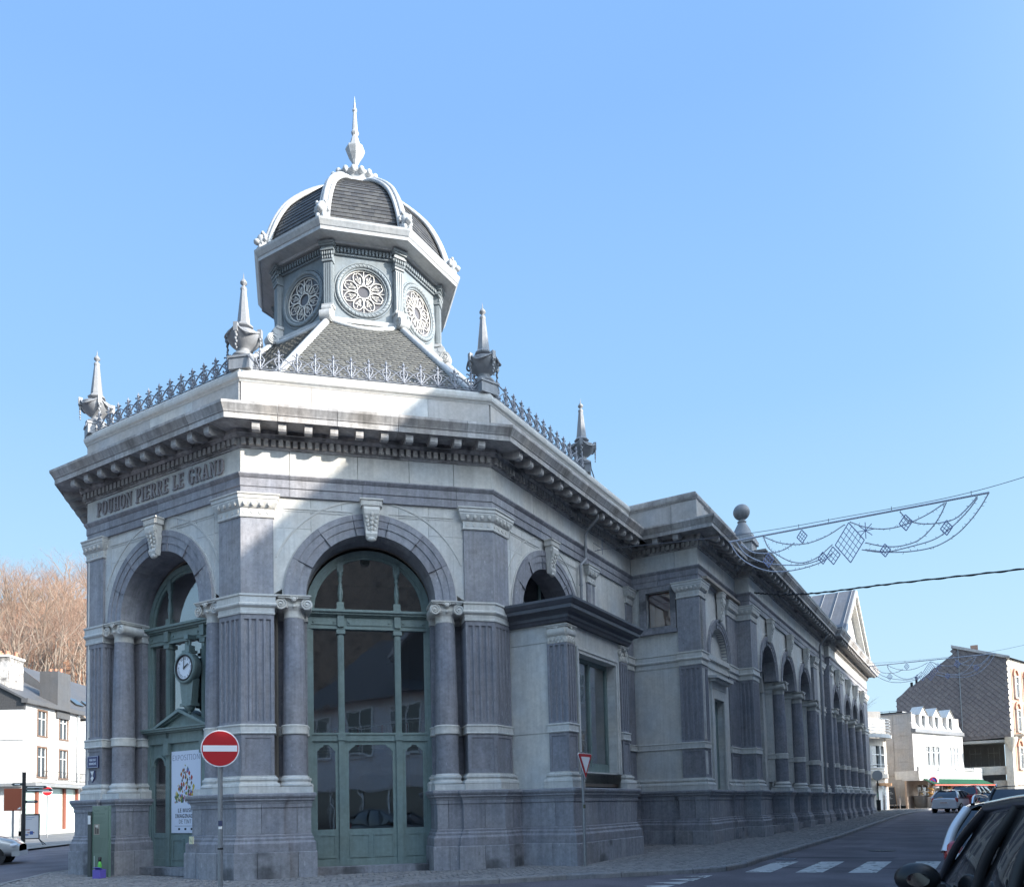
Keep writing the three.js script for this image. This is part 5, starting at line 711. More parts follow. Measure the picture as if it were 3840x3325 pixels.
// ---------- far end of the street ----------
const G0 = (x, z) => zl(x, z);
{ // mansard restaurant: front runs along heading 52.7 deg, faces the sun
  const cx = 42.3, cz = -80, d = [.795, -.606], L = 11.2, y0 = 1.0; const h = thing('mansard_restaurant', 'white restaurant with mansard roof, three dormers and green tiled awning', 'restaurant', [cx, 0, cz], Math.atan2(.606, .795));
  // local: x along the front, z out of the front
  const beige = S_([.62, .585, .55], tPlain, .85), zincD = S_([.25, .26, .28], tPlain, .6), ye = 8.35, yt = 10.4;
  add(h, 'front_wall', shapeGeo([[0, 3.9], [L, 3.9], [L, ye], [0, ye]], .3, [[[2.6, 4.9], [5.9, 4.9], [5.9, 7.0], [2.6, 7.0]], [[7.9, 4.9], [10.2, 4.9], [10.2, 7.0], [7.9, 7.0]]]).translate(0, 0, -.3), wallW);
  for (const [a, b, n] of [[2.6, 5.9, 3], [7.9, 10.2, 3]]) for (let i = 0; i < n; i++) { const w = (b - a) / n; win(h, new THREE.Matrix4().makeTranslation(a + w * (i + .5), 4.95, -.05), w - .2, 2, paintW); }
  // side wall in large panels
  const pan = [[0, 1], [1, 2], [2, 3.6], [3.6, 5.2]]; for (let r = 0; r < 5; r++) for (const [i, xx] of [0, 1, 2, 3, 4].entries()) { const za = -i * 1.9, zb = za - 1.88, ya = 4.0 + r * 1.3, top = i < 2 ? 10.2 : 10.2 - (i - 1) * .35; if (ya > top) continue; add(h, 'side_panel', box(-.06, .02, ya + .01, Math.min(ya + 1.29, top), zb, za - .01), beige); }
  add(h, 'body', box(.02, L, 1, 10.1, -9.6, -.3), beige); add(h, 'parapet_coping', box(-.1, .1, 10.15, 10.28, -9.6, 0), zincD);
  // mansard
  add(h, 'mansard', new MB().q([0, ye + .2, .1], [L, ye + .2, .1], [L, yt, -.9], [0, yt, -.9]).q([0, yt, -.9], [L, yt, -.9], [L, yt + .1, -9], [0, yt + .1, -9]).t([0, ye, .1], [0, yt, -.9], [0, ye, -1]).geo(), S_([.72, .71, .70], tWhite, .6)); add(h, 'gutter', box(-.1, L * .66, ye - .12, ye + .25, -.1, .35), zincD); add(h, 'gutter', box(L * .66 + .03, L + .05, ye - .12, ye + .25, -.1, .2), zincD);
  for (const x of [2.3, 5.2, 8.3]) { const w = grp(h, 'dormer'); w.position.set(x, ye + .2, 0); add(w, 'cheeks', shapeGeo([[-.75, 0], [.75, 0], [.75, 1.55], [0, 2.25], [-.75, 1.55]], .9, [[[-.4, .15], [.4, .15], [.4, 1.45], [-.4, 1.45]]]).translate(0, 0, -.85), wallW); add(w, 'pane', box(-.4, .4, .15, 1.45, -.2, -.18), winGlass); add(w, 'frame', merge([box(-.46, -.4, .1, 1.5, -.2, .08), box(.4, .46, .1, 1.5, -.2, .08), box(-.4, .4, 1.45, 1.52, -.2, .08), box(-.03, .03, .15, 1.45, -.2, -.1)]), paintW); add(w, 'dormer_roof', new MB().q([0, 2.4, .15], [-.95, 1.5, .15], [-.95, 1.5, -1], [0, 2.4, -1]).q([.95, 1.5, .15], [0, 2.4, .15], [0, 2.4, -1], [.95, 1.5, -1]).geo(), wallW); }
  // balcony parapet, tiled awning, shop front with twined pillars
  add(h, 'parapet', merge([box(-2, L + 1.2, 3.55, 4.35, 1.15, 1.3), box(-2, -1.85, 3.55, 4.35, -1, 1.2), box(-2, L + 1.2, 3.4, 3.6, -.3, 1.35), box(-2, -.2, 4.35, 4.75, 1.12, 1.33), box(2.2, 3.4, 4.35, 4.75, 1.12, 1.33), box(6.2, 7.4, 4.35, 4.75, 1.12, 1.33), box(10.4, L + 1.2, 4.35, 4.75, 1.12, 1.33)]), wallW); for (const [a, b] of [[-.2, 2.2], [3.4, 6.2], [7.4, 10.4]]) for (const y of [4.48, 4.64]) add(h, 'parapet_rail', rod([a, y, 1.22], [b, y, 1.22], .03, 6), paintW);
  const tile = S_([.06, .2, .11], tPlain, .35); add(h, 'awning_base', new MB().q([-1.4, 2.95, 2.5], [L + 1, 2.95, 2.5], [L + .7, 3.5, 1.3], [-1.1, 3.5, 1.3]).geo(), tile); for (let i = 0; i < 52; i++) add(h, 'awning_tile', rod([-1.4 + i * .26, 2.98, 2.5], [-1.15 + i * .25, 3.54, 1.3], .07, 6), tile); add(h, 'awning_edge', box(-1.5, L + 1.1, 2.86, 2.98, 2.42, 2.55), mat([.5, .07, .04], { roughness: .5 }));
  add(h, 'shop_wall', shapeGeo([[-2, .4], [L + 1, .4], [L + 1, 3.4], [-2, 3.4]], .2, [[[.2, .8], [2.6, .8], [2.6, 3], [.2, 3]], [[4.2, .8], [7.2, .8], [7.2, 3], [4.2, 3]], [[8.6, .8], [10.4, .8], [10.4, 3], [8.6, 3]]]).translate(0, 0, -.1), S_([.55, .42, .33], tPlain)); for (const [a, b] of [[.2, 2.6], [4.2, 7.2], [8.6, 10.4]]) { add(h, 'shop_pane', box(a, b, .8, 3, -.08, -.05), winGlass); add(h, 'shop_frame', merge([box(a, b, 2.3, 2.42, -.05, .05), box(a, b, .8, 1.3, -.05, .03), box(a, a + .1, .8, 3, -.05, .06), box(b - .1, b, .8, 3, -.05, .06), box((a + b) / 2 - .06, (a + b) / 2 + .06, .8, 3, -.05, .06)]), paintW); } add(h, 'menu_card', box(.9, 1.25, 1.6, 2.2, .06, .08), mat([.85, .6, .08])); add(h, 'menu_card', box(4.7, 5.05, 1.6, 2.2, .06, .08), mat([.85, .7, .1]));
  const gold = mat([.5, .27, .06], { roughness: .6 }); for (const x of [-.8, 3.4, 7.9, L + .1]) { const p = grp(h, 'twined_pillar'); add(p, 'post', rod([x, .5, 1.8], [x, 2.95, 1.8], .16, 10), mat([.3, .2, .13])); const q = []; for (let i = 0; i < 60; i++) { const a = i * .55; q.push(T(new THREE.SphereGeometry(.08, 5, 4), x + Math.cos(a) * .2, .55 + i * .04, 1.8 + Math.sin(a) * .2)); } add(p, 'garland', merge(q), gold); }
}
{ // art deco white building with a rounded front
  const cx = 33.5, cz = -78, h = thing('rounded_white_building', 'cream building with rounded front, curved railings and tall windows', 'building', [cx, 0, cz], .25), R = 4.4, m = S_([.82, .76, .68], tPlain, .8);
  const wall = (y0, y1, r, a0, a1, nm, mm = m) => { const b = new MB(), N = 24, P = (r, a, y) => [r * Math.sin(a), y, r * Math.cos(a)]; for (let i = 0; i < N; i++) { const A = a0 + (a1 - a0) * i / N, B = a0 + (a1 - a0) * (i + 1) / N; b.q(P(r, A, y0), P(r, B, y0), P(r, B, y1), P(r, A, y1)).q(P(r, A, y1), P(r, B, y1), P(r - .3, B, y1), P(r - .3, A, y1)).q(P(r, B, y0), P(r, A, y0), P(r - .3, A, y0), P(r - .3, B, y0)).q(P(r - .3, B, y0), P(r - .3, A, y0), P(r - .3, A, y1), P(r - .3, B, y1)); } return add(h, nm, b.geo(), mm); };
  wall(.4, 3.6, R, -1.6, 1.6, 'ground_wall'); wall(3.6, 4.0, R + .25, -1.6, 1.6, 'band'); wall(3.9, 4.6, R, -1.6, 1.6, 'apron_wall'); wall(6.6, 7.3, R, -1.6, 1.6, 'lintel_wall'); wall(7.3, 7.6, R + .7, -1.6, 1.6, 'balcony_slab', wallW); wall(7.6, 7.7, R + .55, -1.6, 1.6, 'balcony_kerb'); wall(4.6, 6.6, R - .2, -1.6, 1.6, 'ribbon_window', winGlass);
  for (let i = 0; i <= 9; i++) { const a = -1.5 + i * .33; add(h, 'window_post', T(box(-.14, .14, 4.6, 6.6, -.35, 0), R * Math.sin(a), 0, R * Math.cos(a), a), wallW); add(h, 'window_bar', T(box(-.72, .72, 5.75, 5.83, -.2, -.1), R * Math.sin(a + .165), 0, R * Math.cos(a + .165), a + .165), paintW); }
  for (const [r, y0] of [[R + .6, 7.7], [R + .2, 4.05]]) for (let k = 0; k < (y0 > 5 ? 5 : 3); k++) add(h, 'balcony_rail', tube(Array.from({ length: 14 }, (_, i) => { const a = -1.6 + i * 3.2 / 13; return [r * Math.sin(a), y0 + .25 + k * .27, r * Math.cos(a)]; }), .03, 40, 5), paintW);
  add(h, 'upper_block', box(-3.6, 4.2, 7.5, 10.1, -6, 1.6), S_([.42, .40, .38], tPlain)); add(h, 'side_block', box(2, 4.6, .4, 9.3, -6, 1.7), m); add(h, 'rear_block', box(-6, 4.6, .4, 7.4, -10, 0), m); for (const x of [1.6, 2.6, 3.4]) add(h, 'door', T(box(-.35, .35, .7, 2.9, 0, .1), R * Math.sin(.35 + (x - 1.6) * .14), 0, R * Math.cos(.35 + (x - 1.6) * .14), .35 + (x - 1.6) * .14), x === 2.6 ? winGlass : paintW); wall(2.9, 3.15, R + .5, .2, 1.4, 'door_hood', mat([.5, .26, .12]));
}
{ // big gable hung with diamond tiles; the brick front turns the corner on the right
  const cx = 55.3, cz = -85, h = thing('tile_hung_house', 'tall house with grey diamond tiled gable and lit brick front', 'house', [cx, 0, cz], -TH), W = 10.6; // local x to the right (towards us), gable faces +z; spans x -W..0
  const out = [[-W, 7.6], [0, 7.9], [0, 16.3], [-4.9, 18.0], [-4.9, 17.3], [-W, 12.9]]; const bm = S_([.2, .18, .185], tPlain, .8), tm = [[.205, .185, .19], [.19, .17, .178], [.22, .2, .203]].map((c) => S_(c, tPlain, .65, .006));
  add(h, 'gable_board', shapeGeo(out, .3).translate(0, 0, -.3), bm);
  const dg = clean(shapeGeo([[-.5, 0], [0, -.5], [.5, 0], [0, .5]], .05)), P = .62; let n = 0; const bin = [[], [], []]; const top = (x) => x > -4.9 ? 18.0 - (x + 4.9) * 1.7 / 4.9 : 12.9 + (x + W) * 4.4 / (W - 4.9), bot = (x) => 7.9 + x * .03;
  const list = []; for (let r = 0; r < 42; r++) for (let i = 0; i < 20; i++) { const x = -W + .2 + i * P + (r % 2) * P / 2, y = 7.7 + r * P / 2; if (x > -.15 || y > top(x) - .1 || y < bot(x) + .25) continue; list.push([x, y]); }
  list.sort((a, b) => b[0] - a[0]); for (const [x, y] of list) { const k = Math.floor(rnd() * 3), m = new THREE.Matrix4().compose(new THREE.Vector3(x, y, .0), new THREE.Quaternion().setFromEuler(new THREE.Euler(-.1 + rr(-.03, .03), rr(-.03, .03), 0)), new THREE.Vector3(P * .98, P * .98, 1)); if (n++ < 300) { const o = new THREE.Mesh(dg, tm[k]); o.name = 'diamond_tile'; o.castShadow = o.receiveShadow = true; o.applyMatrix4(m); h.add(o); } else bin[k].push(m); }
  bin.forEach((b, k) => { if (!b.length) return; const im = new THREE.InstancedMesh(dg, tm[k], b.length); b.forEach((m, i) => im.setMatrixAt(i, m)); im.name = 'diamond_tiles'; im.userData.kind = 'stuff'; h.add(im); });
  add(h, 'body', box(-W, -.3, 7.9, 12.8, -12, -.3), bm); add(h, 'verge', merge([shapeGeo([[-5, 18.0], [.3, 16.2], [.3, 16.5], [-5, 18.3]], .5).translate(0, 0, -.3)]), S_([.55, .55, .55], tPlain)); add(h, 'roof', new MB().q([.3, 16.3, .2], [-4.9, 18.1, .2], [-4.9, 18.1, -12], [.3, 16.3, -12]).geo(), slateL); add(h, 'seam', box(-4.4, -4.32, 8, 17.8, .0, .1), galv);
  add(h, 'chimney', box(-3.2, -2.5, 17, 18.2, -2, -1), wallB); { const k = add(h, 'chimney', box(-9.3, -8.5, 13, 14.2, -2, -1), wallB); add(k, 'flue_pipe', rod([-8.6, 14, -1.5], [-8.6, 15.4, -1.5], .12), black); add(k, 'flue_pipe', rod([-9.1, 14, -1.5], [-9.1, 14.8, -1.5], .14), black); } for (let i = 0; i < 6; i++) add(h, 'roof_rail', rod([-W - 4 + i * .8, 10.6, -.5], [-W - 4 + i * .8, 11.6, -.5], .03, 5), galv); add(h, 'roof_rail', rod([-W - 4, 11.6, -.5], [-W, 11.6, -.5], .03, 5), galv);
  // brick front facing the street
  const F = frame(0, 0, .315, -.949), br = S_([.62, .36, .26], tWhite, .85), cream = S_([.78, .72, .62], tPlain); add(h, 'front_wall', on(box(0, 14, 0, 16.3, -.3, 0), F), cream); add(h, 'front_roof', on(new MB().q([-.3, 16.3, .4], [14, 16.3, .4], [14, 18.2, -5], [-.3, 18.2, -5]).geo(), F), slate[1]); for (let i = 0; i < 3; i++) { const b = grp(h, 'balcony'); add(b, 'slab', on(box(.9 + i * 3.2, 3.5 + i * 3.2, 8.1, 8.25, 0, .9), F), cream); add(b, 'rail', on(merge([rod([.9 + i * 3.2, 9.1, .85], [3.5 + i * 3.2, 9.1, .85], .03, 5), ...Array.from({ length: 12 }, (_, k) => rod([.95 + i * 3.2 + k * .22, 8.25, .85], [.95 + i * 3.2 + k * .22, 9.1, .85], .015, 4))]), F), black); } for (let i = 0; i < 4; i++) for (const y of [4.6, 8.6, 12.2]) { add(h, 'brick_panel', on(box(1 + i * 3.2, 3.4 + i * 3.2, y - .3, y + 3.1, 0, .05), F), br); win(h, F.clone().multiply(new THREE.Matrix4().makeTranslation(2.2 + i * 3.2, y, .2)), 1.1, 2.2, cream); add(h, 'window_arch', on(T(ringMould(.6, .85, 0, .2), 2.2 + i * 3.2, y + 2.35, .02), F), br); }
  add(h, 'corner_pier', box(-.6, .05, 0, 7.9, -.6, .02), cream); add(h, 'corbel', lathe([[.1, 6.4], [.3, 6.9], [.55, 7.5], [.6, 7.9]], 12), cream);
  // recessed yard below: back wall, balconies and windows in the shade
  const gr = S_([.34, .33, .31], tPlain); add(h, 'yard_wall', box(-W, -.6, 0, 8, -4.3, -4), gr); add(h, 'yard_ceiling', box(-W, 0, 7.4, 7.7, -4.2, 0), S_([.5, .49, .46], tPlain)); add(h, 'yard_balcony', box(-W, -.6, 4.0, 4.9, -.5, -.2), S_([.62, .59, .54], tPlain)); for (let i = 0; i < 5; i++) { win(h, new THREE.Matrix4().makeTranslation(-8.6 + i * 1.75, 5.1, -3.95), 1.1, 2, gr); add(h, 'yard_door', box(-9 + i * 1.8, -7.7 + i * 1.8, .6, 3.4, -.5, -.3), i % 2 ? S_([.3, .3, .3], tPlain) : S_([.55, .52, .45], tPlain)); }
}
// ---------- things on and around the pump room ----------
const font = await new FontLoader().loadAsync('fonts/droid/droid_serif_bold.typeface.json');
{ // raised letters of the frieze
  const L = grp(pav, 'frieze_lettering'), m = mat([.27, .245, .25], { roughness: .7 }), txt = 'POUHON PIERRE LE GRAND', gs = []; let x = 0;
  for (const ch of txt) { if (ch === ' ') { x += .26; continue; } const g = new TextGeometry(ch, { font, size: .42, depth: .05, curveSegments: 5 }); g.computeBoundingBox(); const w = g.boundingBox.max.x - g.boundingBox.min.x; g.translate(-g.boundingBox.min.x + x, 0, 0); gs.push([ch, g]); x += w + .075; }
  const k = 5.75 / x; for (const [ch, g] of gs) { g.scale(k, 1.02, 1); g.translate(.55, 10.79, .003); add(L, 'letter', on(clean(g), fm(1)), m); }
}
const facePt = (f, t, n, y) => { const p = fp(f, t, n), w = W2(p[0], p[1]); return [w[0], y, w[1]]; };
const faceTurn = (f) => -TH + Math.atan2(-FD[f][1], FD[f][0]);
{ // hanging clock
  const c = thing('wall_clock', 'round white clock in a green case hanging before the arched entrance', 'clock', facePt(1, LS / 2 + .42, -.97, 5.85), faceTurn(1));
  const ring = lathe([[.34, .40], [.42, .42], [.46, .38], [.47, .3], [.44, .25], [.44, .15], [.36, .08], [.2, .06], [0, .05]], 36); ring.rotateX(PI / 2);
  add(c, 'case', ring, green); add(c, 'bezel', T(new THREE.TorusGeometry(.36, .03, 8, 40), 0, 0, .40), black);
  const dial = print(512, 512, (x) => { x.fillStyle = '#e9ecf2'; x.fillRect(0, 0, 512, 512); x.fillStyle = '#141822'; x.textAlign = 'center'; x.textBaseline = 'middle'; x.font = 'bold 62px serif'; ['XII', 'I', 'II', 'III', 'IIII', 'V', 'VI', 'VII', 'VIII', 'IX', 'X', 'XI'].forEach((n, i) => { const a = i * Math.PI / 6; x.save(); x.translate(256 + Math.sin(a) * 196, 256 - Math.cos(a) * 196); x.rotate(a); x.fillText(n, 0, 0); x.restore(); }); for (let i = 0; i < 60; i++) { const a = i * Math.PI / 30; x.save(); x.translate(256, 256); x.rotate(a); x.fillRect(-2, -248, 4, i % 5 ? 10 : 16); x.restore(); } });
  { const g = new THREE.CircleGeometry(.35, 48).toNonIndexed(), o = new THREE.Mesh(g, dial); o.name = 'dial'; o.position.z = .38; o.castShadow = o.receiveShadow = true; c.add(o); }
  add(c, 'hour_hand', T(box(-.018, .018, -.04, .2, .405, .412), 0, 0, 0, 0, 0, -PI / 3), black); add(c, 'minute_hand', T(box(-.012, .012, -.06, .3, .414, .42), 0, 0, 0), black);
  add(c, 'drop', merge([shapeGeo([[-.2, -1.05], [.2, -1.05], [.3, -.3], [-.3, -.3]], .22).translate(0, 0, .1), box(-.24, .24, -1.1, -1.02, .06, .36), T(new THREE.SphereGeometry(.16, 14, 8, 0, 2 * PI, PI / 2, PI / 2), 0, -1.1, .2), T(new THREE.SphereGeometry(.06, 10, 8), 0, -1.27, .2)]), green);
  add(c, 'crest', merge([box(-.16, .16, .44, .52, .06, .36), box(-.1, .1, .52, .66, .1, .3), rod([0, .6, .2], [0, .95, .2], .04, 8)]), green); add(c, 'bracket', merge([box(-.08, .08, -.3, .3, 0, .12), box(-.08, .08, .85, .97, 0, .34)]), green);
}
{ // exhibition poster: lettering kept, drawing replaced by loose colour shapes
  const m = print(512, 950, (x, w, h) => { x.fillStyle = '#dfe4f2'; x.fillRect(0, 0, w, h); x.fillStyle = '#8b90a6'; x.textAlign = 'center'; x.font = '88px sans-serif'; x.fillText('EXPOSITION', w / 2, 108); const c = ['#a9603a', '#6f7f3c', '#3f3a38', '#b03a2c', '#c9b23c', '#5b6ea8', '#7a5a40', '#c06a90', '#4a6a52', '#d8c9a0']; let s = 7; const r = () => (s = (s * 16807) % 2147483647) / 2147483647; for (let i = 0; i < 150; i++) { const t = Math.pow(r(), .7), y = 165 + t * 440, sp = 40 + t * 190; x.fillStyle = c[Math.floor(r() * c.length)]; const px = w / 2 + (r() - .5) * 2 * sp, a = 8 + r() * 20; x.beginPath(); x.moveTo(px, y - a); x.lineTo(px + a * .8, y); x.lineTo(px + a * .2, y + a * 1.5); x.lineTo(px - a * .7, y + a * .4); x.fill(); } x.fillStyle = '#1c1e2b'; x.font = 'bold 62px sans-serif'; x.fillText('LE MUSÉE', w / 2, 712); x.fillText('IMAGINAIRE', w / 2, 776); x.font = '62px sans-serif'; x.fillText('DE TINT', w / 2 - 16, 840); x.font = '16px sans-serif'; for (let i = 0; i < 3; i++) { x.fillRect(120 + i * 110, 892, 34, 24); } x.fillRect(60, 868, 390, 3); });
  const p = thing('poster', 'tall pale exhibition poster on the green entrance door', 'poster', facePt(1, LS / 2, -.995, 2.3), faceTurn(1)); addCard(p, 'print', 1.3, 2.4, m, 0, 0, .032); add(p, 'backing', box(-.65, .65, -1.2, 1.2, 0, .03), paintW);
}
{ // street name plate and shield
  const s = thing('street_plate', 'blue enamel street name plate reading RUE DU MARCHE on the end pier', 'sign', facePt(1, .42, 0, 3.28), faceTurn(1)); addCard(s, 'lettering', .54, .36, print(384, 256, (x) => { x.fillStyle = '#20285e'; x.fillRect(0, 0, 384, 256); x.strokeStyle = '#c8cede'; x.lineWidth = 8; x.strokeRect(10, 10, 364, 236); x.fillStyle = '#dfe4f0'; x.textAlign = 'center'; x.font = 'bold 62px sans-serif'; x.fillText('RUE DU', 192, 108); x.fillText('MARCHE', 192, 188); }, { roughness: .25 }), 0, 0, .036); add(s, 'plate', box(-.27, .27, -.18, .18, .005, .035), mat([.02, .025, .1], { roughness: .3 }));
  const h = thing('shield_plaque', 'small blue and white heritage shield below the street plate', 'plaque', facePt(1, .4, 0, 2.86), faceTurn(1)); add(h, 'shield', shapeGeo([[-.11, .16], [.11, .16], [.11, -.05], [0, -.2], [-.11, -.05]], .02, [], .004), mat([.03, .04, .12], { roughness: .3 })); add(h, 'white_field', merge([shapeGeo([[-.09, .14], [.09, .14], [0, .0]], .01), shapeGeo([[-.07, -.07], [0, .0], [.07, -.07], [0, -.17]], .01)]).translate(0, 0, .026), paintW);
  const l = thing('number_plate', 'tiny cream plate on the left corner of the middle pier pedestal', 'plate', facePt(1, LS - 1.52, .36, .95), faceTurn(1)); add(l, 'plate', box(-.07, .07, -.1, .1, -.03, .012), mat([.7, .68, .5])); addCard(l, 'marks', .13, .19, print(64, 96, (x) => { x.fillStyle = '#d8d4b0'; x.fillRect(0, 0, 64, 96); x.strokeStyle = '#333'; x.lineWidth = 5; x.beginPath(); x.moveTo(14, 20); x.lineTo(26, 70); x.moveTo(34, 40); x.lineTo(52, 76); x.stroke(); }), 0, 0, .016);
}
{ // information totem with the things left at its foot
  const p = facePt(1, 1.85, .68, 0), t = thing('information_totem', 'slim green information panel standing before the left pier', 'info panel', [p[0], gy(AP + .9), p[2]], faceTurn(1) + .12);
  add(t, 'panel', box(-.3, .36, 0, 2.02, -.05, .03), mat([.16, .24, .19], { roughness: .18, clearcoat: .6 })); add(t, 'post', box(-.42, -.3, 0, 1.86, -.08, .08), mat([.05, .06, .06], { roughness: .4 }));
  addCard(t, 'print', .64, 1.98, print(256, 792, (x) => { x.fillStyle = '#5d7365'; x.fillRect(0, 0, 256, 792); x.fillStyle = '#2c4a3c'; x.font = '26px sans-serif'; x.fillText('Pouhon', 22, 58); x.fillText('Pierre le Grand', 22, 92); x.font = 'italic 30px serif'; x.fillText('Spa', 190, 36); x.fillStyle = '#4c6356'; for (let i = 0; i < 12; i++) x.fillRect(22, 118 + i * 7, 120 + (i * 37 % 90), 3); x.fillStyle = '#8f8578'; x.fillRect(24, 200, 92, 120); x.fillStyle = '#4a443e'; x.fillRect(40, 230, 26, 80); x.fillRect(70, 250, 34, 60); x.fillStyle = '#d0c8ba'; x.fillRect(52, 210, 40, 26); x.fillStyle = '#4c6356'; for (let i = 0; i < 26; i++) x.fillRect(22, 350 + i * 7, 100 + (i * 53 % 110), 3); x.fillStyle = '#c9d4cc'; x.fillRect(30, 560, 8, 190); }, { roughness: .2, clearcoat: .5 }), .03, 1.01, .036);
  add(t, 'tag', box(-.41, -.31, 1.5, 1.75, .08, .09), paintW);
  const q = facePt(1, 2.3, 1.0, 0), b = thing('purple_box', 'small purple box on the ground at the foot of the totem', 'box', [q[0], gy(AP + 1.2) + .005, q[2]], faceTurn(1) + .2); add(b, 'carton', merge([box(-.13, .13, 0, .25, -.11, .11)]), mat([.13, .1, .42], { roughness: .5 })); add(b, 'flap', T(box(-.13, .13, 0, .01, 0, .12), 0, .25, .0, 0, -.5), mat([.15, .12, .46], { roughness: .5 }));
  const r = facePt(1, 2.1, .86, 0), g = thing('green_bottle', 'bright green bottle with black cap beside the purple box', 'bottle', [r[0], gy(AP + 1) + .005, r[2]]); add(g, 'bottle', lathe([[0, 0], [.05, 0], [.052, .36], [.04, .42], [.025, .46], [0, .46]], 14), mat([.12, .5, .08], { roughness: .3 })); add(g, 'cap', lathe([[.03, .46], [.045, .46], [.045, .58], [0, .58]], 12), black);
}
// ---------- road signs ----------
const redS = mat([.42, .015, .02], { roughness: .35 }), whiteS = mat([.78, .78, .8], { roughness: .35 });
function roundNoEntry(label, pos, turn, R, h, poleR, back = 0) { const s = thing('no_entry_sign', label, 'road sign', pos, turn); add(s, 'pole', merge([rod([0, -.1, -.05], [0, h + R * .3, -.05], poleR, 12), T(new THREE.SphereGeometry(poleR, 8, 6), 0, h + R * .3, -.05)]), galv); const d = (r, t) => new THREE.CylinderGeometry(r, r, t, 48).rotateX(PI / 2).translate(0, h, 0); add(s, 'rim', d(R, .03).translate(0, 0, .02), whiteS); add(s, 'disc', d(R * .94, .03).translate(0, 0, .026), redS); add(s, 'bar', box(-R * .88, R * .88, h - R * .165, h + R * .165, .03, .046), whiteS); add(s, 'back_clamp', merge([box(-.09, .09, h + R * .4, h + R * .5, -.09, .01), box(-.09, .09, h - R * .5, h - R * .4, -.09, .01)]), galv); return s; }
{ const s = roundNoEntry('large red no entry sign on a grey pole before the middle pier', [-5.26, gy(12), -15.95], .32, .365, 3.02, .048); add(s, 'sticker', T(new THREE.CylinderGeometry(.0505, .0505, .1, 14, 1, true, -.9, 1.8), 0, 1.55, -.05), mat([.05, .06, .12])); add(s, 'sticker', T(new THREE.CylinderGeometry(.0505, .0505, .05, 14, 1, true, -.8, 1.6), 0, 1.46, -.05), paintW); add(s, 'collar', T(new THREE.CylinderGeometry(.056, .056, .03, 14), 0, 1.05, -.05), black);
  roundNoEntry('small red no entry sign outside the white corner house', [-34.4, zl(-34.4, -63.3), -63.3], .4, .37, 3.6, .05);
  const w = W2(10.6, 2.7), y = thing('give_way_sign', 'red and white give way triangle on a grey pole by the bay window', 'road sign', [w[0], gy(2.7), w[1]], -TH + PI / 2 - .06), tri = (r, z, d) => shapeGeo([[0, -r], [r * .9, r * .52], [r * .8, r * .6], [-r * .8, r * .6], [-r * .9, r * .52]], d).translate(0, 2.8, z);
  add(y, 'pole', merge([rod([0, -.1, -.06], [0, 3.1, -.06], .045, 12), box(-.06, .06, 3.0, 3.04, -.09, 0)]), galv); add(y, 'rim', tri(.43, 0, .02), whiteS); add(y, 'border', tri(.405, .021, .012), redS); add(y, 'field', tri(.27, .034, .01), whiteS); add(y, 'clamp', merge([box(-.1, .1, 2.98, 3.03, -.12, 0), box(-.1, .1, 2.5, 2.55, -.12, 0), box(.05, .14, 2.36, 2.44, -.1, -.02)]), galv); add(y, 'sticker', T(new THREE.CylinderGeometry(.0475, .0475, .1, 12, 1, true, -1.4, 2), 0, 1.62, -.06), mat([.1, .1, .06]));
}
{ // left background furniture
  const at = (x, z) => [x, zl(x, z), z];
  const r = thing('red_sign_panel', 'brick red sign panel on a grey pole at the far left', 'road sign', at(-24.9, -42.5), .35); add(r, 'pole', rod([0, 0, -.06], [0, 3.2, -.06], .05, 10), galv); add(r, 'panel', shapeGeo([[-.4, 2.05], [.4, 2.05], [.4, 3.2], [-.4, 3.2]], .03, [], .01), mat([.32, .08, .035], { roughness: .5 })); add(r, 'mark', shapeGeo([[.2, 2.12], [.36, 2.12], [.36, 2.24]], .006).translate(0, 0, .042), paintW);
  const d = thing('direction_post', 'dark post with finger direction signs by the left road', 'sign post', at(-26.5, -46.3), .3); add(d, 'post', rod([0, 0, 0], [0, 4.25, 0], .1, 10), black); for (const [y, x0, x1] of [[3.55, -.65, .0], [3.2, 0, 1.5], [2.55, 0, .75], [3.38, 0, 1.2]]) { const f = add(d, 'finger_sign', shapeGeo(x1 > 0 ? [[x0, y - .08], [x1 - .1, y - .08], [x1, y], [x1 - .1, y + .08], [x0, y + .08]] : [[x0 + .1, y - .08], [x1, y - .08], [x1, y + .08], [x0 + .1, y + .08], [x0, y]], .04), mat([.03, .045, .05], { roughness: .4 })); add(f, 'lettering', merge([box(Math.min(x0, x1) + .18, Math.max(x0, x1) - .2, y - .02, y + .02, .042, .044)]), paintW); }
  const a = thing('pavement_board', 'black framed pavement board with a poster, beside the direction post', 'board', at(-27.4, -48.6), .35); add(a, 'frame', shapeGeo([[-.5, .35], [.5, .35], [.5, 1.85], [-.5, 1.85]], .05, [[[-.44, .41], [.44, .41], [.44, 1.79], [-.44, 1.79]]]), black); addCard(a, 'print', .88, 1.38, print(256, 400, (x) => { x.fillStyle = '#b8b8bc'; x.fillRect(0, 0, 256, 400); x.fillStyle = '#6a7a9a'; x.fillRect(60, 40, 130, 10); x.fillRect(60, 70, 90, 8); x.fillStyle = '#7a2a1e'; x.fillRect(30, 250, 90, 14); x.fillRect(80, 300, 110, 14); x.fillStyle = '#39518a'; x.fillRect(120, 280, 50, 60); x.fillRect(40, 330, 60, 24); }), 0, 1.1, .02); add(a, 'stand', merge([rod([-.45, .35, 0], [-.75, 0, .4], .025, 6), rod([.45, .35, 0], [.75, 0, .4], .025, 6), rod([-.45, .35, 0], [-.75, 0, -.4], .025, 6), rod([.45, .35, 0], [.75, 0, -.4], .025, 6)]), black);
}
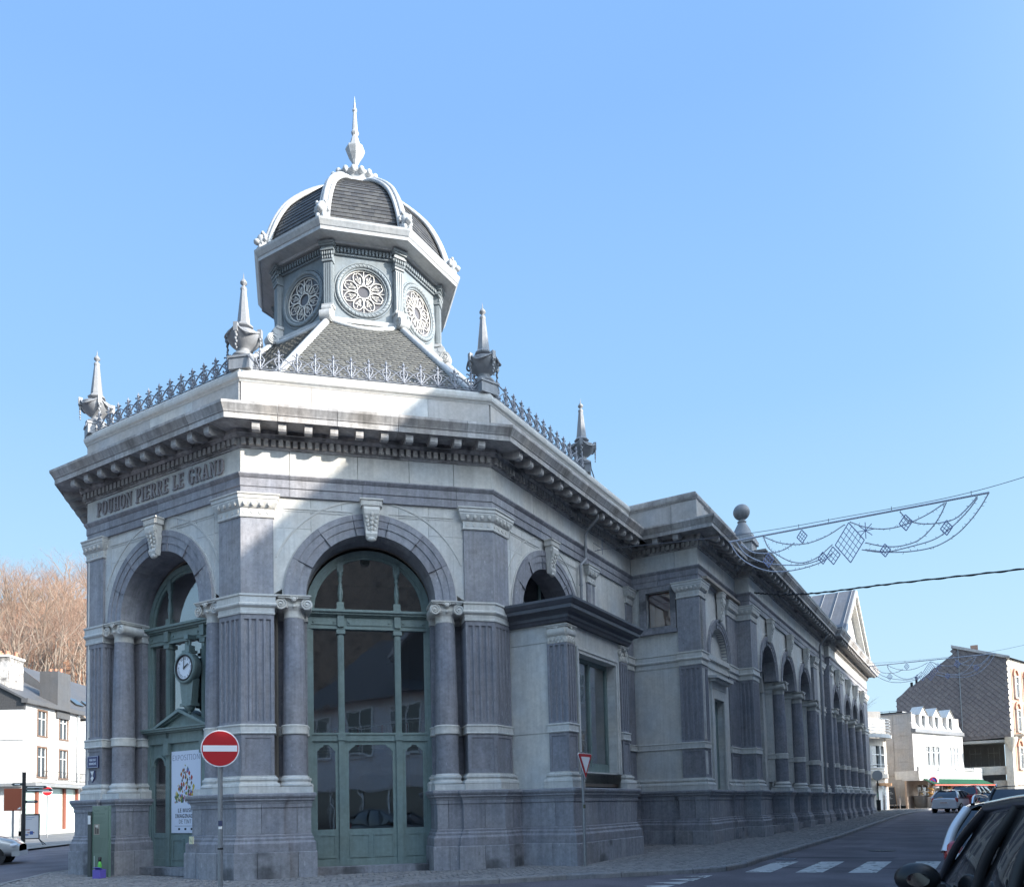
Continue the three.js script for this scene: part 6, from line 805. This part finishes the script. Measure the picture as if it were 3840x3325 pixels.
{ // right background furniture
  const L = (x, z) => { const w = W2(x, z); return [w[0], gy(z), w[1]]; };
  const r = thing('round_sign', 'grey back of a round road sign at the far end of the wing', 'road sign', L(11.9, -54), -TH + .5); add(r, 'pole', rod([0, 0, 0], [0, 2.9, 0], .045, 8), black); add(r, 'disc', new THREE.CylinderGeometry(.44, .44, .03, 32).rotateX(PI / 2).translate(0, 3.1, .03), mat([.3, .31, .32], { roughness: .5 })); add(r, 'box', box(-.14, .14, .1, 1.0, -.1, .1), black);
  const tl = thing('traffic_light', 'small traffic light showing green at the end of the wing', 'traffic light', L(11.1, -54.4), -TH + .45); add(tl, 'post', rod([0, 0, 0], [0, 2.1, 0], .12, 10), mat([.2, .22, .2], { roughness: .5 })); add(tl, 'housing', box(.08, .34, 1.2, 2.0, -.12, .12), black); add(tl, 'green_lamp', T(new THREE.SphereGeometry(.075, 12, 8), .21, 1.42, .12), mat([.02, .3, .18], { emissive: col(.05, .9, .55), emissiveIntensity: 1.6 })); add(tl, 'lamp_hood', T(new THREE.CylinderGeometry(.1, .1, .12, 14, 1, true, PI / 2, PI), .21, 1.42, .15, 0, PI / 2), black);
  { const p = L(11.1, -54.4), gl = new THREE.PointLight(col(.1, 1, .6), .4, 0, 2); gl.position.set(p[0] + .3, p[1] + 1.42, p[2] + .4); gl.castShadow = true; scene.add(gl); }
  const ab = thing('chalk_board', 'dark chalk menu board standing beyond the end of the wing', 'board', L(11.6, -66), -TH + .5); add(ab, 'board', T(shapeGeo([[-.6, .4], [.6, .4], [.6, 2.1], [-.6, 2.1]], .04), 0, 0, .25, 0, -.14), mat([.05, .055, .06], { roughness: .6 })); add(ab, 'legs', merge([rod([-.62, 0, .35], [-.58, 2.15, 0], .03, 6), rod([.62, 0, .35], [.58, 2.15, 0], .03, 6), rod([-.62, 0, -.35], [-.58, 2.15, 0], .03, 6), rod([.62, 0, -.35], [.58, 2.15, 0], .03, 6)]), mat([.25, .17, .11])); add(ab, 'chalk_lines', T(merge(Array.from({ length: 7 }, (_, i) => box(-.4, -.1 + (i * 37 % 50) / 100, .8 + i * .16, .83 + i * .16, .042, .046))), 0, 0, .25, 0, -.14), paintW);
  [[10.9, -63.5], [12.6, -65.2], [13.5, -68.5], [14.6, -72], [15.4, -75.5], [16, -79]].forEach(([x, z], i) => { const b = thing('bollard', ['first', 'second', 'third', 'fourth', 'fifth', 'sixth'][i] + ' thin grey bollard from the wing along the far kerb', 'bollard', L(x, z), 0, 'bollards along the far kerb'); add(b, 'post', lathe([[0.06, 0], [.05, .05], [.045, 1.1], [.06, 1.14], [.05, 1.2], [0, 1.22]], 10), mat([.22, .2, .2], { roughness: .5 })); });
  const pl = thing('planter', 'large grey planter with a bare shrub before the restaurant', 'planter', L(14.4, -66.5)); add(pl, 'pot', lathe([[0, 0], [.55, 0], [.72, 1.1], [.78, 1.12], [.78, 1.2], [.66, 1.2], [.62, 1.05], [0, 1.05]], 24), S_([.2, .2, .2], tPlain)); { const tw = []; seed = 91; for (let i = 0; i < 34; i++) { const a = rr(0, 6.28), l = rr(.8, 1.7), s = rr(.2, .9); tw.push(rod([0, 1, 0], [Math.cos(a) * s, 1 + l, Math.sin(a) * s], .018, 4, .006)); } add(pl, 'shrub', merge(tw), barkM); }
  const np = thing('no_parking_sign', 'square white panel with blue and red round no parking sign', 'road sign', L(15.5, -66.2), -TH + .45); add(np, 'pole', rod([0, 0, -.04], [0, 3.0, -.04], .045, 8), galv); add(np, 'panel', box(-.5, .5, 1.9, 3.1, 0, .03), whiteS); add(np, 'red_ring', T(new THREE.TorusGeometry(.31, .055, 6, 32), 0, 2.6, .04), redS); add(np, 'blue_disc', new THREE.CylinderGeometry(.29, .29, .02, 32).rotateX(PI / 2).translate(0, 2.6, .04), mat([.03, .05, .35])); add(np, 'slash', T(box(-.3, .3, -.04, .04, .05, .06), 0, 2.6, 0, 0, 0, -.78), redS);
  const bn = thing('litter_bin', 'grey litter bin by the far kerb', 'bin', L(15.3, -65)); add(bn, 'drum', lathe([[0, 0], [.3, 0], [.32, .95], [.35, .97], [.35, 1.03], [.25, 1.06], [0, 1.08]], 18), mat([.25, .25, .26], { roughness: .5, metalness: .4 })); add(bn, 'opening', box(-.2, .2, .7, .85, .28, .33), black);
}
// ---------- light garlands and cables over the street ----------
const GS = [[[.004, .003], [.043, .074], [.101, .127], [.174, .164], [.246, .176], [.317, .174], [.387, .16], [.429, .131]], [[.031, 0], [.066, .062], [.117, .103], [.168, .128], [.247, .15], [.317, .159], [.387, .149]], [[.151, .005], [.215, .044], [.279, .065], [.342, .069], [.412, .053], [.482, .019]], [[.151, .005], [.171, .059], [.206, .096], [.262, .137], [.318, .151], [.374, .136], [.431, .094]], [[.502, .012], [.56, .046], [.623, .067], [.687, .069], [.743, .056], [.793, .038], [.849, .008]], [[.69, .009], [.719, .051], [.767, .075], [.827, .084], [.881, .078], [.923, .046], [.96, .006]], [[.557, .111], [.62, .138], [.683, .15], [.745, .141], [.79, .108], [.828, .06], [.855, .006]], [[.542, .138], [.625, .164], [.713, .16], [.806, .146], [.867, .11], [.923, .059], [.96, .013]], [[.555, .14], [.65, .169], [.743, .18], [.817, .173], [.883, .141], [.932, .096], [.969, .049], [.998, .001]], [[.28, .057], [.236, .079], [.177, .083], [.104, .066], [.053, .02]]];
const GD = [[.312, .037, .029], [.169, .116, .031], [.391, .146, .026], [.432, .143, .038], [.629, .158, .027], [.709, .059, .033], [.85, .11, .029]];
const ledM = mat([.62, .63, .70], { roughness: .45 }), ledB = mat([.36, .40, .62], { roughness: .45 }), wireM = mat([.2, .2, .22], { roughness: .5, metalness: .5 });
function garland(label, X0, z, y, L) {
  const g = thing('light_garland', label, 'garland', [OX, 0, OZ], -TH, 'festive garlands across the street'); g.userData.label = label; const P = (u, v) => [X0 + u * L, y - v * L, z];
  add(g, 'bar', rod(P(0, 0), P(1, 0), .03, 8), ledM);
  for (const s of GS) { const pts = s.map((p) => P(...p)), c = new THREE.CatmullRomCurve3(pts.map((p) => new THREE.Vector3(...p))), n = 26, e = [tube(pts, .018, 40, 5)]; for (let i = 0; i < n; i++) { const p = c.getPoint((i + .5) / n), a = rr(0, 6.28); e.push(rod(p.toArray(), [p.x + Math.cos(a) * .07, p.y + Math.sin(a) * .07, p.z + rr(-.04, .04)], .007, 3)); } add(g, 'light_strand', merge(e), ledM); }
  const dia = (u, v, w, h, name) => { const c = P(u, v), q = [[0, h], [w, 0], [0, -h], [-w, 0]], e = []; const pt = (a) => [c[0] + a[0], c[1] + a[1], z + .02]; for (let i = 0; i < 4; i++) e.push(rod(pt(q[i]), pt(q[(i + 1) % 4]), .016, 5)); const n = Math.max(3, Math.round(w / .075)), lp = (a, b, f) => [a[0] + (b[0] - a[0]) * f, a[1] + (b[1] - a[1]) * f]; for (let k = 1; k < n; k++) { const f = k / n; e.push(rod(pt(lp(q[0], q[1], f)), pt(lp(q[3], q[2], f)), .009, 4), rod(pt(lp(q[0], q[3], f)), pt(lp(q[1], q[2], f)), .009, 4)); } add(g, name, merge(e), ledB); };
  for (const [u, v, r] of GD) dia(u, v, r * L * .72, r * L, 'lattice_diamond'); dia(.498, .1, .056 * L, .085 * L, 'lattice_diamond');
  { const c = P(.56, .06), e = []; for (let i = 0; i < 4; i++) { const a = i * PI / 4; e.push(rod([c[0] - Math.cos(a) * .25, c[1] - Math.sin(a) * .25, z], [c[0] + Math.cos(a) * .25, c[1] + Math.sin(a) * .25, z], .012, 4)); } add(g, 'star', merge(e), ledB); }
  for (const u of [.05, .3, .42, .66, .94]) add(g, 'hanger', rod(P(u, 0), P(u, -.02), .008, 4), wireM);
}
garland('large light garland of strands and lattice diamonds across the near street', 13.08, -3.7, 10.17, 7.29); garland('smaller looking light garland hung across the far street', 13.4, -38, 10.78, 7.4);
{ const w = (name, label, pts, r, m, tw) => { const c = thing(name, label, 'cable', [OX, 0, OZ], -TH); add(c, 'wire', tube(pts, r, 60, 6), m); if (tw) { const cv = new THREE.CatmullRomCurve3(pts.map((p) => new THREE.Vector3(...p))), q = []; for (let i = 0; i <= 160; i++) { const p = cv.getPoint(i / 160); q.push([p.x, p.y + Math.cos(i * .9) * .028, p.z + Math.sin(i * .9) * .028]); } add(c, 'twist', tube(q, r * .8, 320, 5), m); } };
  w('suspension_wire', 'thin wire carrying the near garland from the pavilion wall', [[AP + .1, 10.8, -3.7], [13.3, 10.36, -3.7], [16.5, 10.27, -3.7], [20.2, 10.3, -3.7], [24, 10.9, -3.7]], .009, wireM); w('suspension_wire', 'thin wire carrying the far garland from the wing cornice', [[XE + .2, 11.1, -38], [14, 10.95, -38], [17, 10.86, -38], [20.8, 10.95, -38], [24, 11.4, -38]], .009, wireM);
  w('black_cable', 'thick twisted black cable from the wing pier across the street', [[XA + .05, 10.8, -13.3], [XA + .9, 10.62, -13.35], [14, 10.42, -13.4], [17, 10.33, -13.4], [21.5, 10.15, -13.4], [24, 10.1, -13.4]], .03, black, true);
}
// ---------- cars ----------
const paint = (c) => mat(c, { roughness: .32, clearcoat: 1, clearcoatRoughness: .06, metalness: .15 }), tint = mat([.012, .014, .017], { roughness: .04, clearcoat: 1, ior: 1.6 }), trimB = mat([.02, .02, .022], { roughness: .5 }), lampR = mat([.36, .01, .012], { roughness: .15, clearcoat: 1 }), lampW = mat([.8, .8, .82], { roughness: .1, clearcoat: 1 });
function loft(secs, half = true) { // secs: [{x, pts:[[z,y]...]}] from low outside to top centre; mirrored; smooth
  const n = secs[0].pts.length, full = secs.map((s) => [...s.pts.map((p) => [s.x, p[1], p[0]]), ...s.pts.slice(0, -1).reverse().map((p) => [s.x, p[1], -p[0]])]), m = full[0].length, pos = [], idx = []; full.forEach((r) => r.forEach((p) => pos.push(...p)));
  for (let i = 0; i < secs.length - 1; i++) for (let j = 0; j < m - 1; j++) { const a = i * m + j, b = a + 1, c = a + m, d = c + 1; idx.push(a, c, b, b, c, d); } const g = new THREE.BufferGeometry(); g.setAttribute('position', new THREE.Float32BufferAttribute(pos, 3)); g.setIndex(idx); g.computeVertexNormals(); return g;
}
const wheelG = (() => { const r = .34; const tyre = new THREE.TorusGeometry(r - .07, .085, 10, 28).scale(1, 1, 1.15), rim = lathe([[0, .02], [.05, .06], [.08, .05], [.2, .03], [.235, .07], [.25, .07]], 24).rotateX(PI / 2), spokes = merge(Array.from({ length: 7 }, (_, i) => T(box(-.025, .025, .04, .23, .03, .065), 0, 0, 0, 0, 0, i * 2 * PI / 7))), disc = new THREE.CylinderGeometry(.25, .25, .1, 20).rotateX(PI / 2); return { tyre, rim, spokes, disc }; })();
// forward is +x, left is -z; c: length, width, height, hood height, positions of the glass
function car(name, label, pos, turn, c, bodyM, scale = 1.12, group) {
  const t = thing(name, label, 'car', pos, turn, group), L = c.L, W = c.W / 2, H = c.H, x = (f) => (f - .5) * L; t.scale.setScalar(scale);
  const belt = c.belt, prof = c.prof; // prof: [f, top y, half width factor]
  const secs = prof.map(([f, y, w, yb]) => { const b = yb || .28, ww = W * w; return { x: x(f), pts: [[ww * .55, b - .06], [ww * .9, b], [ww * .985, b + .14], [ww, b + (y - b) * .45], [ww * .985, b + (y - b) * .7], [ww * .955, y - .06], [ww * .88, y - .012], [ww * .45, y + .018], [0, y + .03]] }; });
  add(t, 'body', loft(secs), bodyM); for (const e of [0, secs.length - 1]) { const s = secs[e], sh = [...s.pts.map((p) => [p[0], p[1]]), ...s.pts.slice(0, -1).reverse().map((p) => [-p[0], p[1]])]; const g = new THREE.ShapeGeometry(new THREE.Shape(sh.map((p) => new THREE.Vector2(...p)))); g.rotateY(-PI / 2); g.translate(s.x, 0, 0); add(t, e ? 'nose_panel' : 'tail_panel', e ? flipW(clean(g)) : clean(g), bodyM); }
  // greenhouse
  const [r0, r1, w1, w0] = c.glass, wb = W * .93, wr = W * c.rw, hR = H - .05, st = (f, k) => ({ x: x(f), k });
  const gsec = (f, k) => { const y = belt + (hR - belt) * k, z = wb + (wr - wb) * k; return { f, y, z }; };
  const P = (f, k, s) => { const q = gsec(f, k); return [x(f), q.y, s * q.z]; };
  const patch = (a, b, d, e, n, bulge, axis) => { const B = new MB(); const pos = [], idx = []; for (let i = 0; i <= n; i++) for (let j = 0; j <= n; j++) { const u = i / n, v = j / n, k = Math.sin(PI * u) * Math.sin(PI * v) * bulge; const p = [0, 1, 2].map((q) => (a[q] * (1 - u) + b[q] * u) * (1 - v) + (e[q] * (1 - u) + d[q] * u) * v); p[0] += axis[0] * k; p[1] += axis[1] * k; p[2] += axis[2] * k; pos.push(...p); } for (let i = 0; i < n; i++) for (let j = 0; j < n; j++) { const o = i * (n + 1) + j; idx.push(o, o + n + 1, o + 1, o + 1, o + n + 1, o + n + 2); } const g = new THREE.BufferGeometry(); g.setAttribute('position', new THREE.Float32BufferAttribute(pos, 3)); g.setIndex(idx); g.computeVertexNormals(); return g; };
  add(t, 'windscreen', patch(P(w0, 0, -1), P(w0, 0, 1), P(w1, .93, 1), P(w1, .93, -1), 6, .06, [1, .6, 0]), tint); add(t, 'rear_window', patch(P(r0, 0, 1), P(r0, 0, -1), P(r1, .9, -1), P(r1, .9, 1), 6, .05, [-1, .4, 0]), tint);
  for (const s of [-1, 1]) { const n = c.doors || 2, cut = [r0, r0 + (w0 - r0) * .36, r0 + (w0 - r0) * .62, w0], tp = [r1, r1 + (w1 - r1) * .38, r1 + (w1 - r1) * .66, w1]; for (let i = 0; i < 3; i++) add(t, 'side_window', patch(P(cut[i], 0, s), P(cut[i + 1], 0, s), P(tp[i + 1], .93, s), P(tp[i], .93, s), 5, .035, [0, 0, s]), tint); for (let i = 0; i < 4; i++) add(t, 'pillar', tube([P(cut[i], -.02, s), [0, 1, 2].map((q) => (P(cut[i], .5, s)[q] + P(tp[i], .5, s)[q]) / 2 + (q === 2 ? s * .035 : 0)), P(tp[i], .95, s)], i === 0 ? .05 : .03, 10, 6), i === 1 || i === 2 ? trimB : bodyM); add(t, 'window_line', tube([P(r0, 0, s), P((r0 + w0) / 2, 0, s).map((v, q) => q === 2 ? v + s * .02 : v), P(w0, 0, s)], .018, 16, 5), trimB); add(t, 'roof_edge', tube([P(r1, .93, s), [x((r1 + w1) / 2), belt + (hR - belt) * 1.0, s * wr * 1.0], P(w1, .93, s)], .04, 16, 6), bodyM); }
  const rs = []; for (let i = 0; i <= 6; i++) { const u = i / 6, f = r1 + (w1 - r1) * u, cr = Math.sin(PI * (.12 + .76 * u)) * .05, y = belt + (hR - belt) * .93; rs.push({ x: x(f), pts: [[wr * 1.02, y - .01], [wr * .95, y + .035 + cr * .6], [wr * .6, y + .06 + cr], [0, y + .07 + cr]] }); } add(t, 'roof', loft(rs), bodyM);
  add(t, 'cabin', merge([box(x(r0) + .35, x(w0) - .6, .4, belt - .1, -W * .8, W * .8), ...[.42, .58].flatMap((f) => [-1, 1].map((s) => box(x(f) - .25, x(f), belt - .3, belt + .28, s * W * .45 - .2, s * W * .45 + .2)))]), trimB);
  for (const f of c.axles) for (const s of [-1, 1]) { const w = grp(t, 'wheel'); w.position.set(x(f), .34, s * (W - .09)); if (s < 0) w.rotation.y = PI; add(w, 'tyre', wheelG.tyre, rubber); add(w, 'rim', merge([wheelG.rim, wheelG.spokes]), galv); add(w, 'hub', wheelG.disc, trimB); add(t, 'wheel_arch', T(new THREE.CylinderGeometry(.42, .42, .05, 24, 1, false, -PI / 2, PI).rotateX(PI / 2), x(f), .34, s * (W - .02)), trimB); }
  const tl = (s) => T(new THREE.SphereGeometry(.16, 10, 8), x(.03), c.tailY, s * W * .84, 0, 0, 0, [.75, c.tailH || 1.1, .7]); for (const s of [-1, 1]) { add(t, 'tail_light', tl(s), lampR); add(t, 'headlight', T(new THREE.SphereGeometry(.17, 10, 8), x(.955), .68, s * W * .74, 0, 0, 0, [.9, .6, 1.1]), lampW); const m = grp(t, 'door_mirror'); m.position.set(x(w0) - .42, belt + .03, s * (W + .06)); add(m, 'shell', T(new THREE.SphereGeometry(.13, 14, 10), 0, .03, s * .06, 0, 0, 0, [.72, .82, 1.1]), c.mirrorM || trimB); add(m, 'glass', T(new THREE.CylinderGeometry(.055, .055, .01, 20).rotateZ(PI / 2), -.092, .03, s * .065, 0, 0, 0, [1, .85, 1.25]), tint); add(m, 'arm', box(-.04, .04, -.07, .0, s > 0 ? -.1 : .0, s > 0 ? 0 : .1), trimB); }
  add(t, 'bumper', merge([box(x(0) - .05, x(.06), .3, .5, -W * .9, W * .9), box(x(.95), x(1) + .03, .3, .48, -W * .86, W * .86)]), c.bumperM || bodyM); add(t, 'number_plate', box(x(0) - .07, x(0) - .02, c.plateY || .62, (c.plateY || .62) + .11, -.26, .26), whiteS); addCard(t, 'plate_lettering', .5, .1, print(256, 52, (q) => { q.fillStyle = '#e8e6e0'; q.fillRect(0, 0, 256, 52); q.fillStyle = '#8a1f1c'; for (let i = 0; i < 7; i++) q.fillRect(20 + i * 32, 12, 14 + (i % 3) * 4, 28); }), x(0) - .073, (c.plateY || .62) + .055, 0, -PI / 2);
  if (c.rails) for (const s of [-1, 1]) add(t, 'roof_rail', tube([[x(r1) + .1, H - .03, s * wr * .93], [x(r1) + .3, H + .06, s * wr * .92], [x((r1 + w1) / 2), H + .07, s * wr * .92], [x(w1) - .2, H + .04, s * wr * .92], [x(w1), H - .05, s * wr * .93]], .022, 24, 6), chrome);
  return t;
}
const hatch = { L: 3.95, W: 1.72, H: 1.5, belt: .95, rw: .66, glass: [.03, .16, .60, .80], axles: [.17, .83], tailY: .84, tailH: 1.2, prof: [[0, .9, .86, .36], [.03, .96, .93, .3], [.2, .98, 1], [.5, .97, 1], [.72, .95, .99], [.82, .9, .97], [.93, .76, .9], [1, .58, .76, .34]] };
const suv = { L: 4.5, W: 1.84, H: 1.68, belt: 1.06, rw: .7, glass: [.02, .1, .62, .79], axles: [.19, .82], tailY: .95, tailH: 1.1, rails: true, plateY: .8, prof: [[0, .98, .88, .4], [.03, 1.05, .95, .36], [.25, 1.08, 1, .34], [.55, 1.07, 1, .34], [.75, 1.04, .99, .34], [.83, 1.0, .97, .34], [.95, .88, .9, .36], [1, .7, .78, .4]] };
{ const fw = TH - PI / 2 + PI, dirTurn = (h) => PI / 2 - h; // heading measured from straight ahead, to the right
  const at = (x, z) => { const w = W2(x, z); return [w[0], gy(z) - .12, w[1]]; };
  car('dark_hatchback', 'nearest parked car, black with dark glossy windows, lower right corner', [3.95, gy(15) - .12, -4.81], dirTurn(.39), { ...suv, rails: false, mirrorM: black }, paint([.012, .012, .014]), 1.13, 'cars parked along the street');
  car('white_estate', 'white parked car with roof rails just ahead of the black one', [8.05, gy(9) - .12, -11.86], dirTurn(.62), { ...suv, H: 1.56, belt: 1.0 }, paint([.74, .75, .78]), 1.12, 'cars parked along the street');
  car('dark_van', 'dark parked people carrier ahead of the white car', at(20.85, -14.5), dirTurn(TH), { ...suv, H: 1.75, belt: 1.1 }, paint([.03, .032, .04]), 1.12, 'cars parked along the street');
  car('black_hatchback', 'small black parked car with red tail lights beyond the people carrier', at(20.3, -33), dirTurn(TH), hatch, paint([.015, .015, .018]), 1.15, 'cars parked along the street');
  car('white_hatchback', 'white hatchback driving away towards the bend', at(17.5, -53), dirTurn(TH + .25), { ...hatch, H: 1.52 }, paint([.76, .78, .82]), 1.18);
  car('red_hatchback', 'bright red car at the bend beyond the white hatchback', [40.6, zl(40.6, -67) - .0, -67.6], dirTurn(TH + .3), { ...suv, rails: false }, paint([.45, .012, .02]), 1.2);
  car('silver_car', 'silver car cut off by the left edge of the picture', [-21.25, zl(-21, -32) - .12, -32.2], dirTurn(PI / 2 - .35), suv, paint([.45, .46, .46]), 1.1);
}
renderer.render(scene, camera);
